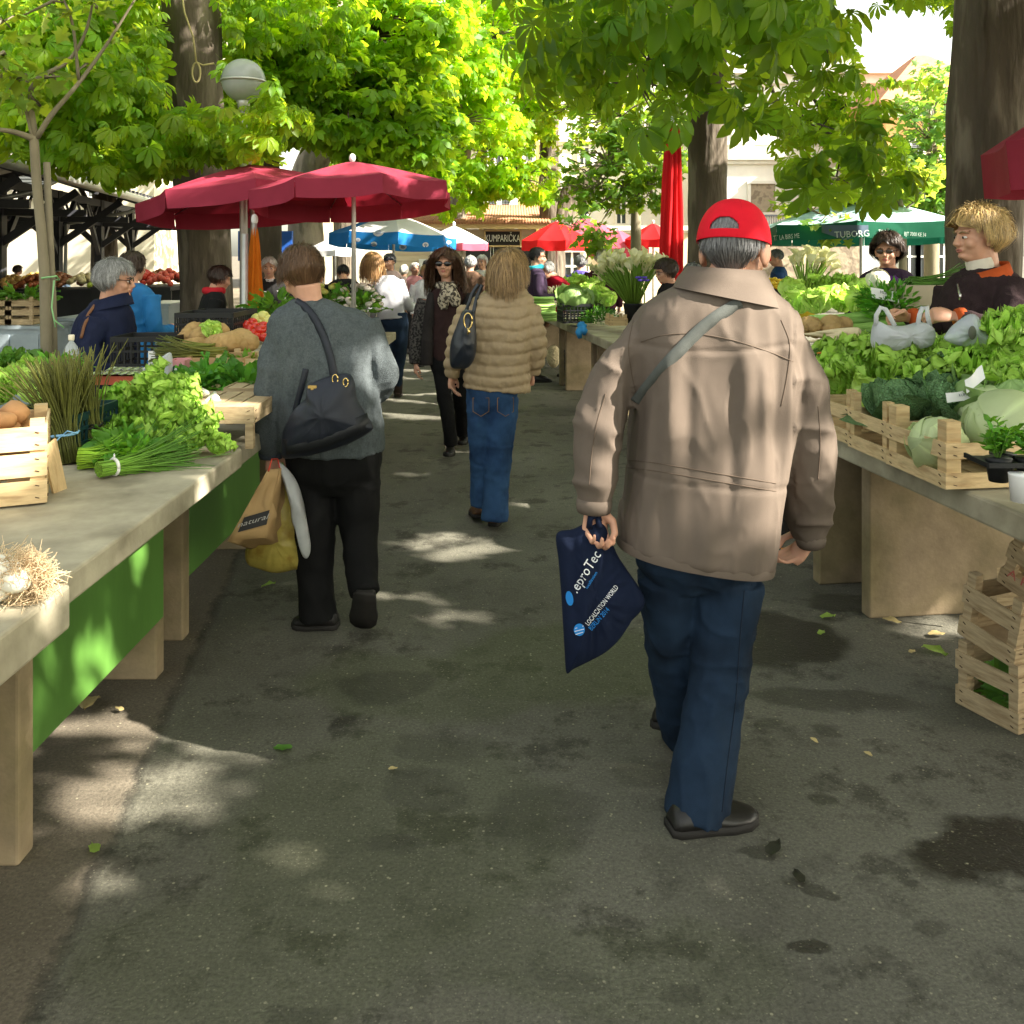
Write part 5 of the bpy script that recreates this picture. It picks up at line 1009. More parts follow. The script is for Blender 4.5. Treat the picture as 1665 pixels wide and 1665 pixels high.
# bags in her left hand
M_kraft = mat('kraft_paper', (.50, .33, .15), .8, .10, 5, .3, 14, bdist=.006, trans=(.35, .2, .08), tw=.25); z = 3.86
bo = P(430, 890, z); zf = lambda a, d=0: P(350 + a[0] / 4.624, 700 + a[1] / 4.624, z + d)
A = [zf((395, 300), -.10), zf((488, 282), -.05), zf((372, 800), -.12), zf((95, 835), -.16)]; B = [zf((430, 296), .04), zf((540, 298), .10), zf((515, 852), .12), zf((270, 895), .08)]
def face4(a, b, c, d, n=7, amp=.006, seed=1):
    g = rng(seed); G_ = np.zeros((n, n, 3))
    for i in range(n):
        for j in range(n): u, v = i / (n - 1), j / (n - 1); G_[i, j] = (a * (1 - u) + b * u) * (1 - v) + (d * (1 - u) + c * u) * v + (g.normal(0, amp, 3) if 0 < i < n - 1 and 0 < j < n - 1 else 0)
    return G_
mb = MB(); mb.grid(face4(A[0], A[1], A[2], A[3], seed=2)); mb.grid(face4(A[1], B[1], B[2], A[2], seed=3)); mb.grid(face4(B[0], B[1], B[2], B[3], seed=4)); mb.grid(face4(A[0], B[0], B[3], A[3], seed=5)); mb.grid(face4(A[3], A[2], B[2], B[3], seed=6))
pb = put('paper_bag', mb, M_kraft, None, bo, label='brown kraft paper bag with a black label hanging from the cardigan woman\'s hand', cat='paper bag'); sm = pb.modifiers.new('thick', 'SOLIDIFY'); sm.thickness = .002
lf = [A[0] * (1 - u) * (1 - v) + A[1] * u * (1 - v) + A[2] * u * v + A[3] * (1 - u) * v for u, v in ((.12, .66), (.98, .60), (.99, .81), (.16, .87))]
mb = MB().grid(face4(*[q + (0, -.012, 0) for q in (lf[0], lf[1], lf[2], lf[3])], n=4, amp=0)); put('label_print', mb, mat('black_print', (.012, .012, .012), .6), pb, bo)
xd = lf[1] - lf[0]; c = (lf[0] + lf[1] + lf[2] + lf[3]) / 4 + (0, -.016, 0); put('lettering', text_flat('natural.', c - nrm(lf[0] - lf[3]) * .006, xd, lf[0] - lf[3], .034, font_scale=1.3), mat('grey_print', (.35, .34, .32), .6), pb, bo)
put('handle', MB().tube([zf((400, 305), -.1), zf((425, 215), -.04), zf((470, 215), 0), zf((485, 288), -.04)], .0035, 6), mat('red_cord', (.55, .06, .03), .6), pb, bo)
ol = [(455, 775), (475, 790), (487, 830), (497, 880), (496, 922), (478, 926), (450, 931), (420, 924), (402, 915), (400, 890), (420, 850), (440, 800)]
b2 = P(450, 930, 3.95); M_ybag = mat('yellow_plastic', (.55, .45, .10), .35, .25, 8, .5, 22, trans=(.6, .46, .1), tw=.4, spec=.5, col2=(.34, .22, .04), c2s=14, bdist=.01)
put('plastic_bag', pouch(ol, 3.98, .07, 90, [(.012, (16, 8, 8), 61), (.006, (40, 8, 25), 62)]), M_ybag, None, b2, label='translucent yellow carrier bag full of potatoes below the paper bag', cat='plastic bag')
ol = [(452, 752), (470, 765), (485, 790), (494, 825), (503, 870), (505, 895), (499, 908), (491, 900), (482, 860), (472, 820), (462, 785)]
M_cbag = mat('clear_plastic', (.55, .57, .57), .3, .15, 8, .5, 22, trans=(.5, .5, .5), tw=.4, spec=.5, col2=(.55, .30, .32), c2s=5, c2lo=.55, c2hi=.68, bdist=.01)
put('plastic_bag', pouch(ol, 3.86, .04, 80, [(.010, (25, 8, 8), 63)]), M_cbag, None, P(480, 905, 3.86), label='limp white and pink carrier bag beside the paper bag', cat='plastic bag')

# ================================================================== the woman in the tan down jacket
f = Fig('woman seen from behind in a quilted tan down jacket and blue flared jeans', 795, 5.4); k = 5.4 / F
M_down = fabric('tan_down', (.34, .25, .145), .10, 8, .25, 70, .55, spec=.3, bdist=.008)
hf = head_frame(f.p(828, 440, 0), R(38), R(4), R(3), .98)
add_head(f.body, hf, f.p(822, 488, 0), neckr=.05)
Larm = [(765, 500, 18, 0), (748, 545, 19, -.02), (738, 590, 15, -.02), (735, 612, 11, 0)]; Rarm = [(858, 500, 19, 0), (868, 545, 20, 0), (869, 580, 18, .04), (864, 604, 13, .08)]
for A in (Larm, Rarm): limb(f.body, f.pts([(a[0], a[1], a[2] * .6, a[3]) for a in A]))
hand(f.body, f.p(734, 607, 0), (-.05, .05, -1), (.9, -.2, 0), -1, .45, .95, .4); hand(f.body, f.p(864, 602, .08), (.05, .3, -1), (-.9, -.2, 0), 1, .5, .95)
smooth_rings(f.body, f.rings([(795, 845, 492, .06), (775, 850, 510, .08), (775, 850, 560, .1), (770, 838, 610, .10), (785, 818, 640, .07)]))
Lleg = [(782, 640, 24, 0), (782, 700, 21, .02), (782, 760, 18, .06), (783, 820, 19, .09)]; Rleg = [(818, 645, 27, 0), (813, 710, 24, 0), (808, 780, 21, 0), (804, 846, 22, -.02)]
for A in (Lleg, Rleg): limb(f.body, f.pts([(a[0], a[1], a[2] * .7, a[3]) for a in A]))
t = f.finish(.007); mb = MB()
smooth_rings(mb, f.rings([(800, 846, 464, .062), (792, 856, 472, .075), (768, 868, 487, .10), (760, 872, 510, .12), (760, 868, 550, .13), (758, 862, 585, .13), (754, 862, 612, .135), (754, 862, 632, .13, 0, -.08)]), 30)
for A in (Larm, Rarm): limb(mb, f.pts(A), 18)
def quilt(v, n):
    x = v[:, 0] / v[:, 1] * F + CX; z = v[:, 2] + .02 * np.sin(x / 40) + .012 * vnoise(np.column_stack([x / 30, v[:, 1] * 4, v[:, 2] * 6]), 3); ph = (z / .066) % 1
    return .013 * np.abs(np.sin(PI * ph))**.6 - .008
dj = f.cloth('down_jacket', mb, M_down, .008, 1, [(.006, (22, 22, 22), 71), (.004, (45, 20, 30), 73)], quilt)
mb = MB(); smooth_rings(mb, f.rings([(758, 846, 610, .115), (760, 843, 640, .115), (776, 826, 668, .07)]), 10)
for A in (Lleg, Rleg): limb(mb, f.pts(A), 18)
jn = f.cloth('jeans', mb, M_denimb, .009, 2, [(.006, (14, 14, 6), 75, .8), (.005, (8, 8, 18), 77)])
shoe(t, f.o, G(802, 856) + (0, .0, 0), G(815, 838), .04, .07, (mat('brown_leather', (.10, .05, .025), .5), M_sole)); shoe(t, f.o, f.p(778, 835, .12) * (1, 1, 0) + (0, 0, .03), f.p(772, 835, .34) * (1, 1, 0), .04, .07, (mat('brown_leather', (.10, .05, .025), .5), M_sole))
hair_obj(t, f.o, hf, hairmat('dark_blonde_hair', (.30, .19, .085)), 7000, .155, 7, 'bob', vol=1.14, lift=.35, width=.0024, nape=-.55, wave=.22, tv=.5, front=.35)
bvp = bvh_of([jn])
for x in (782, 822):
    mb = MB(); c = [hit(bvp, x + a, 655 + b, .004) for a, b in ((-13, -8), (13, -8), (13, 14), (0, 22), (-13, 14), (-13, -8))]
    if all(q is not None for q in c): f.add('pocket', MB().tube(c, .0022, 5), mat('tan_thread', (.22, .13, .05), .8))
bv = bvh_of([dj]); bo = P(752, 600, 5.18)
M_bl = mat('black_bag_leather', (.014, .018, .026), .35, .25, 8, .35, 40, spec=.45)
ol = [(762, 504), (771, 508), (774, 530), (775, 560), (772, 582), (762, 597), (748, 600), (735, 598), (731, 585), (733, 556), (745, 522), (752, 506)]
hb = put('shoulder_bag', pouch(ol, 5.2, .07, 80, [(.010, (20, 8, 16), 81)]), M_bl, None, bo, label='black leather shoulder bag with gold ring under the down jacket woman\'s arm', cat='handbag'); bb = bvh_of([hb])
put('strap', strap([(778, 462), (768, 478), (760, 500), (755, 510)], bv, 6, 5.25, .012, .004, 24), M_bl, hb, bo); put('strap', strap([(784, 463), (775, 485), (770, 508), (769, 516)], bv, 6, 5.25, .012, .004, 24), M_bl, hb, bo)
h = hit(bb, 761, 522, .008); r_ = .038; put('ring', MB().tube([h + (r_ * .6 * math.cos(q), 0, r_ * 1.15 * math.sin(q)) for q in np.linspace(0, 2 * PI, 21)], .005, 7).tube([h + (0, 0, -.04), h + (.006, 0, -.06), h + (-.006, 0, -.08)], [.006, .01, .004], 6), M_metal, hb, bo)

# ================================================================== the woman in sunglasses, walking this way
f = Fig('woman with long wavy brown hair and sunglasses walking towards the camera in dark coat', 728, 7.5); k = 7.5 / F
M_coat = fabric('dark_coat', (.020, .017, .016), .25, 14, .4, 200); M_tweed = fabric('tweed', (.075, .068, .062), .6, 120, .8, 260, .95, col2=(.015, .014, .014), c2s=60, c2lo=.45, c2hi=.55)
hf = head_frame(f.p(724, 428, 0), R(186), R(2), R(0), .98); add_head(f.body, hf, f.p(728, 470, .03), neckr=.047)
Larm = [(692, 487, 13, .02), (684, 530, 15, .02), (678, 570, 13, 0), (676, 592, 10, -.02)]; Rarm = [(762, 487, 13, .02), (770, 530, 14, .04), (772, 570, 12, .02), (768, 595, 9, 0)]
for A in (Larm, Rarm): limb(f.body, f.pts([(a[0], a[1], a[2] * .6, a[3]) for a in A]))
hand(f.body, f.p(676, 590, -.02), (.0, -.1, -1), (.9, .1, 0), 1, .45, .95); hand(f.body, f.p(768, 594, 0), (0, -.1, -1), (-.9, .1, 0), -1, .5, .95)
Lleg = [(714, 575, 15, 0), (722, 640, 13, -.06), (730, 690, 11, -.10), (733, 722, 12, -.06)]; Rleg = [(740, 575, 16, 0), (748, 640, 13, .12), (751, 680, 11, .28), (752, 706, 11, .38)]
smooth_rings(f.body, f.rings([(708, 748, 468, .05), (700, 756, 485, .08), (704, 750, 530, .095), (700, 756, 585, .1)]))
for A in (Lleg, Rleg): limb(f.body, f.pts([(a[0], a[1], a[2] * .7, a[3]) for a in A]))
t = f.finish(.008); M_top = fabric('brown_top', (.028, .014, .013), .2, 12)
mb = MB(); smooth_rings(mb, f.rings([(710, 748, 466, .06), (700, 756, 482, .085), (702, 752, 530, .105), (700, 756, 570, .11), (702, 756, 585, .11)])); f.cloth('top', mb, M_top, .010, 2, [(.005, (14, 14, 14), 91)])
mb = MB(); smooth_rings(mb, f.rings([(700, 757, 570, .105), (700, 758, 596, .11), (706, 756, 612, .10)]), 10)
for A in (Lleg, Rleg): limb(mb, f.pts(A), 16)
f.cloth('trousers', mb, M_blackcloth, .010, 2, [(.006, (14, 14, 8), 93)])
mb = MB()     # open coat: two front panels and the back
for xs_ in ((692, 712), (752, 772)):
    smooth_rings(mb, f.rings([(xs_[0] + 4, xs_[1] + 2, 476, .07, .02), (xs_[0] - 2, xs_[1], 500, .115, .02), (xs_[0] - 6, xs_[1] - 2, 540, .12, .02), (xs_[0] - 8, xs_[1] - 4, 592, .12, .0)]), 18)
smooth_rings(mb, f.rings([(700, 756, 472, .03, .09), (690, 768, 500, .04, .12), (690, 772, 592, .05, .12)]), 14); f.cloth('coat', mb, M_coat, .010, 2, [(.008, (10, 10, 5), 95)])
mb = MB(); limb(mb, f.pts([(a[0], a[1], a[2] * 1.08, a[3]) for a in Larm]), 16); f.cloth('sleeve', mb, M_tweed, .010, 2, [(.006, (12, 12, 12), 96)]); mb = MB(); limb(mb, f.pts([(a[0], a[1], a[2] * 1.08, a[3]) for a in Rarm]), 16); f.cloth('sleeve', mb, M_tweed, .010, 2, [(.006, (12, 12, 12), 97)])
M_scarf = fabric('leopard_scarf', (.42, .36, .27), .3, 20, .6, 120, .9, col2=(.06, .05, .04), c2s=42, c2lo=.48, c2hi=.54)
mb = MB(); a = np.linspace(0, 2 * PI, 15); c = f.p(728, 466, .02); mb.tube([c + (.075 * math.cos(q), .075 * math.sin(q), -.012 * math.sin(q)) for q in a], .034, 12); mb.tube([f.p(726, 466, -.10), f.p(722, 478, -.135), f.p(720, 492, -.12), f.p(722, 503, -.115)], [.03, .045, .045, .03], 12, flat=.45); mb.tube([f.p(730, 466, -.10), f.p(738, 478, -.135), f.p(741, 490, -.12), f.p(742, 498, -.115)], [.03, .045, .048, .03], 12, flat=.45)
f.cloth('scarf', mb, M_scarf, .008, 1, [(.012, (25, 25, 14), 98)])
hair_obj(t, f.o, hf, hairmat('chestnut_hair', (.085, .042, .022)), 7500, .33, 8, 'long', vol=1.10, lift=.35, width=.0028, nape=-.5, wave=.55, tv=.5, front=.30)
face_parts(t, f.o, hf, eyes=False)
mb = MB()
for q in (-1, 1):
    m = MB().ell((0, 0, 0), (.030, .008, .021), None, 16, 10); mb.add(tf(hf, m.v[0] + (q * .034, .098, .0)), m.f); m = MB().tube([(q * .06, .09, .006), (q * .085, .01, .006)], .003, 6); mb.add(tf(hf, m.v[0]), m.f)
m = MB().tube([(-.01, .108, .004), (.01, .108, .004)], .003, 6); mb.add(tf(hf, m.v[0]), m.f); f.add('sunglasses', mb, mat('dark_lens', (.01, .008, .008), .08, .05, 4, 0, spec=.6))
shoe(t, f.o, f.p(733, 725, .06) * (1, 1, 0), f.p(729, 735, -.20) * (1, 1, 0), .042, .075); shoe(t, f.o, f.p(752, 708, .50) * (1, 1, 0) + (0, 0, .0), f.p(752, 716, .24) * (1, 1, 0), .042, .075)

# ================================================================== the woman in the white ribbed jumper
f = Fig('slim woman from behind in a white ribbed jumper, dark skinny jeans and ankle boots', 636, 10.3)
M_knit = fabric('white_rib_knit', (.42, .43, .46), .06, 20, .3, 200, .9, wave=('X', 30, 0, .9))
hf = head_frame(f.p(606, 428, .06), R(-25), R(12), R(-10), .98); add_head(f.body, hf, f.p(617, 455, 0), neckr=.047)
Larm = [(604, 462, 8.5, 0), (600, 490, 8.5, -.02), (604, 515, 7, .05), (598, 524, 5, .16)]; Rarm = [(648, 456, 8.5, 0), (658, 484, 8.5, .02), (666, 500, 7.5, .1), (672, 496, 5, .25)]
for A in (Larm, Rarm): limb(f.body, f.pts([(a[0], a[1], a[2] * .6, a[3]) for a in A]))
hand(f.body, f.p(598, 523, .16), (-.3, .9, -.3), (-.3, -.3, -1), -1, .5, .92); hand(f.body, f.p(672, 496, .25), (.2, .9, .1), (0, 0, -1), 1, .5, .92)
smooth_rings(f.body, f.rings([(612, 636, 452, .05), (606, 650, 462, .07), (614, 648, 495, .08), (622, 656, 520, .09)]))
Lleg = [(634, 525, 12.5, 0), (632, 565, 10, .02), (628, 600, 8, .10), (627, 632, 6.5, .16)]; Rleg = [(652, 525, 13, 0), (652, 568, 10, 0), (648, 605, 8, 0), (647, 634, 6.5, .02)]
for A in (Lleg, Rleg): limb(f.body, f.pts([(a[0], a[1], a[2] * .75, a[3]) for a in A]))
t = f.finish(.010); mb = MB(); smooth_rings(mb, f.rings([(614, 640, 448, .05), (604, 652, 456, .075), (602, 656, 470, .095), (608, 656, 492, .09), (612, 658, 508, .095), (613, 662, 518, .11, 0, .06)]))
for A in (Larm, Rarm): limb(mb, f.pts(A), 16)
f.cloth('jumper', mb, M_knit, .011, 2, [(.006, (12, 12, 9), 101)])
mb = MB(); smooth_rings(mb, f.rings([(617, 662, 508, .09), (620, 664, 526, .10), (630, 658, 545, .07)]), 8)
for A in (Lleg, Rleg): limb(mb, f.pts(A), 16)
f.cloth('jeans', mb, M_denim, .011, 2, [(.004, (14, 14, 10), 103)])
M_bt = mat('boot_suede', (.035, .022, .016), .8)
for A, q in ((Lleg, -1), (Rleg, 1)):
    c = f.p(A[3][0], A[3][1], A[3][3]); sh = shoe(t, f.o, c * (1, 1, 0) + (0, -.05, 0), c * (1, 1, 0) + (q * .02 - .03, .18, 0), .042, .085, (M_bt, M_sole), name='boot'); put('shaft', MB().tube([c * (1, 1, 0) + (0, 0, .04), c * (1, 1, 0) + (0, 0, .22)], [.05, .056], 14), M_bt, sh, f.o)
hair_obj(t, f.o, hf, hairmat('honey_hair', (.30, .17, .07)), 4500, .26, 9, 'long', vol=1.10, lift=.22, width=.0035, nape=-.5, wave=.12, tv=.4)
# ------------------------------------------------------------------ crates
def crate_parts(L, W_, Hh, ns=2, post=.03, gap=.28, m=None, tallpost=.0, seed=1, postm=None):
    """wooden slat crate, long side along y; base at z=0. Returns (part name, MB) list."""
    g = rng(seed); out = []; mb = MB(); nb = 4
    for k in range(nb): mb.box((-W_ / 2 + W_ * (k + .5) / nb, 0, .006 + .002), (W_ / nb * .86, L, .006))
    out.append(('base', mb)); sh = Hh * (1 - gap) / ns; th = .007
    for s in (-1, 1):
        mb = MB()
        for k in range(ns): mb.box((s * (W_ / 2 + th / 2), 0, .003 + sh / 2 + k * (Hh - sh) / max(1, ns - 1)), (th, L, sh * g.uniform(.92, 1)), rotx(g.normal(0, .006)))
        out.append(('side_slats', mb)); mb = MB()
        for k in range(ns): mb.box((0, s * (L / 2 + th / 2), .003 + sh / 2 + k * (Hh - sh) / max(1, ns - 1)), (W_ + 2 * th, th, sh * g.uniform(.92, 1)), roty(g.normal(0, .006)))
        out.append(('end_slats', mb))
    for sx_ in (-1, 1):
        for sy_ in (-1, 1):
            out.append(('corner_post', MB().box((sx_ * (W_ / 2 - post / 2), sy_ * (L / 2 - post / 2), (Hh + tallpost) / 2 + .01), (post, post, Hh + tallpost))))
    mb = MB()
    for sx_ in (-1, 1):
        for sy_ in (-1, 1):
            for k in range(ns):
                zc = .003 + sh / 2 + k * (Hh - sh) / max(1, ns - 1)
                for q in (-.25, .25):
                    mb.box((sx_ * (W_ / 2 + th + .0012), sy_ * (L / 2 - post / 2), zc + q * sh), (.0024, .012, .0022), rotx(.4)); mb.box((sx_ * (W_ / 2 - post / 2), sy_ * (L / 2 + th + .0012), zc + q * sh), (.012, .0024, .0022), roty(.3))
    out.append(('staple', mb)); return out
def crate(label, loc, rz, L, W_, Hh, ns=2, m=None, group='wooden slat crates of the market', tilt=None, tallpost=.03, seed=1, post=.03, gap=.28, name='wooden_crate'):
    t = empty(name, loc, rz, label=label, cat='crate', group=group); m = m or M_pineh
    if tilt: t.rotation_euler = (tilt[0], tilt[1], rz)
    for nme, mb in crate_parts(L, W_, Hh, ns, post, gap, seed=seed, tallpost=tallpost):
        o = put(nme, mb, M_nail if nme == 'staple' else (M_pine if nme == 'corner_post' and m is M_pineh else m), t, (0, 0, 0), smooth=False)
    return t
M_plas = mat('black_crate_plastic', (.012, .013, .014), .5, .15, 8, .05); M_plasg = mat('dark_green_plastic', (.012, .045, .05), .45, .15, 8, .05)
def plastic_crate(label, loc, rz, L, W_, Hh, m=None, rows=5, name='plastic_crate', tilt=None):
    t = empty(name, loc, rz, label=label, cat='crate', group='lattice plastic crates'); m = m or M_plas
    if tilt: t.rotation_euler = (tilt[0], tilt[1], rz)
    put('base', MB().box((0, 0, .006), (W_, L, .01)), m, t, (0, 0, 0), smooth=False)
    for s in (-1, 1):
        for ax in (0, 1):
            ln, off = (L, W_) if ax == 0 else (W_, L); mb = MB(); n = int(ln / .035)
            def bx(u, z, du, dz, th=.008):
                c = (s * off / 2, u, z) if ax == 0 else (u, s * off / 2, z); d = (th, du, dz) if ax == 0 else (du, th, dz); mb.box(c, d)
            for k in range(n + 1): bx(-ln / 2 + ln * k / n, Hh / 2, .009, Hh - .01, .008)
            for z, dz in ((.012, .02), (Hh * .35, .012), (Hh * .66, .012), (Hh - .014, .028)): bx(0, z, ln, dz, .012)
            put('lattice_side', mb, m, t, (0, 0, 0), smooth=False)
    return t
# ------------------------------------------------------------------ vegetables (unit meshes, copied)
M_let = mat('lettuce_leaf', (.50, .74, .13), .45, .15, 30, .9, 38, attr=True, trans=(.55, .78, .10), tw=.36, spec=.4, bdist=.012)
M_dkl = mat('dark_leaf', (.11, .27, .04), .45, .15, 20, .3, 60, attr=True, trans=(.22, .46, .04), tw=.38, spec=.4)
M_cab = mat('cabbage_leaf', (.52, .62, .30), .45, .1, 10, .3, 26, attr=True, trans=(.45, .55, .2), tw=.2, spec=.4, bdist=.006)
M_sav = mat('savoy_leaf', (.15, .30, .12), .5, .2, 14, .6, 42, attr=True, trans=(.1, .25, .06), tw=.15, spec=.35, bdist=.012, cells=(58, .32, .2, (.26, .40, .16), .007))
M_stem = mat('green_stalk', (.12, .24, .04), .5, .2, 12, .1, attr=True, stretch=(1, 1, .3)); M_aspa = mat('asparagus', (.10, .115, .03), .5, .3, 18, .15, attr=True)
M_onion = mat('white_onion', (.78, .76, .66), .35, .08, 12, .1, attr=True, spec=.5, sss=.05); M_root = mat('onion_root', (.72, .55, .34), .9, .2, 20, .1, attr=True)
M_pot = mat('sweet_potato', (.50, .26, .11), .75, .2, 10, .3, 40, attr=True); M_ging = mat('celeriac_skin', (.42, .27, .11), .85, .3, 12, .6, 40, bdist=.008)
def leafgrid(L, W_, curl0, curl1, ruf, fr, seed, nu=12, nv=13, cup=.3, width=lambda u: math.sin(PI * min(1, u * .92 + .06) ** .75) ** .8, frill=2.0):
    """a leaf rising from the origin: u along, v across; curls outward from angle curl0 (from vertical) to curl1; ruffled rim. Leans towards +y."""
    g = rng(seed); P_ = np.zeros((nu, nv, 3)); y = z = 0; ph = g.uniform(0, 6, 4); prev = 0
    for i in range(nu):
        u = i / (nu - 1); a = curl0 + (curl1 - curl0) * u**1.3
        if i: y += math.sin(a) * L / (nu - 1); z += math.cos(a) * L / (nu - 1)
        w_ = W_ * max(.12, width(u)) * .5
        for j in range(nv):
            v = 2 * j / (nv - 1) - 1; e = max(abs(v), u**2.2 * 1.0); r_ = ruf * e**frill * (.35 + .65 * u) * (math.sin(fr * (v * 1.0 + u * .9) * 3.6 + ph[0]) + .7 * math.sin(fr * 8.3 * (v - u * .7) + ph[1]) + .35 * math.sin(fr * 15 * (v + u * .4) + ph[3]))
            nx, ny, nz = 0, math.cos(a), -math.sin(a); x = v * w_ * (1 + .12 * math.sin(fr * 5 * u + ph[2] + (v > 0) * 2) * abs(v)); c = cup * v * v * w_
            P_[i, j] = (x, y - ny * c * 1 + ny * r_, z - nz * c + nz * r_)
    return P_
def lettuce_mesh(seed, n=22, size=.14, ruf=.012, fr=2.4, base=(1.0, 1.0, 1.0), tip=(1, 1, 1), spread=1.15, W_=.95, nu=15, nv=29, m=None, frill=2.0, upright=0.0):
    g = rng(seed); mb = MB()
    for k in range(n):
        q = k / n; L = size * (1.15 - .45 * q) * g.uniform(.85, 1.1); a1 = spread * (1.25 - q) + g.normal(0, .12) - upright; gr = leafgrid(L, L * W_, a1 * .25, a1, ruf * g.uniform(.7, 1.2), fr, seed * 97 + k, nu, nv, .35, frill=frill)
        pts = gr.reshape(-1, 3) @ rotz(k * 2.4 + g.normal(0, .2)).T; u = np.repeat(np.linspace(0, 1, nu), nv)[:, None]; v = np.tile(np.abs(np.linspace(-1, 1, nv)), nu)[:, None]
        rib = np.clip(1 - v * 5, 0, 1) * (1 - u * .8); c = np.array(base) * (1 - u**.8) + np.array(tip) * u**.8; c = c * (1 - rib) + np.array((1.5, 1.35, 2.6)) * rib; c = c * g.uniform(.85, 1.15)
        mb.grid((pts + (0, 0, .01)).reshape(nu, nv, 3), 0, c)
    me = mb.mesh('lettuce', mats=(m or M_let,)); return me
def cabbage_mesh(seed, r=.1, m=None, tint=(1, 1, 1), outer=5, bump=.03, tl=.25):
    g = rng(seed); mb = MB()
    def patch(R_, th0, sz, lift, rt):
        nu, nv = 12, 13; P_ = np.zeros((nu, nv, 3)); ph = g.uniform(0, 6)
        for i in range(nu):
            for j in range(nv):
                u, v = i / (nu - 1), 2 * j / (nv - 1) - 1; th = PI - u * sz; wv = math.sin(PI * (.12 + .80 * u)) * 1.15 * v; rr = R_ * (1 + lift * u**3 + .35 * lift * abs(v)**3 + bump * math.sin(9 * v + ph) * u)
                x = rr * math.sin(th) * math.sin(wv); y = rr * math.sin(th) * math.cos(wv); z = rr * math.cos(th); P_[i, j] = (x, y, z)
        return P_.reshape(-1, 3) @ (rotz(rt) @ rotx(g.normal(0, tl)) @ roty(g.normal(0, tl))).T, nu, nv
    n = 9 + outer
    for k in range(n):
        q = max(0, k - 8); pts, nu, nv = patch(r * (1 + .008 * k + .02 * q), 0, 2.55 - .12 * q, .015 + .13 * q * g.uniform(.6, 1.2), k * 2.4)
        v = np.tile(np.abs(np.linspace(-1, 1, nv)), nu)[:, None]; vein = np.clip(1 - v * 9, 0, 1) * .30; c = np.array(tint) * g.uniform(.82, 1.10) * (1 - .03 * q) + vein; mb.grid((pts * (1, 1, .93) + (0, 0, r * .92)).reshape(nu, nv, 3), 0, c)
    mb.ell((0, 0, r * .92), (r * .985, r * .985, r * .91), None, 20, 14, 0, tint); return mb.mesh('cabbage', mats=(m or M_cab,))
def stalk_bundle(n, L, r, tie, fan, seed, thick=.003, bend=.04, m=None, tipcol=(1, 1, 1), basecol=(1, 1, 1), nseg=7, tipw=.4, up=False):
    """many thin stalks tied together; axis +y (or +z when up)."""
    g = rng(seed); mb = MB()
    for k in range(n):
        a = g.uniform(0, 2 * PI); rr = r * math.sqrt(g.uniform(0, 1)); c, s = math.cos(a), math.sin(a); l = L * g.uniform(.82, 1.08); P_ = []; b = g.normal(0, bend, 2)
        for i in range(nseg):
            u = i / (nseg - 1); d = abs(u - tie); k_ = rr * (1 + fan * max(0, u - tie)**1.4 + .5 * max(0, tie - u)); P_.append((c * k_ + b[0] * u * u, u * l, s * k_ * .8 + b[1] * u * u))
        P_ = np.array(P_); col = np.outer(np.linspace(0, 1, nseg), np.array(tipcol)) + np.outer(np.linspace(1, 0, nseg), np.array(basecol)); col = col * g.uniform(.7, 1.3)
        if up: P_ = P_[:, (0, 2, 1)] * (1, -1, 1)
        mb.tube(P_, np.linspace(thick, thick * tipw, nseg), 5); mb.c[-1] = np.repeat(col, 5, 0)
    return mb
def place(name, me, label, cat, group, loc, rz=0, sc_=1.0, tilt=(0, 0), mats=None):
    o = link(name, me, None, loc); o.rotation_euler = (tilt[0], tilt[1], rz); o.scale = (sc_,) * 3 if np.isscalar(sc_) else sc_; return tag(o, label, cat, group)
def leaf_pile(n, ext, size, seed, leaf=None, m=None, col=(1, 1, 1), off=(0, 0, 0), tv=.3, droop=.2, dome=True):
    """a heap of loose leaves within an ellipsoid."""
    g = rng(seed); d = nrm(g.normal(0, 1, (n, 3)) * (1, 1, .8)); d[:, 2] = np.abs(d[:, 2]); r_ = g.uniform(.55, 1, n); pos = d * r_[:, None] * np.array(ext)
    v, f, c = leaves(pos, d, leaf or SPINACH, size, seed, col, tv, droop); return fastmesh('greens', v, f, c, off, (m or M_dkl,))
def simple_leaf(nu=6, nv=5, W_=.5, wavy=.04, seed=1):
    gr = leafgrid(1, W_, 1.2, 1.9, wavy, 2, seed, nu, nv, .25); pts = gr.reshape(-1, 3); F_ = []
    for i in range(nu - 1):
        for j in range(nv - 1): a = i * nv + j; F_ += [(a, a + 1, a + nv + 1), (a, a + nv + 1, a + nv)]
    return pts, np.array(F_)
SPINACH = simple_leaf(6, 5, .55, .06, 3); FRILL = simple_leaf(8, 9, .9, .16, 5); SPRIG = simple_leaf(4, 3, .42, .02, 9)
TZ = .853
def L_(px, py, z=TZ): return onz(px, py, z)
let_a = [lettuce_mesh(s, 24, .135, .019, 2.6, (.8, .95, .7), (.95, 1.0, .9), 1.2) for s in (1, 2, 3)]
let_b = [lettuce_mesh(s, 26, .12, .022, 3.4, (.7, .9, .6), (.72, .9, .5), 1.1, frill=1.5) for s in (4, 5)]
let_p = [lettuce_mesh(s, 18, .15, .010, 1.8, (1.5, 1.35, 2.4), (1.1, 1.05, 1.2), 1.0) for s in (6, 7)]
g7 = rng(77)
def heads(kind, lst, label, group, cat='lettuce', name='lettuce', base=1.0, dm=None):
    for k, a in enumerate(lst):
        px, py, Z = a[:3]; s_ = base * (a[3] if len(a) > 3 else 1) * g7.uniform(.9, 1.12); loc = P(px, py, Z)
        place(name, kind[k % len(kind)], label, cat, group, loc, g7.uniform(0, 6.28), s_, (g7.normal(0, .28), g7.normal(0, .28)))
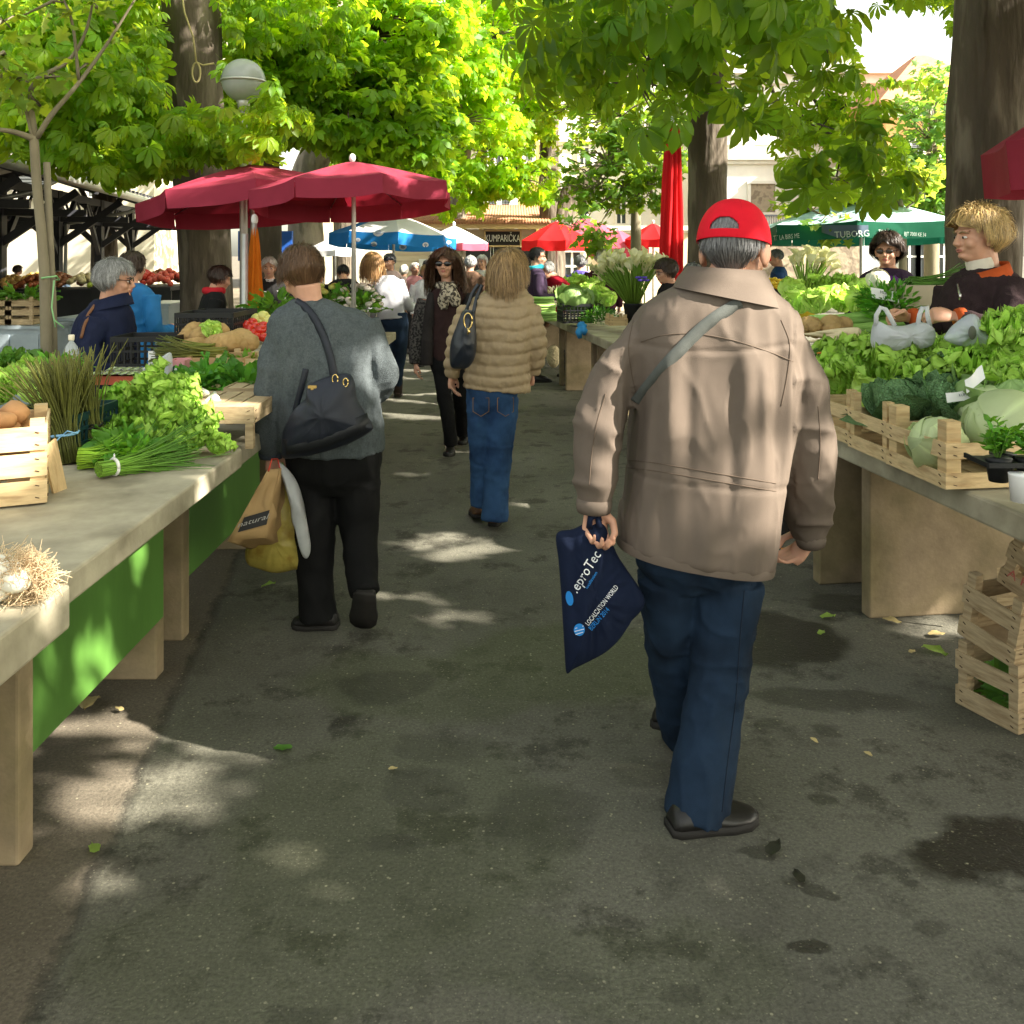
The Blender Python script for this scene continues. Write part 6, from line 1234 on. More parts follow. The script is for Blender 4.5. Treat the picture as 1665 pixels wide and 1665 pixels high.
# ---------------- left tables
c = L_(88, 818); W1 = .52
pc = crate('tall three-slat crate of sweet potatoes at the near end of the asparagus table', (c[0] - .335, c[1] + .04, TZ), .44, .34, W1, .235, 3, M_pineh, tallpost=.012, seed=2, post=.04, gap=.06)
pot = MB().ell((0, 0, 0), (.035, .062, .033), None, 16, 12); v = pot.v[0]; v *= (1 + .16 * vnoise(v * 26, 3) + .08 * vnoise(v * 60, 5))[:, None]; pm = pot.mesh('potato', mats=(M_pot,))
pcent = np.array(pc.location)
for i in range(26):
    q = pcent + rotz(.44) @ np.array((g7.uniform(-.22, .22), g7.uniform(-.13, .13), 0)) + (0, 0, .178 + .05 * (i % 3 == 0) + g7.uniform(0, .02)); place('sweet_potato', pm, 'smooth orange-brown sweet potato in the tall slat crate', 'sweet potato', 'sweet potatoes in the crate', q, g7.uniform(0, 6), g7.uniform(.8, 1.15), (g7.normal(0, .4), g7.normal(0, .4)))
put('loose_slat', MB().box((0, 0, 0), (.008, .30, .055)), M_pineh, None, (0, 0, 0), smooth=False, label='loose wooden slat leaning against the side of the sweet potato crate', cat='slat')
o = bpy.data.objects['loose_slat']; o.location = P(93, 780, 2.95); o.rotation_euler = (R(-62), R(12), R(-12))
plastic_crate('teal plastic crate behind the sweet potato crate', L_(70, 745) + (0, .12, 0), 0, .34, .3, .17, M_plasg)
ab = stalk_bundle(190, .38, .045, .28, 2.0, 3, .0034, .06, up=True, tipcol=(1.3, 1.15, .8), basecol=(.8, .8, .7)).mesh('asparagus_bundle', mats=(M_aspa,))
M_ribbon = mat('blue_ribbon', (.25, .5, .75), .5)
for (bx, by, tx_, ty_, lab) in ((114, 752, -.10, -.20, 'standing bunch of wild asparagus tied with blue ribbon'), (158, 738, -.05, -.30, 'leaning bunch of wild asparagus tied with a dark band')):
    t = empty('asparagus_bundle', L_(bx, by), label=lab, cat='asparagus', group='bunches of wild asparagus'); t.rotation_euler = (tx_, ty_, .2)
    link('stalks', ab, t); o = put('tie', MB().tube([(.048 * math.cos(a), .040 * math.sin(a), .103 + .004 * math.sin(2 * a)) for a in np.linspace(0, 2 * PI, 17)], .0055, 6).tube([(.0, -.032, .103), (.025, -.05, .115), (.05, -.045, .10)], .003, 5).tube([(0, -.042, .103), (-.02, -.06, .085), (-.015, -.05, .05)], .003, 5), M_ribbon if 'blue' in lab else M_plas, t, (0, 0, 0))
heads(let_b, [(172, 722, 3.65), (208, 716, 3.65), (238, 704, 3.7), (180, 692, 3.8), (215, 684, 3.8), (160, 690, 3.95), (235, 668, 3.85), (200, 668, 3.9)], 'dark curly salad head in the heap behind the chive bundle', 'curly green salad heads on the asparagus table', base=.85)
heads(let_a, [(255, 734, 3.52), (290, 736, 3.46), (322, 734, 3.46, .9), (342, 736, 3.46, .7), (272, 705, 3.52), (305, 702, 3.5, .95), (335, 708, 3.5, .75), (285, 672, 3.55), (258, 672, 3.65), (312, 676, 3.55, .8), (268, 645, 3.65), (292, 650, 3.65, .85)], 'light frilly lettuce in the heap at the aisle edge', 'frilly lettuces on the asparagus table', base=.92)
heads(let_p, [(240, 672, 3.9, .7), (60, 655, 3.9, .9), (40, 640, 4.1, .9)], 'pale romaine lettuce head on the asparagus table', 'pale lettuces on the asparagus table', base=.9)
heads(let_a, [(25, 645, 4.2), (5, 660, 3.9), (50, 625, 4.5)], 'bright lettuce behind the sweet potato crate', 'lettuces behind the sweet potato crate')
put_m = leaf_pile(240, (.22, .16, .10), .10, 41, FRILL, M_dkl, (1.0, 1.0, 1.0)); place('greens_heap', put_m, 'heap of dark loose salad greens at the table\'s far corner by the slender tree', 'greens', None, L_(20, 612) + (0, 0, .0))
ch = stalk_bundle(170, .34, .03, .16, 1.9, 9, .0024, .06, tipcol=(.55, .75, .6), basecol=(1.5, 1.5, .8)).mesh('chives', mats=(M_stem,))
a_, b_ = L_(160, 778), L_(300, 752); t = empty('chive_bundle', a_ + (0, 0, .03), math.atan2(-(b_ - a_)[0], (b_ - a_)[1]), label='bundle of chives tied with white string lying at the table edge', cat='chives'); link('stalks', ch, t)
put('tie', MB().tube([(.032 * math.cos(a), .055, .027 * math.sin(a)) for a in np.linspace(0, 2 * PI, 17)], .006, 6).tube([(0, .055, .028), (.01, .05, .045), (.03, .04, .03)], .003, 5), M_white, t, (0, 0, 0))
pl = stalk_bundle(60, .14, .035, .6, .8, 12, .0035, .03, basecol=(2.6, 2.2, .8), tipcol=(1.3, 1.4, .6)).mesh('parsley_stalks', mats=(M_stem,)); lp = leaf_pile(190, (.11, .10, .06), .045, 44, SPRIG, M_dkl, (1.35, 1.4, .9))
a_ = L_(128, 762); t = empty('parsley_bunch', a_ + (0, 0, .035), R(-75), label='parsley bunch with yellow-green cut stems beside the chives', cat='parsley', group=None); link('stalks', pl, t); link('leaves', lp, t, (0, .20, -.01))
t = empty('parsley_bunch', L_(190, 752) + (0, .06, .02), R(-70), label='flat-leaved herb bunch lying behind the chives', cat='herbs'); link('leaves', leaf_pile(150, (.17, .09, .06), .075, 45, SPINACH, M_dkl, (1.15, 1.2, 1.0)), t)
# upturned crates with spring onions
c = L_(340, 738); u1 = crate('upturned slat crate carrying the white spring onions', (L_(338, 735)[0], 3.82, TZ + .165), 0, .40, .30, .16, 1, M_pineold, tallpost=.0, seed=4, gap=.58); u1.rotation_euler = (PI, 0, 0)
u2 = crate('upturned slat crate just behind the spring onion crate, at the aisle edge', (-1.13, 4.32, TZ + .165), 0, .40, .30, .16, 1, M_pineold, tallpost=.0, seed=5, gap=.58); u2.rotation_euler = (PI, 0, 0)
put('stencil', text_flat('no', (-1.235, 3.604, TZ + .115), (1, 0, 0), (0, 0, 1), .05), mat('stencil_ink', (.10, .06, .03), .8), None, (0, 0, 0), smooth=False); o = bpy.data.objects['stencil']; o.parent = u1; o.matrix_parent_inverse = Matrix.LocRotScale(u1.location, u1.rotation_euler, None).inverted()
so_ = MB().tube([(0, 0, 0), (0, .012, 0), (0, .03, 0), (0, .048, .001), (0, .075, .003), (0, .10, .0), (0, .15, -.006)], [.004, .014, .0175, .013, .0085, .008, .006], 12, smooth=16); cc = np.repeat(np.clip((so_.v[0][:, 1:2] - .09) / .08, 0, 1), 3, 1); so_.c[0] = (1 - cc) * np.array((1, 1, 1)) + cc * np.array((.25, .45, .1)); som = so_.mesh('spring_onion', mats=(M_onion,))
for i, (px, py) in enumerate([(300, 648), (308, 640), (318, 650), (297, 660), (312, 662), (326, 662), (334, 668), (322, 676), (345, 660), (342, 676), (356, 672), (372, 664), (378, 672), (350, 652), (340, 640), (306, 630), (316, 634)]):
    place('spring_onion', som, 'white spring onion bulb on the upturned crate', 'spring onion', 'spring onions on the upturned crate', P(px, py, 3.75 - .004 * (py - 660)), R(20 + 40 * g7.normal()), g7.uniform(.85, 1.25), (g7.normal(0, .15), 0))
sl = stalk_bundle(70, .42, .05, .1, 1.2, 15, .006, .05, tipcol=(.4, .6, .4), basecol=(.9, 1.0, .8)).mesh('scallion_greens', mats=(M_stem,))
t = empty('scallion_bundle', L_(150, 650, TZ + .06) + (0, .3, .03), R(-88), label='dark green scallion tops lying behind the curly salad', cat='scallions'); link('stalks', sl, t)
# near onions with root hair
t0 = L_(52, 968, .837); ob = MB()
for i in range(7):
    t = empty('root_onion', t0 + (g7.uniform(-.09, .05), g7.uniform(-.09, .10), .03 + .028 * (i % 3)), g7.uniform(1.1, 2.0), label='white onion with bushy straw-coloured roots on the nearest table edge', cat='onion', group='rooted onions on the nearest table')
    link('bulb', som, t).scale = (1.7, 1.4, 1.7)
    mb = MB()
    for k in range(120):
        d = nrm(g7.normal(0, 1, 3) * (1, .7, 1) + (0, -.9, .1)); p0 = np.array((0, .0, 0.)); pts = [p0, p0 + d * .016 + g7.normal(0, .005, 3), p0 + d * .028 + g7.normal(0, .010, 3), p0 + d * .034 + g7.normal(0, .014, 3), p0 + d * .036 + g7.normal(0, .016, 3)]; mb.tube(pts, [.0011, .0009, .0008, .0007, .0006], 4)
    put('root_hair', mb, M_root, t, (0, 0, 0))
# middle of the left rows
M_card = mat('cardboard', (.42, .27, .13), .85, .1, 6, .1, 40); M_pinkc = mat('pink_carton', (.62, .28, .30), .6, .08, 8)
def obox(name, label, cat, px0, px1, py0, py1, Z, dep, m, wall=.006, parts=()):
    a, b = P(px0, py1, Z), P(px1, py0, Z); wx, hz = b[0] - a[0], b[2] - a[2]; o = np.array(((a[0] + b[0]) / 2, Z + dep / 2, a[2])); t = empty(name, o, label=label, cat=cat)
    mb = MB().box((0, 0, wall), (wx, dep, wall)); put('base', mb, m, t, (0, 0, 0), smooth=False)
    for s in (-1, 1):
        put('side_panel', MB().box((s * wx / 2, 0, hz / 2), (wall, dep, hz)), m, t, (0, 0, 0), smooth=False); put('side_panel', MB().box((0, s * dep / 2, hz / 2 + .001), (wx - wall, wall, hz)), m, t, (0, 0, 0), smooth=False)
    return t, wx, hz
t, wx, hz = obox('cardboard_box', 'printed cardboard box filled with wild asparagus', 'box', 300, 395, 582, 618, 4.75, .26, M_card)
put('lettering', text_flat('Ru', (.03, -.136, hz * .22), (1, 0, 0), (0, 0, 1), .075, 'LEFT'), mat('print_green', (.16, .30, .06), .7), t, (0, 0, 0), smooth=False)
put('emblem', MB().tube([(-.06 + .032 * math.cos(a), -.137, hz * .5 + .032 * math.sin(a)) for a in np.linspace(.6, 5.6, 20)], .006, 5).box((-.06, -.137, hz * .5), (.03, .002, .008)).box((-.06, -.1375, hz * .5), (.008, .002, .03)), mat('print_red', (.65, .12, .05), .7), t, (0, 0, 0))
t2 = stalk_bundle(60, .36, .045, .2, .9, 18, .006, .04, tipcol=(.8, .75, .5), basecol=(1.7, 1.4, .6)).mesh('asparagus_bundle', mats=(M_aspa,)); t = empty('asparagus_bundle', P(362, 578, 4.85) + (0, .05, 0), R(88), label='wild asparagus lying across the printed cardboard box', cat='asparagus', group='bunches of wild asparagus'); link('stalks', t2, t)
t2 = stalk_bundle(50, .34, .05, .2, .9, 19, .006, .04, tipcol=(.7, .8, .4), basecol=(1.5, 1.4, .6)).mesh('asparagus_bundle', mats=(M_aspa,)); t = empty('asparagus_bundle', P(345, 572, 5.0) + (0, .05, 0), R(84), label='second lot of wild asparagus heaped behind the first on the box', cat='asparagus', group='bunches of wild asparagus'); link('stalks', t2, t)
t, wx, hz = obox('pink_carton', 'small pink carton with a round dark emblem beside the cardboard box', 'carton', 274, 299, 586, 615, 4.55, .10, M_pinkc)
put('emblem', MB().lathe([(.020, 0), (.020, .002)], (0, -.054, hz * .5), 20, rot=rotx(PI / 2)), mat('emblem_green', (.01, .07, .04), .6), t, (0, 0, 0)); put('emblem', MB().lathe([(.007, 0), (.007, .002)], (0, -.0565, hz * .5), 14, rot=rotx(PI / 2)), M_white, t, (0, 0, 0))
ging = MB()
for q, r_ in (((0, 0, .045), (.06, .05, .045)), ((.055, .01, .04), (.045, .04, .036)), ((-.05, -.01, .035), (.04, .042, .035)), ((.02, -.04, .05), (.035, .04, .035))): ging.ell(q, r_, None, 14, 10)
gm = remesh(ging, .006, 2, folds=[(.006, (60, 60, 60), 3)], mats=(M_ging,), name='celeriac')
for i, (px, py, Z) in enumerate([(325, 572, 5.3), (352, 570, 5.25), (372, 574, 5.15), (392, 572, 5.3), (340, 560, 5.4), (318, 560, 5.45)]): place('celeriac', gm, 'knobbly tan celeriac root heaped behind the wild asparagus', 'celeriac', 'celeriac roots on the cardboard box table', P(px, py, Z), g7.uniform(0, 6), g7.uniform(1.0, 1.5))
place('leaf_cabbage', let_p[0], 'pale cabbage leaves on top of the celeriac heap', 'cabbage leaf', None, P(345, 552, 5.3), 1, .75)
plastic_crate('black lattice crate behind the celeriac heap', P(345, 560, 5.6), 0, .30, .34, .2, M_plas); plastic_crate('black lattice crate standing before the vendor in black', P(362, 545, 6.2), 0, .34, .36, .17, M_plas); plastic_crate('black lattice crate behind the navy-jacketed woman', P(247, 612, 5.3), 0, .3, .34, .24, M_plas)
put('paper_note', MB().box(P(247, 584, 5.12), (.04, .003, .09)), M_white, None, P(247, 584, 5.12), smooth=False, label='small white price slip on the black crate by the navy jacket', cat='price slip')
tom = MB().ell((0, 0, .032), (.036, .036, .031), None, 16, 10).mesh('tomato', mats=(mat('tomato', (.55, .025, .012), .2, .2, 12, 0, spec=.5),)); app = MB().ell((0, 0, .036), (.040, .040, .037), None, 16, 10).mesh('apple', mats=(mat('apple_skin', (.62, .60, .16), .3, .2, 12, 0, spec=.5),))
for i, (px, py) in enumerate([(405, 545), (414, 540), (423, 546), (410, 533), (404, 556), (418, 556), (428, 538), (400, 538), (428, 556), (412, 550)]): place('tomato', tom, 'round red tomato in the heap beside the black crate', 'tomato', 'tomatoes beside the black crate', P(px, py, 5.6 + .05 * (556 - py) / 10), 0, g7.uniform(.85, 1.1))
for i, (px, py) in enumerate([(418, 528), (428, 524), (424, 532), (434, 530)]): place('apple', app, 'pale yellow apple on top of the tomatoes', 'apple', 'yellow apples on the tomatoes', P(px, py, 5.8), 0, 1)
crate('low new crate of green beans by the grey cardigan\'s sleeve', P(402, 626, 4.75) + (0, .2, 0), 0, .34, .34, .13, 2, M_pineh, seed=8, tallpost=.01)
place('bean_heap', leaf_pile(160, (.15, .14, .06), .07, 48, SPRIG, M_dkl, (1.2, 1.0, .6), droop=.0), 'heap of small green beans in the low new crate', 'beans', None, P(400, 604, 4.95))
crate('low crate of spinach leaves behind the spring onions', P(378, 652, 4.3) + (0, .2, 0), 0, .34, .36, .10, 1, M_pineh, seed=9, tallpost=.0)
for i, (px, py, Z) in enumerate([(318, 640, 4.4), (345, 632, 4.5), (380, 640, 4.45), (400, 640, 4.4)]): place('spinach_heap', leaf_pile(110, (.13, .12, .09), .10, 50 + i, SPINACH, M_dkl, (.9, 1.05, .9), droop=-.1), 'tuft of dark spinach leaves behind the spring onions', 'spinach', 'spinach tufts behind the spring onions', P(px, py, Z), i)
M_foil = mat('foil', (.7, .7, .72), .25, .1, 9, .4, 30, metal=.9)
t, wx, hz = obox('fruit_tray', 'foil-covered red tray behind the dark curly salad', 'tray', 150, 228, 612, 626, 4.6, .26, mat('red_tray', (.45, .10, .06), .5))
put('foil', MB().grid(np.array([[(x * wx * .5, y * .15, hz + .012 + .010 * math.sin(17 * x + 9 * y) * math.cos(8 * y)) for x in np.linspace(-1, 1, 24)] for y in np.linspace(-1, 1, 8)])), M_foil, t, (0, 0, 0))
t = empty('water_bottle', P(116, 612, 4.6), label='clear plastic water bottle standing by the navy-jacketed woman', cat='bottle'); M_bot = mat('clear_bottle', (.75, .80, .82), .08, .05, 4, 0, spec=.6, alpha=.35)
put('body', MB().lathe([(.03, 0), (.036, .01), (.036, .06), (.033, .075), (.036, .09), (.036, .12), (.028, .15), (.013, .172), (.012, .182)], (0, 0, 0), 20), M_bot, t, (0, 0, 0)); put('cap', MB().lathe([(.014, .180), (.015, .184), (.015, .205), (.012, .208)], (0, 0, 0), 16), mat('cap_cream', (.75, .66, .52), .5), t, (0, 0, 0))
for i in range(5): place('egg', MB().ell((0, 0, .024), (.021, .021, .027)).mesh('egg', mats=(mat('brown_egg', (.55, .28, .14), .5, .1, 9, 0),)) if i == 0 else bpy.data.meshes['egg'], 'brown egg nested in greens beside the water bottle', 'egg', 'brown eggs beside the water bottle', P(72 + 8 * i, 606 - 4 * (i % 2), 4.5), 0, 1)
place('herb_heap', leaf_pile(140, (.12, .10, .07), .055, 57, SPRIG, M_dkl, (1.2, 1.3, .9), droop=0), 'tuft of parsley leaning against the water bottle', 'parsley', None, P(98, 606, 4.4))
put('cling_bag', pouch([(232, 600), (250, 590), (266, 578), (278, 574), (280, 600), (272, 612), (245, 614)], 4.5, .05, 60, [(.012, (40, 10, 40), 5)]), mat('cling_film', (.7, .72, .75), .15, .1, 9, .4, 40, spec=.6, alpha=.5), None, P(255, 612, 4.5), label='crumpled clear plastic bag beside the pink carton', cat='plastic bag')
for nm, Y, px in (('bucket of white flowers behind the cardigan woman\'s shoulder', 8.5, 590), ('bucket of yellow-green flowers under the nearer maroon parasol', 8.6, 545), ('bucket of mixed greenery beside the orange folded parasol', 7.8, 455)):
    t = empty('flower_bucket', np.array((P(px, 0, Y)[0] - .05, Y, .853)), label=nm, cat='flowers', group='flower buckets under the maroon parasols'); put('bucket', MB().lathe([(.09, 0), (.12, .22), (.125, .23)], (0, 0, 0), 18), M_zinc, t, (0, 0, 0))
    w_ = 'white' in nm; link('leaves', leaf_pile(120, (.22, .18, .22), .11, 60 + px, SPINACH, M_dkl, (1, 1.1, .8), droop=0), t, (0, 0, .2)); mb = MB()
    if 'mixed' not in nm:
        for k in range(34): d = nrm(g7.normal(0, 1, 3) * (1, 1, .8)); d[2] = abs(d[2]); mb.ell(np.array((0, 0, .22)) + d * (.22, .18, .25), (.035, .035, .026), None, 8, 6)
        put('blossom', mb, mat('flower_white', (.8, .76, .66), .7, .1, 9, 0, trans=(.5, .5, .4), tw=.3) if w_ else mat('flower_lime', (.62, .66, .16), .7, .1, 9, 0, trans=(.5, .5, .1), tw=.3), t, (0, 0, 0))
# ---------------- right tables
kc = P(1535, 800, 2.97); Rz = rotz(RA)
def rcrate(label, y0, L, Hh, ns, seed, W_=.36, tp=.06, z=.853, inn=-.01, **k):
    c = rp(y0 + L / 2 * ED[1], inn + W_ / 2 + .01, z); return crate(label, c, RA, L, W_, Hh, ns, seed=seed, tallpost=tp, **k), c
c1, p1 = rcrate('slat crate of white cabbages at the near corner of the lettuce table', 2.98, .35, .15, 2, 11, W_=.40, inn=-.075, post=.05)
c2, p2 = rcrate('slat crate of savoy cabbages, between the white cabbage crate and the lettuce crate', 3.36, .27, .15, 2, 12, W_=.40, inn=-.065)
c3, p3 = rcrate('slat crate of lettuce, third along from the near corner', 3.66, .30, .15, 2, 13, W_=.40, inn=-.05)
c4, p4 = rcrate('slat crate at the far end of the lettuce table beside the man\'s sleeve', 3.98, .29, .15, 2, 14, W_=.40, inn=-.05)
cab_w = [cabbage_mesh(s, .1, M_cab, (1.15, 1.12, 1.25), 2, .012, .6) for s in (1, 2)]; cab_g = [cabbage_mesh(s, .1, M_cab, (.62, .80, .55), 6) for s in (3, 4)]; cab_s = [cabbage_mesh(s, .1, M_sav, (1.0, 1.0, 1.0), 7, .05) for s in (5, 6)]
for me, px, py, Z, s_, lab, grp in ((cab_w[0], 1542, 752, 3.12, .86, 'smooth white cabbage at the open corner of the near crate', None), (cab_w[1], 1640, 752, 3.12, 1.25, 'largest white cabbage, behind the potted mint', None), (cab_w[0], 1612, 715, 3.36, 1.1, 'white cabbage half hidden behind the largest one', None),
        (cab_s[0], 1470, 676, 3.56, .80, 'round savoy cabbage facing the aisle in its crate', None), (cab_s[1], 1522, 682, 3.50, .74, 'crinkled dark savoy behind the crate post', 'savoy cabbages in the middle crate'), (cab_s[0], 1566, 690, 3.42, .72, 'savoy with splayed dark leaves under the white price tags', None), (cab_s[1], 1535, 655, 3.66, .74, 'savoy at the back under the curly lettuces', None),
        (cab_g[0], 1612, 655, 3.55, .8, 'upright pale green cabbage beside the price tags', None), (cab_g[1], 1660, 690, 3.3, .9, 'green cabbage cut by the picture edge', None), (cab_g[0], 1585, 690, 3.4, .8, 'soft green cabbage leaning on the white ones', None)):
    place('cabbage', me, lab, 'cabbage', grp, P(px, py, Z), g7.uniform(0, 6), s_, (g7.normal(0, .2), g7.normal(0, .2)))
heads(let_p, [(1415, 668, 3.85), (1432, 682, 3.78, .75), (1385, 676, 4.02, .9), (1352, 660, 4.15), (1490, 660, 3.68, .8)], 'pale loose lettuce spilling over its crate toward the aisle', 'pale lettuces in the third crate', base=.95)
heads(let_a, [(1342, 640, 4.3), (1372, 618, 4.3), (1365, 660, 4.05), (1412, 625, 4.05), (1448, 622, 4.12), (1462, 632, 3.9), (1485, 622, 4.05), (1500, 632, 3.85), (1412, 604, 4.3), (1390, 640, 4.1), (1470, 645, 3.8)], 'broad frilly lettuce in the long heap before the blonde vendor', 'frilly lettuces heaped before the blonde vendor', base=1.32)
heads(let_a + let_b[:1], [(1535, 620, 3.85), (1560, 645, 3.65), (1575, 610, 3.8), (1600, 640, 3.6), (1618, 605, 3.7), (1640, 635, 3.55), (1662, 610, 3.55), (1650, 580, 3.7), (1665, 560, 3.75), (1630, 575, 3.8), (1545, 614, 3.98), (1592, 608, 3.92), (1530, 650, 3.7), (1665, 650, 3.4)], 'tightly curled lettuce heaped by the picture edge', 'curly lettuces heaped at the near end', base=1.25)
heads(let_b, [(1655, 665, 3.4), (1640, 680, 3.35, .8)], 'dark green curly head beside the upright pale cabbage', 'dark curly heads beside the white cabbages', base=.9)
heads(cab_g, [(1520, 605, 4.1, .6), (1545, 590, 4.15, .6), (1500, 592, 4.2, .7)], 'small kohlrabi-green cabbage below the clear bag', 'small cabbages below the clear bag', 'cabbage', 'cabbage', base=1)
# price tags
M_paper = mat('paper', (.78, .78, .76), .8, .04, 9, .05); M_ink = mat('ink', (.02, .025, .06), .7)
def price_tag(label, a, b, h, Z, lines, tilt=0.0):
    p, q = P(*a, Z), P(*b, Z); xd = q - p; up = np.array((0, .35, .94)); m = np.linalg.norm(xd); hh = h / F * Z; o = (p + q) / 2
    t = empty('price_tag', o, label=label, cat='price tag'); mb = MB(); n = 8; xn = nrm(xd)
    mb.grid(np.array([[p + xd * (i / (n - 1)) + up * hh * v - o + (0, -.01 * math.sin(i * .8) * v, 0) for i in range(n)] for v in (0, .5, 1)])); put('card', mb, M_paper, t, (0, 0, 0))
    for k, s in enumerate(lines): put('lettering', text_flat(s, np.array((0, -.016, 0)) + up * hh * (.56 - .42 * k), xn, up, hh * .40, font_scale=.9), M_ink, t, (0, 0, 0), smooth=False)
price_tag('white price card leaning over the savoy cabbages', (1540, 655), (1592, 648), 16, 3.3, ['KUPUS'])
price_tag('folded white price card between savoy and pale cabbage', (1572, 640), (1602, 615), 22, 3.28, [])
price_tag('white handwritten price card on the parsley bunch', (1418, 484), (1462, 492), 18, 4.9, ['MLADI', 'LUK'])
# mint in pots
t = empty('pot_tray', P(1640, 780, 2.72), label='black plastic tray of potted mint at the picture edge', cat='plant tray'); put('tray', MB().box((0, 0, .055), (.22, .14, .006)).box((0, -.07, .06), (.22, .006, .014)).box((-.11, 0, .06), (.006, .14, .014)), M_plas, t, (0, 0, 0), smooth=False)
t.location = P(1648, 748, 2.72) - np.array((0, 0, .06))
for dx, lab in ((-.05, 'potted mint sprouting at the tray\'s inner corner'), (.04, 'potted mint at the picture edge'), (-.005, 'potted mint behind in the same tray')):
    q = np.array(t.location) + (dx, -.01 if dx != -.005 else .05, 0); e = empty('mint_plant', q, label=lab, cat='potted herb', group='pots of mint'); put('pot', MB().lathe([(.026, 0), (.036, .06), (.038, .07)], (0, 0, 0), 16), M_plas, e, (0, 0, 0))
    pos, out = [], []
    mb = MB()
    for k in range(9):
        a = g7.uniform(0, 6.28); tip = np.array((math.cos(a) * .035, math.sin(a) * .035, .15 + g7.uniform(-.05, .02))); mb.tube([(0, 0, .06), tip * (.6, .6, .6) + (0, 0, .03), tip], .0018, 5)
        for j in range(6):
            for s in (0, PI): aa = j * 1.57 + s; pos.append(np.array((0, 0, .07)) + (tip - (0, 0, .07)) * (.35 + .13 * j)); out.append((math.cos(aa), math.sin(aa), .5))
    v, f_, c_ = leaves(np.array(pos), nrm(np.array(out)), SPRIG, .038, 91, (1.1, 1.2, .9), .3, .1); put('foliage', fastmesh('foliage', v, f_, c_, (0, 0, 0), (M_dkl,)), M_dkl, e); put('stem', mb, M_stem, e, (0, 0, 0))
put('cup', MB().lathe([(.03, 0), (.036, .075), (.037, .078)], P(1662, 815, 2.62), 18), M_white, None, P(1662, 815, 2.62), label='white plastic cup below the mint tray', cat='cup')
# behind: leeks, roots, parsley, carton
lk = stalk_bundle(16, .62, .055, .25, .9, 22, .016, .05, tipcol=(.5, .75, .35), basecol=(3.2, 2.6, 4.0), nseg=9, tipw=1.2).mesh('leeks', mats=(M_stem,))
t = empty('leek_bundle', L_(1330, 535, .92) * (1, 1, 1), R(-80), label='long leeks pointing their green tops toward the blonde vendor', cat='leeks', group='leek bundles'); t.location = P(1322, 528, 4.9); link('stalks', lk, t)
t = empty('leek_bundle', P(1340, 545, 4.7), R(-84), label='second layer of leeks under the white carrier bag', cat='leeks', group='leek bundles'); link('stalks', lk, t)
for px, py, s_ in ((1352, 548, 1.25), (1328, 550, .9), (1315, 540, .9)): place('celeriac', gm, 'tan rooty celeriac between the leeks and the lettuces', 'celeriac', 'celeriac roots beside the leeks', P(px, py, 4.65), px, s_)
pr = MB().tube([(0, 0, 0), (0, .02, 0), (0, .10, 0), (0, .19, -.004)], [.012, .021, .014, .003], 12, smooth=14); prm = pr.mesh('carrot', mats=(mat('carrot_skin', (.75, .22, .03), .5, .15, 20, .1),)); psm = pr.mesh('parsnip', mats=(mat('parsnip_skin', (.72, .60, .38), .7, .15, 20, .1),))
for i, (px, py) in enumerate([(1405, 572), (1412, 568), (1400, 566), (1408, 578), (1396, 573)]): place('carrot', prm, 'orange carrot in the bunch beside the lettuces', 'carrot', 'carrots beside the lettuces', P(px, py, 4.35), R(95 + 12 * g7.normal()), g7.uniform(.8, 1.05))
for i, (px, py) in enumerate([(1395, 552), (1408, 548), (1385, 556), (1418, 552), (1378, 545), (1400, 540)]): place('parsnip', psm, 'cream parsnip among the roots behind the carrots', 'parsnip', 'parsnips behind the carrots', P(px, py, 4.5), R(80 + 25 * g7.normal()), g7.uniform(.9, 1.2))
sc2 = stalk_bundle(60, .32, .05, .2, .8, 27, .005, .04, tipcol=(.4, .55, .4), basecol=(.7, .8, .6)).mesh('scallion_greens', mats=(M_stem,)); t = empty('scallion_bundle', P(1325, 580, 4.4), R(-75), label='dark scallion tops beside the man\'s right sleeve', cat='scallions'); link('stalks', sc2, t)
for px, py, Z, s_, k in ((1450, 514, 4.95, 1.05, 61), (1432, 500, 5.15, .8, 62)):
    place('parsley_bunch', leaf_pile(420, (.15, .13, .17), .05, k, SPRIG, M_dkl, (.85, 1.1, .75), droop=-.1), 'dense parsley bunch carrying a handwritten card' if k == 61 else 'smaller parsley bunch left behind the card', 'parsley', None, P(px, py, Z), 0, s_)
heads([cabbage_mesh(9, .1, mat('cauliflower', (.78, .76, .62), .7, .1, 30, .8, 60, attr=True, bdist=.01), (1, 1, 1), 2)], [(1428, 470, 5.3, .55)], 'white cauliflower above the parsley card', None, 'cauliflower', 'cauliflower')
heads(let_p, [(1300, 512, 5.6), (1330, 512, 5.5), (1360, 505, 5.6), (1390, 512, 5.4), (1405, 490, 5.7), (1260, 520, 5.6), (1290, 490, 5.9), (1250, 540, 5.2)], 'sunlit pale lettuce behind the leeks', 'sunlit lettuces behind the leeks', base=1.05)
heads(let_a, [(1375, 480, 5.9), (1340, 485, 6.0)], 'bright lettuce behind the pale ones', 'bright lettuces behind the pale ones', base=1.1)
t, wx, hz = obox('cardboard_box', 'plain cream carton of green herbs beside the blonde vendor', 'box', 1470, 1538, 464, 512, 4.9, .26, mat('cream_card', (.5, .43, .31), .85, .1, 6, .1, 40))
t = empty('scallion_bundle', P(1478, 462, 5.0), R(-86), label='green scallion tops laid over the cream carton', cat='scallions'); link('stalks', sc2, t)
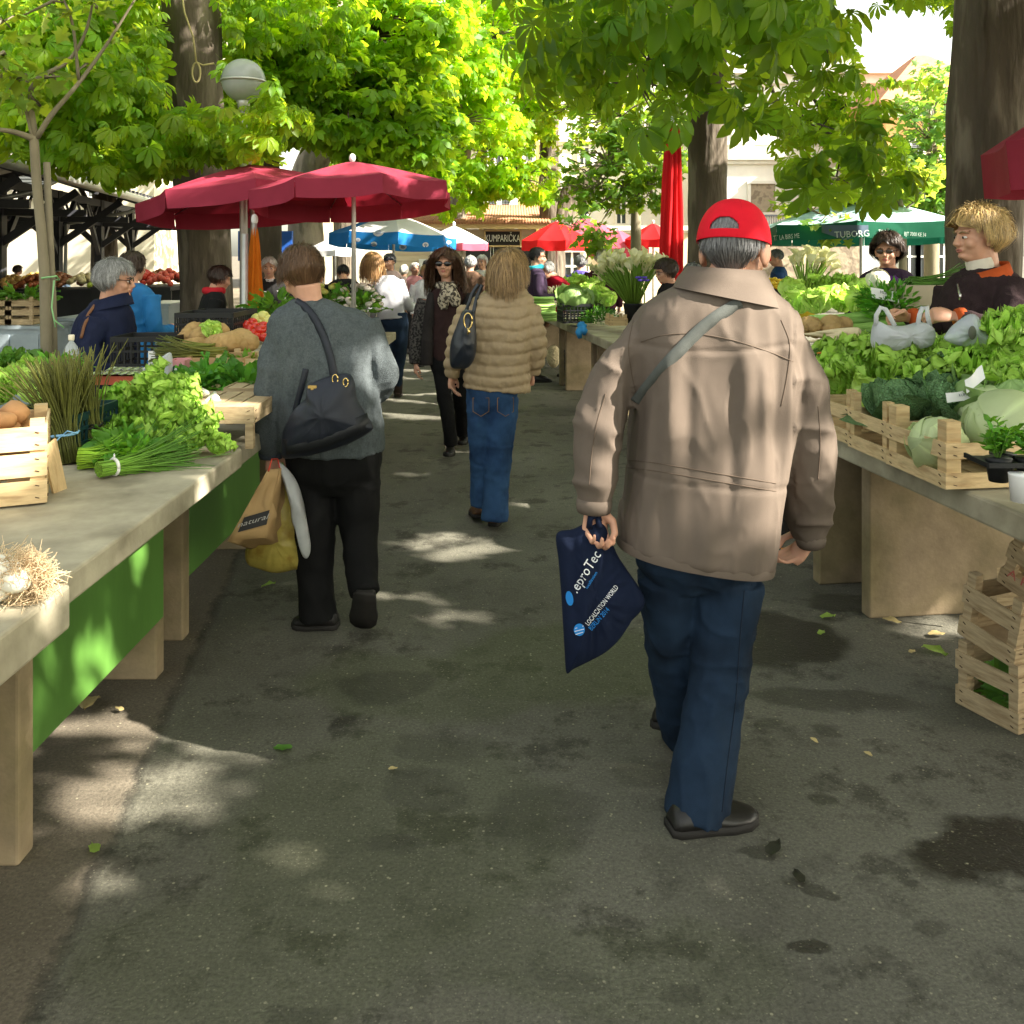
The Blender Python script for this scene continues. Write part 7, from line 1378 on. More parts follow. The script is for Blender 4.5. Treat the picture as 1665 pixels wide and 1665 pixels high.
# carrier bags
M_bagw = mat('white_polythene', (.70, .72, .75), .35, .08, 9, .5, 24, trans=(.65, .66, .68), tw=.4, spec=.4, bdist=.01)
bo = P(1470, 562, 3.86); t = put('carrier_bag', pouch([(1420, 566), (1417, 545), (1424, 522), (1440, 528), (1470, 530), (1496, 524), (1514, 530), (1520, 545), (1512, 562), (1480, 570), (1440, 572)], 3.86, .08, 80, [(.016, (14, 10, 18), 7), (.012, (34, 10, 40), 8), (.006, (80, 10, 70), 9)]), M_bagw, None, bo, label='white carrier bag being opened in the blonde vendor\'s hands', cat='carrier bag')
for a in ([(1424, 530), (1425, 512), (1432, 500), (1440, 503), (1447, 515), (1455, 530)], [(1492, 530), (1495, 512), (1500, 500), (1507, 498), (1508, 512), (1512, 530)]): put('handle', MB().tube([P(x, y, 3.84) for x, y in a], .010, 8, flat=.3), M_bagw, t, bo)
M_bagc = mat('clear_polythene', (.62, .66, .72), .2, .1, 9, .5, 30, spec=.6, alpha=.55)
bo = P(1572, 565, 3.72); t = put('carrier_bag', pouch([(1536, 552), (1542, 538), (1556, 524), (1570, 514), (1580, 510), (1588, 514), (1596, 532), (1606, 548), (1612, 552), (1607, 562), (1595, 566), (1560, 562)], 3.72, .05, 80, [(.016, (24, 10, 24), 9), (.008, (60, 10, 60), 4)]), M_bagc, None, bo, label='clear bluish bag with a dark oval print lying on the lettuces', cat='plastic bag')
put('oval_print', MB().ell(P(1581, 541, 3.655), (.016, .004, .028)), mat('olive_print', (.10, .11, .08), .6), t, bo)
# callas
M_callas = mat('calla_white', (.80, .78, .55), .5, .06, 9, 0, trans=(.7, .7, .35), tw=.4); M_cstem = mat('calla_stalk', (.22, .38, .05), .5, .15, 9, 0, trans=(.3, .5, .05), tw=.3)
def calla_bunch(label, base_, n, L, spread, lean, seed, scale=1.0, pot=None):
    g = rng(seed); t = empty('calla_bunch', base_, label=label, cat='flowers'); st_ = MB(); fl = MB()
    for k in range(n):
        a = g.uniform(0, 6.28); q = math.sqrt(g.uniform(0, 1)) * spread; d = nrm(np.array((math.cos(a) * q + lean, math.sin(a) * q * .7, 1))); l = L * g.uniform(.78, 1.06); tip = d * l + g.normal(0, .01, 3)
        st_.tube([d * .02 * 0 + (math.cos(a) * .02, math.sin(a) * .02, 0), d * l * .55 + (0, 0, .02), tip], .0055, 6)
        x = nrm(np.cross(d, (0.3, .1, 1))); y = np.cross(d, x); M = np.stack([x, y, d], 1); a0 = g.uniform(0, 6.28)
        rr = []
        for u in np.linspace(0, 1, 7):
            an = np.linspace(0, 2 * PI, 12, endpoint=False) + a0; r_ = (.006 + .030 * u**1.8) * scale; lip = 1 + .6 * u**3 * np.cos(an - a0); rr.append(tip + np.column_stack([r_ * lip * np.cos(an), r_ * lip * np.sin(an), .075 * scale * u + .035 * scale * u * u * np.cos(an - a0)]) @ M.T)
        fl.loft(rr, cap=False)
    put('stalks', st_, M_cstem, t, (0, 0, 0)); put('blossom', fl, M_callas, t, (0, 0, 0))
    if pot: put('bucket', MB().lathe([(.07, -.12), (.10, .06), (.105, .07)], (0, 0, 0), 20), pot, t, (0, 0, 0))
    return t
calla_bunch('fanned bunch of creamy calla lilies in a yellow tub beside the red cap', P(1308, 497, 6.9), 40, .36, .55, .28, 5, .85, mat('yellow_tub', (.75, .55, .04), .4))
calla_bunch('big sheaf of white calla lilies standing left of the closed red parasol', P(1030, 505, 8.9), 150, .52, .85, -.18, 6, .85, M_plas)
t = empty('iris_flower', P(1048, 505, 8.5), label='single purple iris in front of the white calla sheaf', cat='flower'); put('stalk', MB().tube([(0, 0, 0), (.0, 0, .15), (-.02, 0, .26)], .006, 6), M_cstem, t, (0, 0, 0)); mb = MB()
for k in range(6):
    a = k * PI / 3; mb.ell((-.02 + .035 * math.cos(a), .035 * math.sin(a), .285 + (.02 if k % 2 else -.005)), (.034, .018, .012), rotz(a), 10, 6)
put('petal', mb, mat('iris_purple', (.10, .06, .45), .6, .1, 9, 0), t, (0, 0, 0))
# third right table
plastic_crate('black lattice crate of cabbages at the far table\'s aisle edge', P(934, 524, 9.6), RA, .34, .30, .2, M_plas)
heads(cab_g, [(930, 500, 9.6, 1.1), (944, 500, 9.75, .9)], 'green cabbage in the far black crate', 'cabbages in the far black crate', 'cabbage', 'cabbage'); heads(let_p, [(922, 490, 9.9), (975, 495, 9.8), (990, 500, 9.7), (960, 488, 10.2)], 'pale green head behind the far black crate', 'pale heads behind the far black crate', base=1.2)
for px, py, Z, k in ((968, 522, 9.4, 71), (980, 526, 9.2, 72), (962, 505, 9.8, 73)): place('herb_heap', leaf_pile(230, (.17, .15, .15), .05, k, SPRIG, M_dkl, (.45, .6, .45), droop=0), 'dark feathery dill heaped beside the far black crate', 'dill', 'dill heaps beside the far black crate', P(px, py, Z))
crate('small yellow wooden crate beside the dill', P(1002, 529, 8.9), RA, .2, .16, .10, 1, M_pine, seed=20, tallpost=0)
for i, (px, py) in enumerate([(905, 515), (902, 502), (900, 490)]): t = empty('leek_bundle', P(px, py, 10.0 + .3 * i), R(100), label='leeks lying across the far table toward the aisle', cat='leeks', group='leeks on the far table'); link('stalks', lk, t)
bc = MB().ell(P(946, 530, 8.9), (.045, .03, .035), None, 20, 14); bc.v[0] += nrm(bc.v[0] - P(946, 530, 8.9)) * fold(bc.v[0], .02, (40, 40, 40), 3)[:, None]; bc.tube([P(944, 530, 8.88), P(941, 540, 8.86), P(943, 550, 8.88)], [.02, .035, .02], 8, flat=.3).tube([P(948, 530, 8.88), P(951, 538, 8.86), P(950, 545, 8.88)], [.02, .03, .015], 8, flat=.3)
put('blue_cloth', bc, mat('blue_cloth', (.04, .28, .62), .8, .1, 9, .4, 20), None, P(946, 532, 8.9), label='knotted bright blue cloth hanging on the far table\'s corner', cat='cloth')
c = rp(8.7, .12, 0)
for z in (0, .22): plastic_crate('black plastic crate stacked under the far table' if z else 'black plastic crate standing on the ground under the far table', G(938, 628) + (0, .15, z), RA + (.0 if z else .06), .30, .32, .215, M_plas)
put('net_bag', MB().ell(G(900, 598) + (0, 0, .16), (.10, .10, .16), None, 16, 12), mat('net_bag', (.62, .52, .32), .6, .3, 20, .8, 40, bdist=.02), None, G(900, 598), label='yellowish net sack standing under the far table', cat='sack')
plastic_crate('black lattice crate on the ground behind the man\'s right arm', G(1300, 868) + (0, .15, 0), RA, .34, .40, .28, M_plas)
heads(let_a, [(905, 478, 12.5), (925, 474, 12.8), (950, 472, 12.6), (975, 474, 12.4), (940, 466, 13.2)], 'green head on the farthest right table', 'green heads on the farthest table', base=1.4)
for i, (px, py) in enumerate([(895, 485), (908, 480), (880, 490)]): place('flower_bunch', leaf_pile(60, (.14, .12, .12), .06, 80 + i, SPRIG, M_callas, (1, 1, 1), droop=0), 'white blossom bunch before the woman in red', 'flowers', 'white blossom bunches before the woman in red', P(px, py, 11.6))
# far right flower stall
crate('orange crate of yellow flower pots under the red cap\'s peak side', P(1262, 506, 8.4), RA, .34, .42, .13, 2, mat('orange_wood', (.62, .22, .06), .6), seed=31, tallpost=.02)
for i in range(9): e = place('flower_pot', MB().lathe([(.035, 0), (.05, .08)], (0, 0, 0), 12).mesh('flower_pot', mats=(M_plas,)) if i == 0 else bpy.data.meshes['flower_pot'], 'small black pot with yellow pansies in the orange crate', 'potted flower', 'pansies in the orange crate', P(1240 + 11 * (i % 5), 486 - 7 * (i // 5), 8.4 + .18 * (i // 5))); mb = MB(); [mb.ell((g7.uniform(-.06, .06), g7.uniform(-.05, .05), .10 + g7.uniform(0, .05)), (.024, .024, .014), None, 7, 5) for _ in range(10)]; put('petal', mb, mat('pansy_yellow', (.72, .50, .03), .6, .2, 9, 0), e, (0, 0, 0))
# crates on the ground at the right
ga = G(1555, 1145); gb = G(1652, 1196); rz_ = math.atan2(-(ga - gb)[0], (ga - gb)[1]); Lc = float(np.linalg.norm(ga - gb)) + .0
ctr = (ga + gb) / 2 + np.array((math.cos(rz_), math.sin(rz_), 0)) * .21
cA = crate('lowest weathered slat crate on the ground, cabbage leaves inside', ctr, rz_, Lc, .40, .19, 2, M_pineold, tallpost=.03, seed=41, post=.035)
cB = crate('weathered slat crate stacked askew on the lowest ground crate', ctr + (.0, .015, .225), rz_ - .03, Lc * .93, .38, .19, 2, M_pineold, tallpost=.04, seed=42, post=.035); cB.rotation_euler = (R(9), 0, rz_ - .03)
cC = crate('weathered crate with faded red print tipped onto the ground stack', ctr + (.16, .06, .43), rz_ + .1, Lc * 1.0, .40, .19, 2, M_pineold, tallpost=.03, seed=43, post=.035); cC.rotation_euler = (R(24), R(-14), rz_ + .1)
put('lettering', text_flat('A RADIĆ', (-.2085, 0, .055), (0, -1, 0), (0, 0, 1), .055, font_scale=.9), mat('faded_red_print', (.45, .12, .10), .8), cC, (0, 0, 0), smooth=False)
place('leaf_waste', leaf_pile(70, (.12, .16, .06), .09, 95, SPINACH, M_dkl, (1, 1, 1)), 'discarded cabbage leaves inside the lowest ground crate', 'waste leaves', None, ctr + (0, 0, .03), rz_)
put('chain', MB().tube([P(1651, 845 + 8 * k, 3.9) + (.004 * (-1)**k, 0, 0) for k in range(14)], .006, 6), M_steel, None, P(1651, 950, 3.9), label='thin pale chain hanging beside the panel under the lettuce table', cat='chain')
# scraps on the paving
scr = [simple_leaf(6, 5, .6, .12, 20 + i) for i in range(4)]; sms = [fastmesh('leaf_scrap', v * (1, 1, .5), f_, np.ones((len(v), 3)), (0, 0, 0), (m_,)) for (v, f_), m_ in zip(scr, (M_let, M_dkl, mat('dry_leaf', (.45, .36, .16), .8, .2, 20), mat('rotten_leaf', (.022, .022, .012), .6, .2, 20)))]
for i, (px, py, k, s_, lab) in enumerate([(157, 1392, 0, .05, 'pale lettuce scrap on the brown paving strip'), (474, 1222, 1, .06, 'dark green leaf lying alone mid-aisle'), (425, 958, 0, .07, 'bright flat leaf near the carrier bags'), (150, 1138, 2, .12, 'dry husk under the green board'), (1335, 1008, 0, .07, 'green scrap on the dark wet patch'), (1332, 1036, 0, .05, 'second green scrap on the dark wet patch'), (1500, 1055, 0, .10, 'chewed leaf by the ground crates'), (1510, 1036, 2, .07, 'pale scrap in the sun patch'), (1435, 1010, 2, .08, 'curled husk before the table panel'), (1480, 1066, 2, .04, 'tiny pale scrap by the ground crates'), (632, 1257, 2, .03, 'pale fleck in the middle of the aisle'), (1405, 1228, 2, .03, 'pale fleck right of the man\'s shoe'), (1318, 1205, 2, .03, 'pale fleck behind the man\'s shoe'), (1250, 1396, 3, .06, 'dark trodden leaf in front of the man\'s shoe'), (1305, 1442, 3, .05, 'dark flattened leaf nearer the camera'), (200, 1160, 2, .035, 'white scrap beside the husk')]):
    place('leaf_scrap', sms[k], lab, 'leaf scrap', 'scraps of leaf on the paving', G(px, py) + (0, 0, .012), g7.uniform(0, 6), s_, (g7.normal(1.3 - 1.3, .1), 0))
# ------------------------------------------------------------------ parasols
def cloth_m(name, col, tr, tw=.35, **k): return mat(name, col, .75, .10, 5, .25, 260, trans=tr, tw=tw, spec=.15, wrk=(3.5, .3, .02), **k)
M_maroon = cloth_m('maroon_canvas', (.34, .040, .075), (.36, .02, .04), .25); M_red = cloth_m('red_canvas', (.60, .02, .025), (.7, .02, .02), .35); M_pink = cloth_m('faded_pink_canvas', (.55, .10, .16), (.6, .1, .15), .3)
M_wh = cloth_m('white_canvas', (.78, .78, .77), (.6, .6, .6), .35); M_bl = cloth_m('blue_canvas', (.02, .20, .55), (.02, .2, .5), .3); M_teal = cloth_m('pale_teal_canvas', (.50, .74, .76), (.3, .5, .5), .3); M_gr = cloth_m('green_canvas', (.015, .13, .075), (.01, .1, .06), .2); M_orc = cloth_m('orange_canvas', (.75, .24, .02), (.85, .25, .01), .5)
def umbrella(label, px, Z, zrim, r, h, n, m, val=.16, vm=None, tilt=(0, 0), rot=.2, panel=None, group=None, sag=.05, zbase=0.0, scallop=.0, pole=True):
    o = np.array(((px - CX) / F * Z, Z, 0.)); t = empty('parasol', o, label=label, cat='parasol', group=group); Rt = rotx(tilt[0]) @ roty(tilt[1]); top = o + (0, 0, zrim)
    tr = lambda q: (np.asarray(q, float) @ Rt.T) + (0, 0, zrim); vm = vm or m; mats = [m] + ([panel[0]] if panel else [])
    cn, vl = MB(), MB(); K = 8
    for k in range(n):
        a0, a1 = rot + 2 * PI * k / n, rot + 2 * PI * (k + 1) / n; e0, e1 = np.array((math.cos(a0), math.sin(a0), 0)) * r, np.array((math.cos(a1), math.sin(a1), 0)) * r; G_ = []
        for i in range(K + 1):
            u = i / K; row = []
            for j in range(K + 1):
                v = j / K; q = (e0 * (1 - v) + e1 * v) * u; z = h * (1 - u**1.12) - sag * u * 4 * v * (1 - v) * .35; q = q * (1 - .035 * 4 * v * (1 - v) * u); row.append(tr(q + (0, 0, z)))
            G_.append(row)
        pi = 1 if (panel and k in panel[1]) else 0
        cn.grid(np.array(G_), pi); rowt = G_[-1]; rows = [rowt]
        for i in range(1, 5):
            u = i / 4; rows.append([np.asarray(rowt[j]) + Rt @ (np.array((0, 0, -val * u * (1 - scallop * abs(math.sin(PI * j / K * 2)) * (i == 4)))) + nrm((e0 + e1) / 2) * .012 * math.sin(PI * j / K * 3 + k) * u) for j in range(K + 1)])
        vl.grid(np.array(rows))
    c = put('canopy', cn, mats, t, (0, 0, 0)); va = put('valance', vl, vm, c, (0, 0, 0))
    put('finial', MB().lathe([(.02, h - .02), (.03, h + .02), (.02, h + .06), (.012, h + .09)], (0, 0, 0), 12) if False else MB().ell(tr((0, 0, h + .03)), (.03, .03, .04), None, 12, 8), M_white, t, (0, 0, 0))
    if pole: put('pole', MB().tube([(0, 0, zbase), tr((0, 0, -.1)) * (.3, .3, 1), tr((0, 0, h))], [.022, .02, .018], 12), M_zinc, t, (0, 0, 0))
    hub = tr((0, 0, h * .1))
    for k in range(n):
        a = rot + 2 * PI * k / n; e = np.array((math.cos(a), math.sin(a), 0)) * r
        mb = MB().tube([tr((0, 0, h - .03)), tr(e * .5 + (0, 0, h * .5 - .035)), tr(e * .985 + (0, 0, -.02))], .007, 5); rb = put('rib', mb, M_steel, t, (0, 0, 0)); put('strut', MB().tube([hub, tr(e * .5 + (0, 0, h * .5 - .04))], .006, 5), M_steel, rb, (0, 0, 0))
    return t, va, c
GU = 'parasols over the stalls'
umbrella('large maroon parasol behind, above the black-coated vendor', 410, 9.1, 2.16, 1.08, .33, 8, M_maroon, .17, tilt=(R(-4), R(-6)), rot=.30, group=GU)
umbrella('large maroon parasol in front, its pole rising behind the cardigan woman', 575, 8.2, 2.16, .91, .27, 8, M_maroon, .16, tilt=(R(-5), R(-3)), rot=.42, group=GU)
umbrella('maroon parasol cut off by the picture edge over the blonde vendor', 1882, 5.7, 2.36, 1.0, .5, 8, M_maroon, .30, tilt=(R(-2), R(-4)), rot=.1, group=GU)
t, va, c = umbrella('blue and white printed parasol in the sun beside the kiosk', 640, 13.5, 1.86, .93, .34, 8, M_wh, .17, M_bl, tilt=(R(-3), R(2)), rot=.2, panel=(M_bl, (3, 4)), group=GU)
bv = bvh_of([va, c])
for x, y, rx in ((608, 397, 5), (655, 402, 6), (692, 398, 5), (730, 394, 4), (582, 390, 4), (615, 377, 9)):
    if hit(bv, x, y) is not None: put('emblem', disc_px(bv, x, y, rx, rx * .8, 13), M_wh, t, t.location); put('emblem', disc_px(bv, x, y, rx * .6, rx * .42, 12.98), mat('emblem_slate', (.30, .33, .42), .7), t, t.location).location.y -= .004
umbrella('white parasol with red edge behind the blue and white one', 738, 16, 1.78, .62, .30, 8, M_wh, .12, M_pink, rot=.3, group=GU)
umbrella('small plain white parasol beyond the grey tree trunks', 545, 16.5, 1.66, .52, .24, 8, M_wh, .10, rot=.2, group=GU)
umbrella('bright red parasol beside the chalk-lettered kiosk', 905, 19, 1.86, .74, .40, 8, M_red, .20, rot=.2, group=GU)
umbrella('faded pink parasol rising behind the bright red one', 955, 22, 2.0, .95, .46, 8, M_pink, .2, rot=.3, group=GU)
umbrella('second faded pink parasol, lower and nearer the young maple', 1005, 20.5, 1.72, .70, .40, 8, M_pink, .2, rot=.1, group=GU)
umbrella('small red parasol peeping left of the closed red one', 1062, 20, 1.90, .62, .35, 8, M_red, .16, rot=.1, group=GU)
t, va, c = umbrella('wide pale teal parasol with green lettered valance', 1400, 12.6, 1.96, 1.42, .42, 8, M_teal, .20, M_gr, tilt=(R(-2), R(0)), rot=PI / 8, group=GU)
bv = bvh_of([va])
patch = MB(); V = []
pp = [[hit(bv, 1336 + 76 * i / 8, 366 + (24 - 3 * abs(i - 4)) * j / 3, .006) for i in range(9)] for j in range(4)]
ok = all(q is not None for r_ in pp for q in r_)
if ok: patch.grid(np.array(pp)); put('badge', patch, cloth_m('slate_canvas', (.12, .17, .24), (.1, .12, .16), .2), va, t.location)
M_lt = mat('pale_lettering', (.55, .66, .62), .7)
for s, x, y, sz, a in (('TUBORG', 1357, 387, 15, 3), ('TE LA BIRS ME', 1258, 391, 11, 6), ('TIME', 1428, 380, 10, -4), ('BJT 7000 KE 34', 1470, 383, 9, -3)):
    put('lettering', text_px(s, bv, x, y, sz, R(a), 12.6, .012, font_scale=.95 if s == 'TUBORG' else .62), M_lt, va, t.location)
def closed_umbrella(label, px, Z, ytop, ybot, r0, r1, m, n=9, seed=1, lean=0.0):
    o = np.array(((px - CX) / F * Z, Z, 0.)); t = empty('closed_parasol', o, label=label, cat='parasol', group='closed parasols'); zt, zb = H - (ytop - HY) / F * Z, H - (ybot - HY) / F * Z; mb = MB(); rr = []; g = rng(seed); ph = g.uniform(0, 6.28, n)
    for i in range(26):
        u = i / 25; an = np.linspace(0, 2 * PI, 90, endpoint=False); r_ = r0 + (r1 - r0) * u**.7; pl = 1 + .22 * np.sin(an * n + .6 * np.sin(3 * u + an)) + .10 * np.sin(an * 4 + 5 * u + 1); z = zt + (zb - zt) * u + (.03 * np.sin(an * n) if i == 25 else 0)
        rr.append(np.column_stack([r_ * pl * np.cos(an) + lean * u, r_ * pl * np.sin(an), np.full(90, 1) * z]))
    mb.loft(rr, cap=False); put('canopy', mb, m, t, (0, 0, 0)); put('pole', MB().tube([(0, 0, 0), (0, 0, zt + .05)], .022, 10), M_zinc, t, (0, 0, 0)); put('finial', MB().ell((0, 0, zt + .06), (.03, .03, .05)), M_white, t, (0, 0, 0))
closed_umbrella('tall closed red parasol hanging in long pleats beside the dark trunk', 1095, 9.3, 205, 458, .05, .115, M_red, 9, 3, -.03)
closed_umbrella('closed orange parasol glowing in the sun before the big trunk', 414, 8.1, 368, 506, .015, .075, M_orc, 7, 5)
put('metal_pole', MB().tube([base(397, 8.0) if 'base' in globals() else (0, 0, 0), P(398, 380, 8.0)], .03, 10), M_zinc, None, (0, 0, 0), label='sunlit metal pole beside the closed orange parasol', cat='pole')
# ------------------------------------------------------------------ more people
def std(label, px, ytop, Z, yaw, top, legs, hm, style='short', length=.09, lean=0.0, pitch=0.0, hyaw=0.0, arms='down', vol=1.08, lift=.2, h=None, wide=1.0, seed=1, face=False, wave=0.0, fine=.011, nh=900, extra=None, coat=.0, skin=None, width=.006):
    f = Fig(label, px, Z, None); ztop = H - (ytop - HY) / F * Z; Rl = rotx(-R(lean)); Ry = rotz(-R(yaw)); hz = .90
    k = (h or (ztop if not lean else 1.64)) / 1.66
    if not h and lean: k = (ztop / (hz + (1.66 - hz) * math.cos(R(lean)) + .02)) 
    def X(q, up=True):
        q = np.array(q, float)
        if up: q = (q - (0, 0, hz)) @ Rl.T + (0, 0, hz)
        return (q * k) @ Ry.T + f.o
    hf = head_frame(X((0, .02, 1.555)), R(yaw + hyaw), R(pitch + lean * .55), 0, .96 * k); add_head(f.body, hf, X((0, -.02, 1.40)), face=True)
    A = {'down': [(.19, -.01, 1.34), (.235, -.02, 1.10), (.235, .06, .86)], 'forward': [(.19, -.01, 1.34), (.23, .0, 1.08), (.16, .27, 1.06)], 'reach': [(.19, .0, 1.34), (.22, .20, 1.14), (.17, .46, 1.08)]}[arms]
    AR = [.058 * wide, .050 * wide, .036]; al = []
    for q in (-1, 1):
        P_ = [(X((q * a[0] * (wide if i == 0 else 1), a[1], a[2])), AR[i] * k) for i, a in enumerate(A)]; al.append(P_); limb(f.body, [(p, r * .7) for p, r in P_], 12)
        d = P_[2][0] - P_[1][0]; hand(f.body, P_[2][0], d, Ry @ np.array((-q * .9, .1, -.2 if arms != 'down' else 0)), q, .5, .95 * k)
    def rg(L, g_=1.0): return [ring(X((0, y, z)), w_ * k * g_ * wide, d * k * g_, 24, 2.4, R(yaw)) for z, y, w_, d in L]
    TR = [(1.43, -.015, .075, .065), (1.40, -.01, .135, .085), (1.34, 0, .185, .11), (1.22, .01, .18, .125), (1.06, .01, .165, .12), (.92, 0, .185, .13), (.84 - coat, 0, .19 + coat * .1, .135)]
    smooth_rings(f.body, rg(TR[:6], .84)); LG = [[(X((q * .095, 0, .88), 0), .088 * k), (X((q * .10, .015, .48), 0), .065 * k), (X((q * .105, -.02, .09), 0), .05 * k)] for q in (-1, 1)]
    for l in LG: limb(f.body, [(p, r * .7) for p, r in l], 12)
    t = f.finish(fine, skin); mb = MB(); smooth_rings(mb, rg(TR), 20)
    for P_ in al: limb(mb, [(p, r * 1.12) for p, r in P_], 14)
    f.cloth('jacket', mb, top, fine, 2, [(.008, (11, 11, 7), seed * 7, .8)])
    mb = MB(); smooth_rings(mb, rg([(.95, 0, .16, .11), (.86, 0, .165, .12), (.78, 0, .10, .08)], .98), 8)
    for l in LG: limb(mb, l, 14)
    f.cloth('trousers', mb, legs, fine, 2, [(.005, (12, 12, 8), seed)])
    for q in (-1, 1): shoe(t, f.o, X((q * .105, -.07, 0), 0), X((q * .12, .17, 0), 0), .045, .075)
    if hm is not None: hair_obj(t, f.o, hf, hm, nh, length, seed, style, vol=vol, lift=lift, width=width, wave=wave, nape=-.5)
    if face: face_parts(t, f.o, hf)
    if extra: extra(f, hf, X, t)
    return f
def specs(m_, lens=None, sun=False, w_=.027, hh=.016):
    def fn(f, hf, X=None, t=None):
        mb = MB()
        for q in (-1, 1):
            a = np.linspace(0, 2 * PI, 17); m = MB().tube([(q * .033 + w_ * math.cos(x), .100 - .006 * abs(math.cos(x)), .0 + hh * math.sin(x)) for x in a], .0028, 6); m.tube([(q * .060, .095, .006), (q * .082, .02, .006), (q * .083, -.01, .002)], .0026, 6); mb.add(tf(hf, np.concatenate(m.v)), m.f)
        m = MB().tube([(-.007, .106, .004), (.007, .106, .004)], .0025, 6); mb.add(tf(hf, m.v[0]), m.f); g = f.add('glasses', mb, m_)
        if lens:
            mb = MB()
            for q in (-1, 1): m = MB().ell((0, 0, 0), (w_, .002, hh), None, 14, 8); mb.add(tf(hf, m.v[0] + (q * .033, .099, 0)), m.f)
            put('lens', mb, lens, g, f.o)
    return fn
M_darkframe = mat('dark_frame', (.02, .015, .012), .3, .05, 9, 0); M_lens = mat('tinted_lens', (.06, .04, .035), .1, .05, 4, 0, spec=.6)
HM = {n: hairmat(n + '_hair', c) for n, c in dict(silver=(.36, .36, .35), white=(.62, .60, .56), blonde=(.52, .36, .15), darkbrown=(.035, .020, .013), black=(.014, .012, .012), mid=(.16, .10, .055), grey=(.20, .20, .20)).items()}
def fb(n, c): return fabric(n, c, .2, 12)
# ---- blonde vendor
f = Fig('blonde vendor in profile, dark fleece with orange collar over cream polo neck', 1636, 4.4); hf = head_frame(f.p(1590, 384), R(-97), R(3), 0, 1.05); add_head(f.body, hf, f.p(1606, 452), neckr=.056)
M_fleece = fabric('dark_fleece', (.030, .018, .020), .3, 20, .8, 160, .95, bdist=.006); M_orf = fabric('orange_fleece', (.42, .075, .018), .15, 20, .5, 160); M_poly = fabric('cream_knit', (.62, .56, .46), .08, 20, .4, 160)
NA = [(1642, 470, 27, -.10), (1650, 525, 27, -.28), (1612, 535, 24, -.34), (1560, 518, 17, -.30)]; FA = [(1545, 470, 22, .12), (1535, 515, 22, .10), (1515, 530, 18, .02), (1482, 518, 14, -.06)]
for A in (NA, FA): limb(f.body, f.pts([(a[0], a[1], a[2] * .6, a[3]) for a in A]))
hand(f.body, f.p(1550, 514, -.30), (-1, .05, .10), (.1, .75, -.6), -1, .75, 1.0, .6); hand(f.body, f.p(1474, 516, -.06), (-1, -.1, .15), (-.1, -.8, -.5), 1, .75, 1.0, .6)
smooth_rings(f.body, f.rings([(1580, 1630, 445, .06), (1555, 1660, 470, .09), (1540, 1670, 540, .1), (1545, 1670, 640, .1)])); LGb = [[(f.p(1630 + q * 6, 640, q * .09), .085), (f.p(1636, 830, q * .09), .06), (np.array((f.p(1636, 830)[0], 4.4 + q * .09, .27)), .05)] for q in (-1, 1)]
for l in LGb: limb(f.body, l)
f.finish(.006); mb = MB(); smooth_rings(mb, f.rings([(1578, 1636, 436, .08), (1556, 1654, 448, .115), (1543, 1676, 466, .15), (1530, 1690, 500, .17), (1532, 1694, 550, .17), (1552, 1694, 610, .16), (1562, 1694, 660, .15)]))
for A in (NA, FA): limb(mb, f.pts([(a[0], a[1], a[2] * 1.05, a[3]) for a in A]))
f.cloth('fleece_jacket', mb, M_fleece, .008, 3, [(.012, (9, 9, 9), 201, .8), (.004, (30, 30, 30), 203)])
for a in ((1556, 517, -.30), (1480, 517, -.06)): c = f.p(*a); f.add('cuff', MB().tube([c + (.03, 0, .0), c + (.012, 0, 0), c + (-.004, 0, 0)], [.046, .047, .042], 16), M_orf)
mb = MB(); mb.tube([f.p(1603, 462, .0), f.p(1597, 440, 0), f.p(1592, 420, .0)], [.076, .068, .064], 20); f.add('polo_neck', mb, M_poly); mb = MB().loft(f.rings([(1556, 1634, 456, .12, 0, .22), (1562, 1632, 445, .108, 0, .28), (1570, 1630, 436, .096, 0, .32), (1566, 1634, 435, .104, 0, .32), (1554, 1638, 447, .118, 0, .28), (1546, 1642, 461, .134, 0, .22)], 32), cap=False); f.add('collar', mb, M_orf)
f.add('zip', MB().tube([f.p(1557, 462, -.13), f.p(1560, 478, -.17), f.p(1562, 486, -.18)], .004, 6).box(f.p(1561, 482, -.185), (.008, .006, .03)), M_steel)
mb = MB(); [limb(mb, [(p, r * 1.15) for p, r in l]) for l in LGb]; f.cloth('trousers', mb, M_blackcloth, .012, 2)
for q in (-1, 1): x = f.p(1636, 830)[0]; shoe(f.t, f.o, (x + .06, 4.4 + q * .09, .2), (x - .2, 4.4 + q * .09, .2), .045, .08)
hair_obj(f.t, f.o, hf, HM['blonde'], 13000, .085, 21, 'short', vol=1.10, lift=.7, width=.0015, nape=-.5, wave=.6, tv=.55, amp=.2, front=.30); face_parts(f.t, f.o, hf, brow=(.25, .17, .09))
put('step_platform', MB().box((f.o[0] + .12, 4.5, .10), (.62, .7, .20)), M_pineold, None, (f.o[0], 4.5, 0), smooth=False, label='low wooden platform the blonde vendor stands on behind the table', cat='platform')
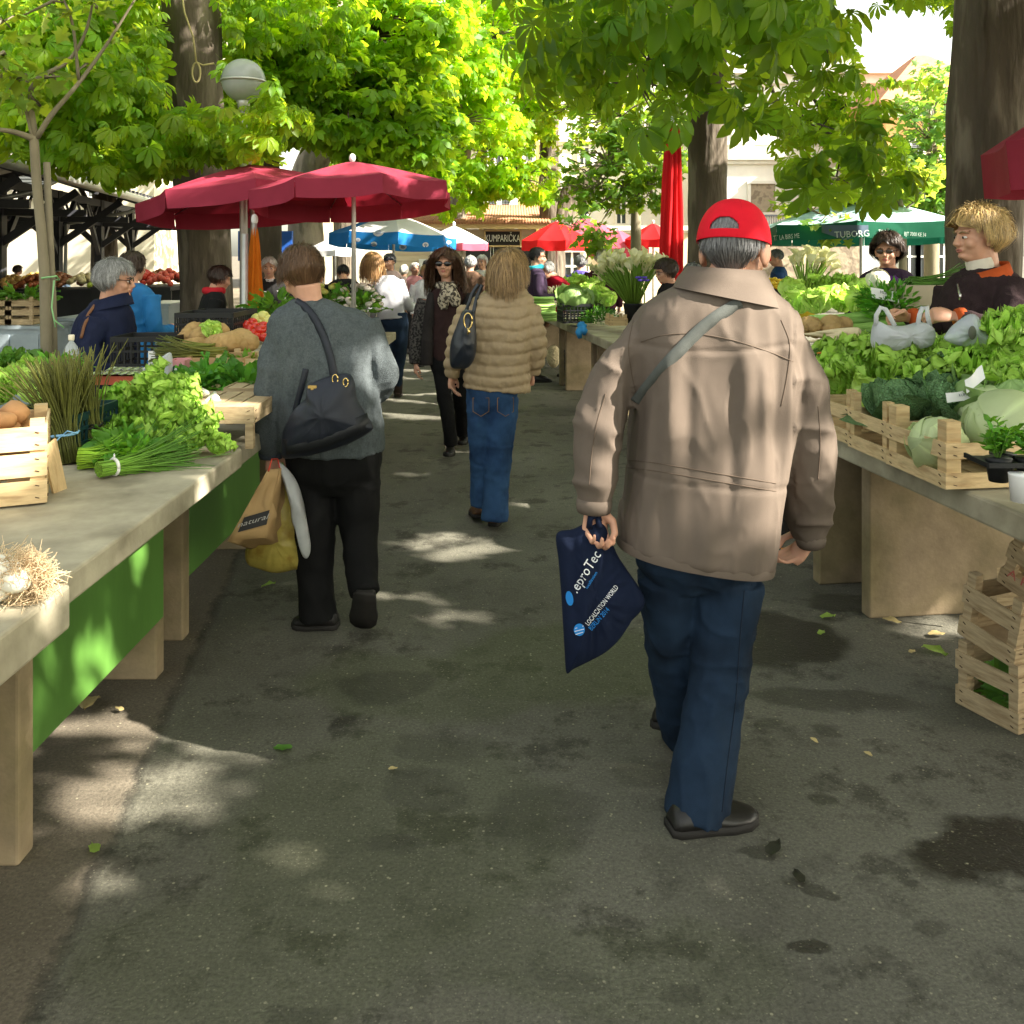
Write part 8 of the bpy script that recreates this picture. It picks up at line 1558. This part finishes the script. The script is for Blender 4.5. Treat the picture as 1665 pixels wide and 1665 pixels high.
# ---- woman in navy
f = Fig('grey-haired woman with glasses and navy jacket in profile behind the greens', 175, 5.6); hf = head_frame(f.p(188, 455), R(80), R(6), 0, .97); add_head(f.body, hf, f.p(172, 510, 0), neckr=.055)
M_navy = fabric('navy_jacket', (.008, .012, .036), .25, 6, .25, 240, .7)
NA = [(158, 522, 21, -.12), (146, 570, 21, -.20), (160, 602, 18, -.24), (196, 606, 14, -.22)]; FA = [(190, 520, 18, .12), (200, 570, 18, .16), (215, 606, 14, .12), (228, 612, 11, .0)]
for A in (NA, FA): limb(f.body, f.pts([(a[0], a[1], a[2] * .6, a[3]) for a in A]))
hand(f.body, f.p(200, 607, -.22), (1, 0, -.2), (0, .6, -.8), 1, .5, .95); hand(f.body, f.p(232, 613, 0), (1, 0, -.2), (0, -.6, -.8), -1, .5, .95); smooth_rings(f.body, f.rings([(158, 195, 495, .06), (140, 208, 530, .1), (130, 212, 620, .12), (135, 210, 700, .11)]))
LGb = [[(f.p(172 + q * 4, 690, q * .09), .085), (f.p(172, 780, q * .09), .065), (np.array((f.p(172, 0)[0], 5.6 + q * .09, .08)), .05)] for q in (-1, 1)]
for l in LGb: limb(f.body, l)
f.finish(.007); mb = MB(); smooth_rings(mb, f.rings([(156, 200, 486, .085), (144, 210, 500, .12), (130, 215, 520, .15), (121, 219, 555, .165), (118, 225, 600, .17), (119, 228, 660, .17), (122, 226, 705, .16)]))
for A in (NA, FA): limb(mb, f.pts(A))
f.cloth('jacket', mb, M_navy, .009, 3, [(.012, (9, 9, 6), 211, .8), (.006, (20, 20, 14), 213)]); f.add('collar', MB().loft(f.rings([(148, 210, 500, .125, 0, .22), (154, 206, 484, .10, 0, .3), (150, 209, 484, .11, 0, .3), (143, 214, 502, .135, 0, .22)], 30), cap=False), M_navy)
mb = MB(); [limb(mb, [(p, r * 1.15) for p, r in l]) for l in LGb]; f.cloth('trousers', mb, M_blackcloth, .012, 2)
for q in (-1, 1): shoe(f.t, f.o, (f.o[0] - .1, 5.6 + q * .09, 0), (f.o[0] + .16, 5.6 + q * .09, 0))
hair_obj(f.t, f.o, hf, hairmat('salt_pepper_hair', (.27, .27, .26)), 8500, .09, 23, 'short', vol=1.12, lift=.6, width=.0017, nape=-.55, wave=.35, tv=.6, fringe=True); face_parts(f.t, f.o, hf, brow=(.1, .09, .08)); specs(M_darkframe)(f, hf)
bvn = bvh_of([f.t.children[0]]); bj = bvh_of([c for c in f.t.children if c.name.startswith('jacket')]); f.add('bag_strap', strap([(158, 490), (148, 505), (138, 525), (131, 550)], bj, 5, 5.4, .014, .003, 16), mat('brown_strap', (.16, .07, .03), .6))
# ---- dark haired vendor with glasses
f = std('dark-haired vendor in glasses and purple scarf facing this way behind the parsley', 1443, 384, 7.0, -155, fabric('dark_purple_knit', (.035, .020, .045), .3, 30, .5, 120), M_blackcloth, HM['darkbrown'], 'short', .12, 0, 4, 8, 'forward', 1.24, .8, seed=31, face=True, wave=.4, fine=.009, nh=4500, width=.003, extra=specs(M_darkframe, M_lens, w_=.025, hh=.014), wide=1.1)
mb = MB(); c = f.o + (0, 0, 1.44); d_ = np.array((-.42, -.9, 0)); mb.tube([c + (.10 * math.cos(a), .10 * math.sin(a), -.02 + .02 * math.sin(a)) for a in np.linspace(0, 2 * PI, 15)], .045, 12); mb.tube([c + d_ * .10, c + d_ * .15 - (0, 0, .10), c + d_ * .17 - (0, 0, .24)], [.05, .07, .05], 12, flat=.5); f.cloth('scarf', mb, fb('purple_scarf', (.09, .022, .16)), .010, 1, [(.012, (20, 20, 14), 5)])
# ---- the rest of the crowd
M_blk = M_blackcloth; dk = fb('charcoal_cloth', (.03, .03, .033)); jn_ = M_denim
def scarf(col, nm):
    def fn(f, hf, X, t): f.cloth('scarf', MB().tube([X((.085 * math.cos(a), -.015 + .08 * math.sin(a), 1.42 + .015 * math.sin(a))) for a in np.linspace(0, 2 * PI, 13)], .035, 10), fb(nm, col), .012, 1)
    return fn
def cap_on(m_, peak=True):
    def fn(f, hf, X, t):
        mb = MB(); v = MB().ell((0, -.008, .04), (.084, .102, .075), None, 20, 12); q = v.v[0]; q[:, 2] = np.maximum(q[:, 2], .032); mb.add(tf(hf, q), v.f)
        if peak: w_ = MB().ell((0, .105, .034), (.06, .05, .006), None, 16, 6); mb.add(tf(hf, w_.v[0]), w_.f)
        f.add('cap', mb, m_)
    return fn
std('vendor in black coat with red scarf, back turned, before the massive trunk', 332, 432, 8.3, 62, fb('black_coat', (.012, .013, .013)), M_blk, HM['darkbrown'], 'short', .10, 12, 12, 0, 'forward', 1.12, .5, seed=41, extra=scarf((.45, .02, .03), 'red_scarf'), coat=.1, wide=1.1, nh=1800, width=.004)
std('person in a bright blue jacket standing behind the navy-jacketed woman', 214, 412, 6.9, 20, fabric('bright_blue_shell', (.015, .13, .33), .2, 8, .3, 200, .5), dk, HM['darkbrown'], 'short', .09, 0, 0, 0, 'forward', seed=42, wide=1.05, coat=.12, nh=1800, width=.004)
std('white-haired woman in black and white jacket left of the cardigan woman\'s head', 438, 420, 9.8, 170, fabric('striped_jacket', (.02, .02, .02), .2, 12, .3, 200, col2=(.6, .6, .6), c2s=9, c2lo=.55, c2hi=.57), M_blk, HM['white'], 'short', .09, 0, 5, 0, 'forward', seed=43, face=True, nh=1500, width=.005)
std('stooping man in a black jacket behind the nearer maroon parasol pole', 562, 432, 12.2, -15, fb('black_jacket', (.013, .013, .014)), dk, HM['black'], 'short', .05, 38, 10, 0, 'reach', seed=44, wide=1.2)
std('man in a dark peaked cap just beyond the white-jumpered woman', 634, 414, 12.8, 205, fb('pinkish_shirt', (.5, .36, .34)), dk, HM['grey'], 'short', .04, 0, 5, 0, 'forward', seed=45, face=True, extra=cap_on(fb('dark_cap', (.02, .02, .024))))
std('white-haired shopper in pale coat facing away in the crowd', 657, 432, 15.5, 10, fb('pale_coat', (.55, .50, .45)), dk, HM['white'], 'short', .08, seed=46)
std('white-haired shopper with pink collar next along in the crowd', 674, 428, 14.8, 150, fb('rose_cloth', (.45, .2, .22)), dk, HM['white'], 'short', .08, seed=47, face=True)
std('short-haired blonde woman in a white shirt carrying a magenta-lined bag', 692, 432, 13.2, 160, fb('white_shirt', (.7, .71, .74)), jn_, HM['blonde'], 'short', .09, seed=48, face=True, extra=lambda f, hf, X, t: (f.add('shoulder_bag', MB().loft([X((-.27, .05, .95)) + ring((0, 0, 0), .14, .06, 16, 4), X((-.27, .05, .72)) + ring((0, 0, 0), .16, .08, 16, 4)]), M_blk), f.add('bag_strap', MB().tube([X((-.2, .05, .95)), X((-.13, .09, 1.3)), X((-.12, 0, 1.42)), X((-.2, -.06, 1.2)), X((-.3, .0, .95))], .014, 6), fb('magenta_strap', (.40, .02, .16)))))
std('man in navy with dark cap at the back of the crowd', 694, 424, 17, 20, fb('navy_cloth', (.015, .025, .06)), dk, HM['black'], 'short', .04, seed=49, extra=cap_on(fb('navy_cap', (.012, .016, .035)), False))
std('grey-haired person behind the sunglasses woman\'s shoulder', 765, 417, 13.5, 20, fb('brown_fur', (.12, .07, .045)), dk, HM['silver'], 'short', .08, seed=50, wide=1.15, coat=.15)
std('white-haired person in cream coat behind the sunglasses woman', 784, 416, 14.2, 200, fb('cream_coat', (.6, .55, .45)), dk, HM['white'], 'short', .08, seed=51, face=True)
std('woman with dark tied hair and teal scarf looking over white flowers', 872, 404, 11.6, 80, fb('aubergine_jacket', (.04, .025, .05)), dk, HM['black'], 'short', .05, 0, 8, 10, 'forward', 1.06, .1, seed=52, face=True, extra=scarf((.03, .32, .40), 'teal_scarf'), nh=1500, width=.004)
std('grey-haired woman in red jumper leaning over the far table', 932, 424, 12.0, -120, fb('red_jumper', (.42, .012, .03)), M_blk, HM['silver'], 'short', .07, 38, 0, 0, 'reach', seed=53, face=True, wide=1.1, nh=1500, width=.004)
std('person with grey curls and violet top behind the woman in red', 944, 417, 14.5, 15, fb('violet_top', (.13, .10, .42)), jn_, HM['grey'], 'short', .09, 0, 0, 0, 'down', 1.15, .6, seed=54, wave=.4)
std('woman with pale blonde curls behind the calla sheaf', 980, 407, 13.0, 10, fb('dark_wine_jacket', (.06, .015, .03)), dk, HM['white'], 'short', .11, 0, 0, 0, 'down', 1.2, .7, seed=55, wave=.4)
std('brown-haired woman with glasses in profile by the closed red parasol', 1096, 420, 8.6, -100, fb('black_knit', (.014, .012, .014)), M_blk, HM['darkbrown'], 'short', .11, 6, 12, 0, 'forward', 1.15, .4, seed=56, face=True, wave=.2, fine=.009, nh=2600, width=.0035, extra=specs(M_darkframe))
std('hunched person in a charcoal coat mostly hidden by the red-capped man', 1128, 428, 7.2, 10, fb('charcoal_coat', (.05, .048, .050)), M_blk, HM['grey'], 'short', .06, 26, 10, 0, 'forward', seed=57, wide=1.15)
std('man in a blue jacket with head bowed at the yellow flower stall', 1272, 405, 13.0, -70, fb('blue_jacket', (.018, .05, .14)), dk, HM['grey'], 'short', .04, 6, 15, 0, 'forward', seed=58)
std('dark-clothed shopper deep inside the market hall by the orange fruit', 28, 432, 18, 30, fb('wine_coat', (.10, .03, .03)), dk, HM['darkbrown'], 'short', .09, seed=59)
std('shopper in pale blue standing inside the market hall', 105, 440, 19, -160, fb('pale_blue_shirt', (.30, .42, .6)), dk, HM['silver'], 'short', .07, 20, 0, 0, 'forward', seed=60, face=True)
# ------------------------------------------------------------------ stalls inside the hall
M_tin = mat('grey_blue_tin', (.30, .36, .40), .4, .15, 4, .08, 20, metal=.3); M_teals = mat('teal_tarp', (.02, .12, .14), .7, .2, 3, .2, 20)
def cabinet(label, px0, px1, ytop, Z, dep=.8):
    a, b = P(px0, ytop, Z), P(px1, ytop, Z); o = np.array(((a[0] + b[0]) / 2, Z + dep / 2, 0.)); t = empty('metal_cabinet', o, label=label, cat='cabinet', group='tin cabinets of the hall stalls'); wx = b[0] - a[0]
    put('body', MB().box((0, 0, a[2] / 2), (wx, dep, a[2])), M_tin, t, (0, 0, 0), smooth=False); put('top', MB().box((0, 0, a[2] + .015), (wx + .05, dep + .05, .03)), M_tin, t, (0, 0, 0), smooth=False)
    for q in (-1, 1): d = put('door', MB().box((q * wx / 4, -dep / 2 - .008, a[2] * .5), (wx / 2 - .03, .016, a[2] * .88)), M_tin, t, (0, 0, 0), smooth=False); put('handle', MB().box((q * .04, -dep / 2 - .03, a[2] * .55), (.02, .03, .12)), M_steel, d, (0, 0, 0), smooth=False)
    return a[2] + .03
z1 = cabinet('pale tin cabinet at the picture edge with wooden crates on it', -30, 66, 535, 9.0); cabinet('pale tin cabinet beside the navy-jacketed woman\'s back', 88, 124, 522, 9.6); cabinet('tin cabinet gleaming behind the blue-jacketed person', 232, 274, 497, 12.4); cabinet('far tin cabinet left of the massive trunk', 276, 300, 495, 13.5)
for k, (px, s_) in enumerate(((8, 1), (48, 1))): crate('wooden crate on the tin cabinet, ' + ('cut by the picture edge' if k == 0 else 'sunlit, nearest the slender tree'), (P(px, 0, 9.3)[0], 9.3, z1), 0, .40, .26 if k else .34, .24, 3, M_pineold, seed=70 + k)
place('greens_heap', leaf_pile(120, (.3, .18, .06), .12, 96, SPINACH, M_dkl, (1, 1, .8)), 'leek greens laid across the cabinet crates', 'greens', None, (P(40, 0, 9.3)[0], 9.3, z1 + .25))
fr_m = {}
def fruit_stall(label, px, Z, w_, cols, seed, zt=.8):
    g = rng(seed); o = np.array(((px - CX) / F * Z, Z, 0.)); t = empty('fruit_stall', o, label=label, cat='stall', group='fruit stalls inside the hall')
    put('counter', MB().box((0, 0, zt - .03), (w_, 1.0, .06)).box((0, -.45, zt / 2), (w_, .04, zt - .06)), M_dark, t, (0, 0, 0), smooth=False)
    for i, c_ in enumerate(cols):
        n = len(cols); x = -w_ / 2 + w_ * (i + .5) / n; mb = MB()
        for k in range(60): q = g.uniform(-1, 1, 2); mb.ell((x + q[0] * w_ / n * .45, q[1] * .42, zt + .05 + (1 - abs(q[1])) * .12 + (1 - abs(q[0])) * .10), (.05, .05, .048), None, 8, 6)
        hp_ = put('fruit_heap', mb, mat('fruit_%d_%d' % (int(c_[0] * 100), int(c_[1] * 100)), c_, .4, .2, 9, 0), t, (0, 0, 0)); hp_['kind'] = 'stuff'
fruit_stall('fruit stall heaped with oranges and red fruit behind the navy-jacketed woman', 232, 15.5, 1.3, [(.75, .25, .02), (.6, .05, .03), (.7, .12, .08)], 1, 1.05)
fruit_stall('mixed fruit stall in the hall seen past the slender tree', 118, 16.5, 1.8, [(.5, .32, .08), (.25, .10, .05), (.6, .5, .3), (.4, .5, .06)], 2, .98); fruit_stall('dim stall of bottles and jars at the hall edge', 20, 16, 1.2, [(.35, .16, .04), (.5, .3, .1), (.3, .08, .03)], 3, .95); fruit_stall('stall of dark produce left of the massive trunk', 282, 17.5, 1.0, [(.3, .12, .04), (.5, .25, .06)], 4, 1.0)
t = empty('green_netting', hp(5, 7.8, 0), label='dark green netting hung along the far side of the market hall', cat='netting'); put('net', MB().box(hp(4, 7.6, 1.3), (.05, 26, 2.6), rotz(math.atan2(-hd[0], hd[1]))), mat('green_net', (.015, .06, .035), .9, .4, 3, .2, 20), t, t.location, smooth=False)
put('blue_tarp', MB().box(P(432, 400, 15.5) * (1, 1, 1), (.9, .1, .5)), mat('blue_tarp', (.02, .10, .42), .6, .2, 3, .2), None, P(432, 440, 15.5), smooth=False, label='blue tarpaulin hung between the dark trunks', cat='tarpaulin')
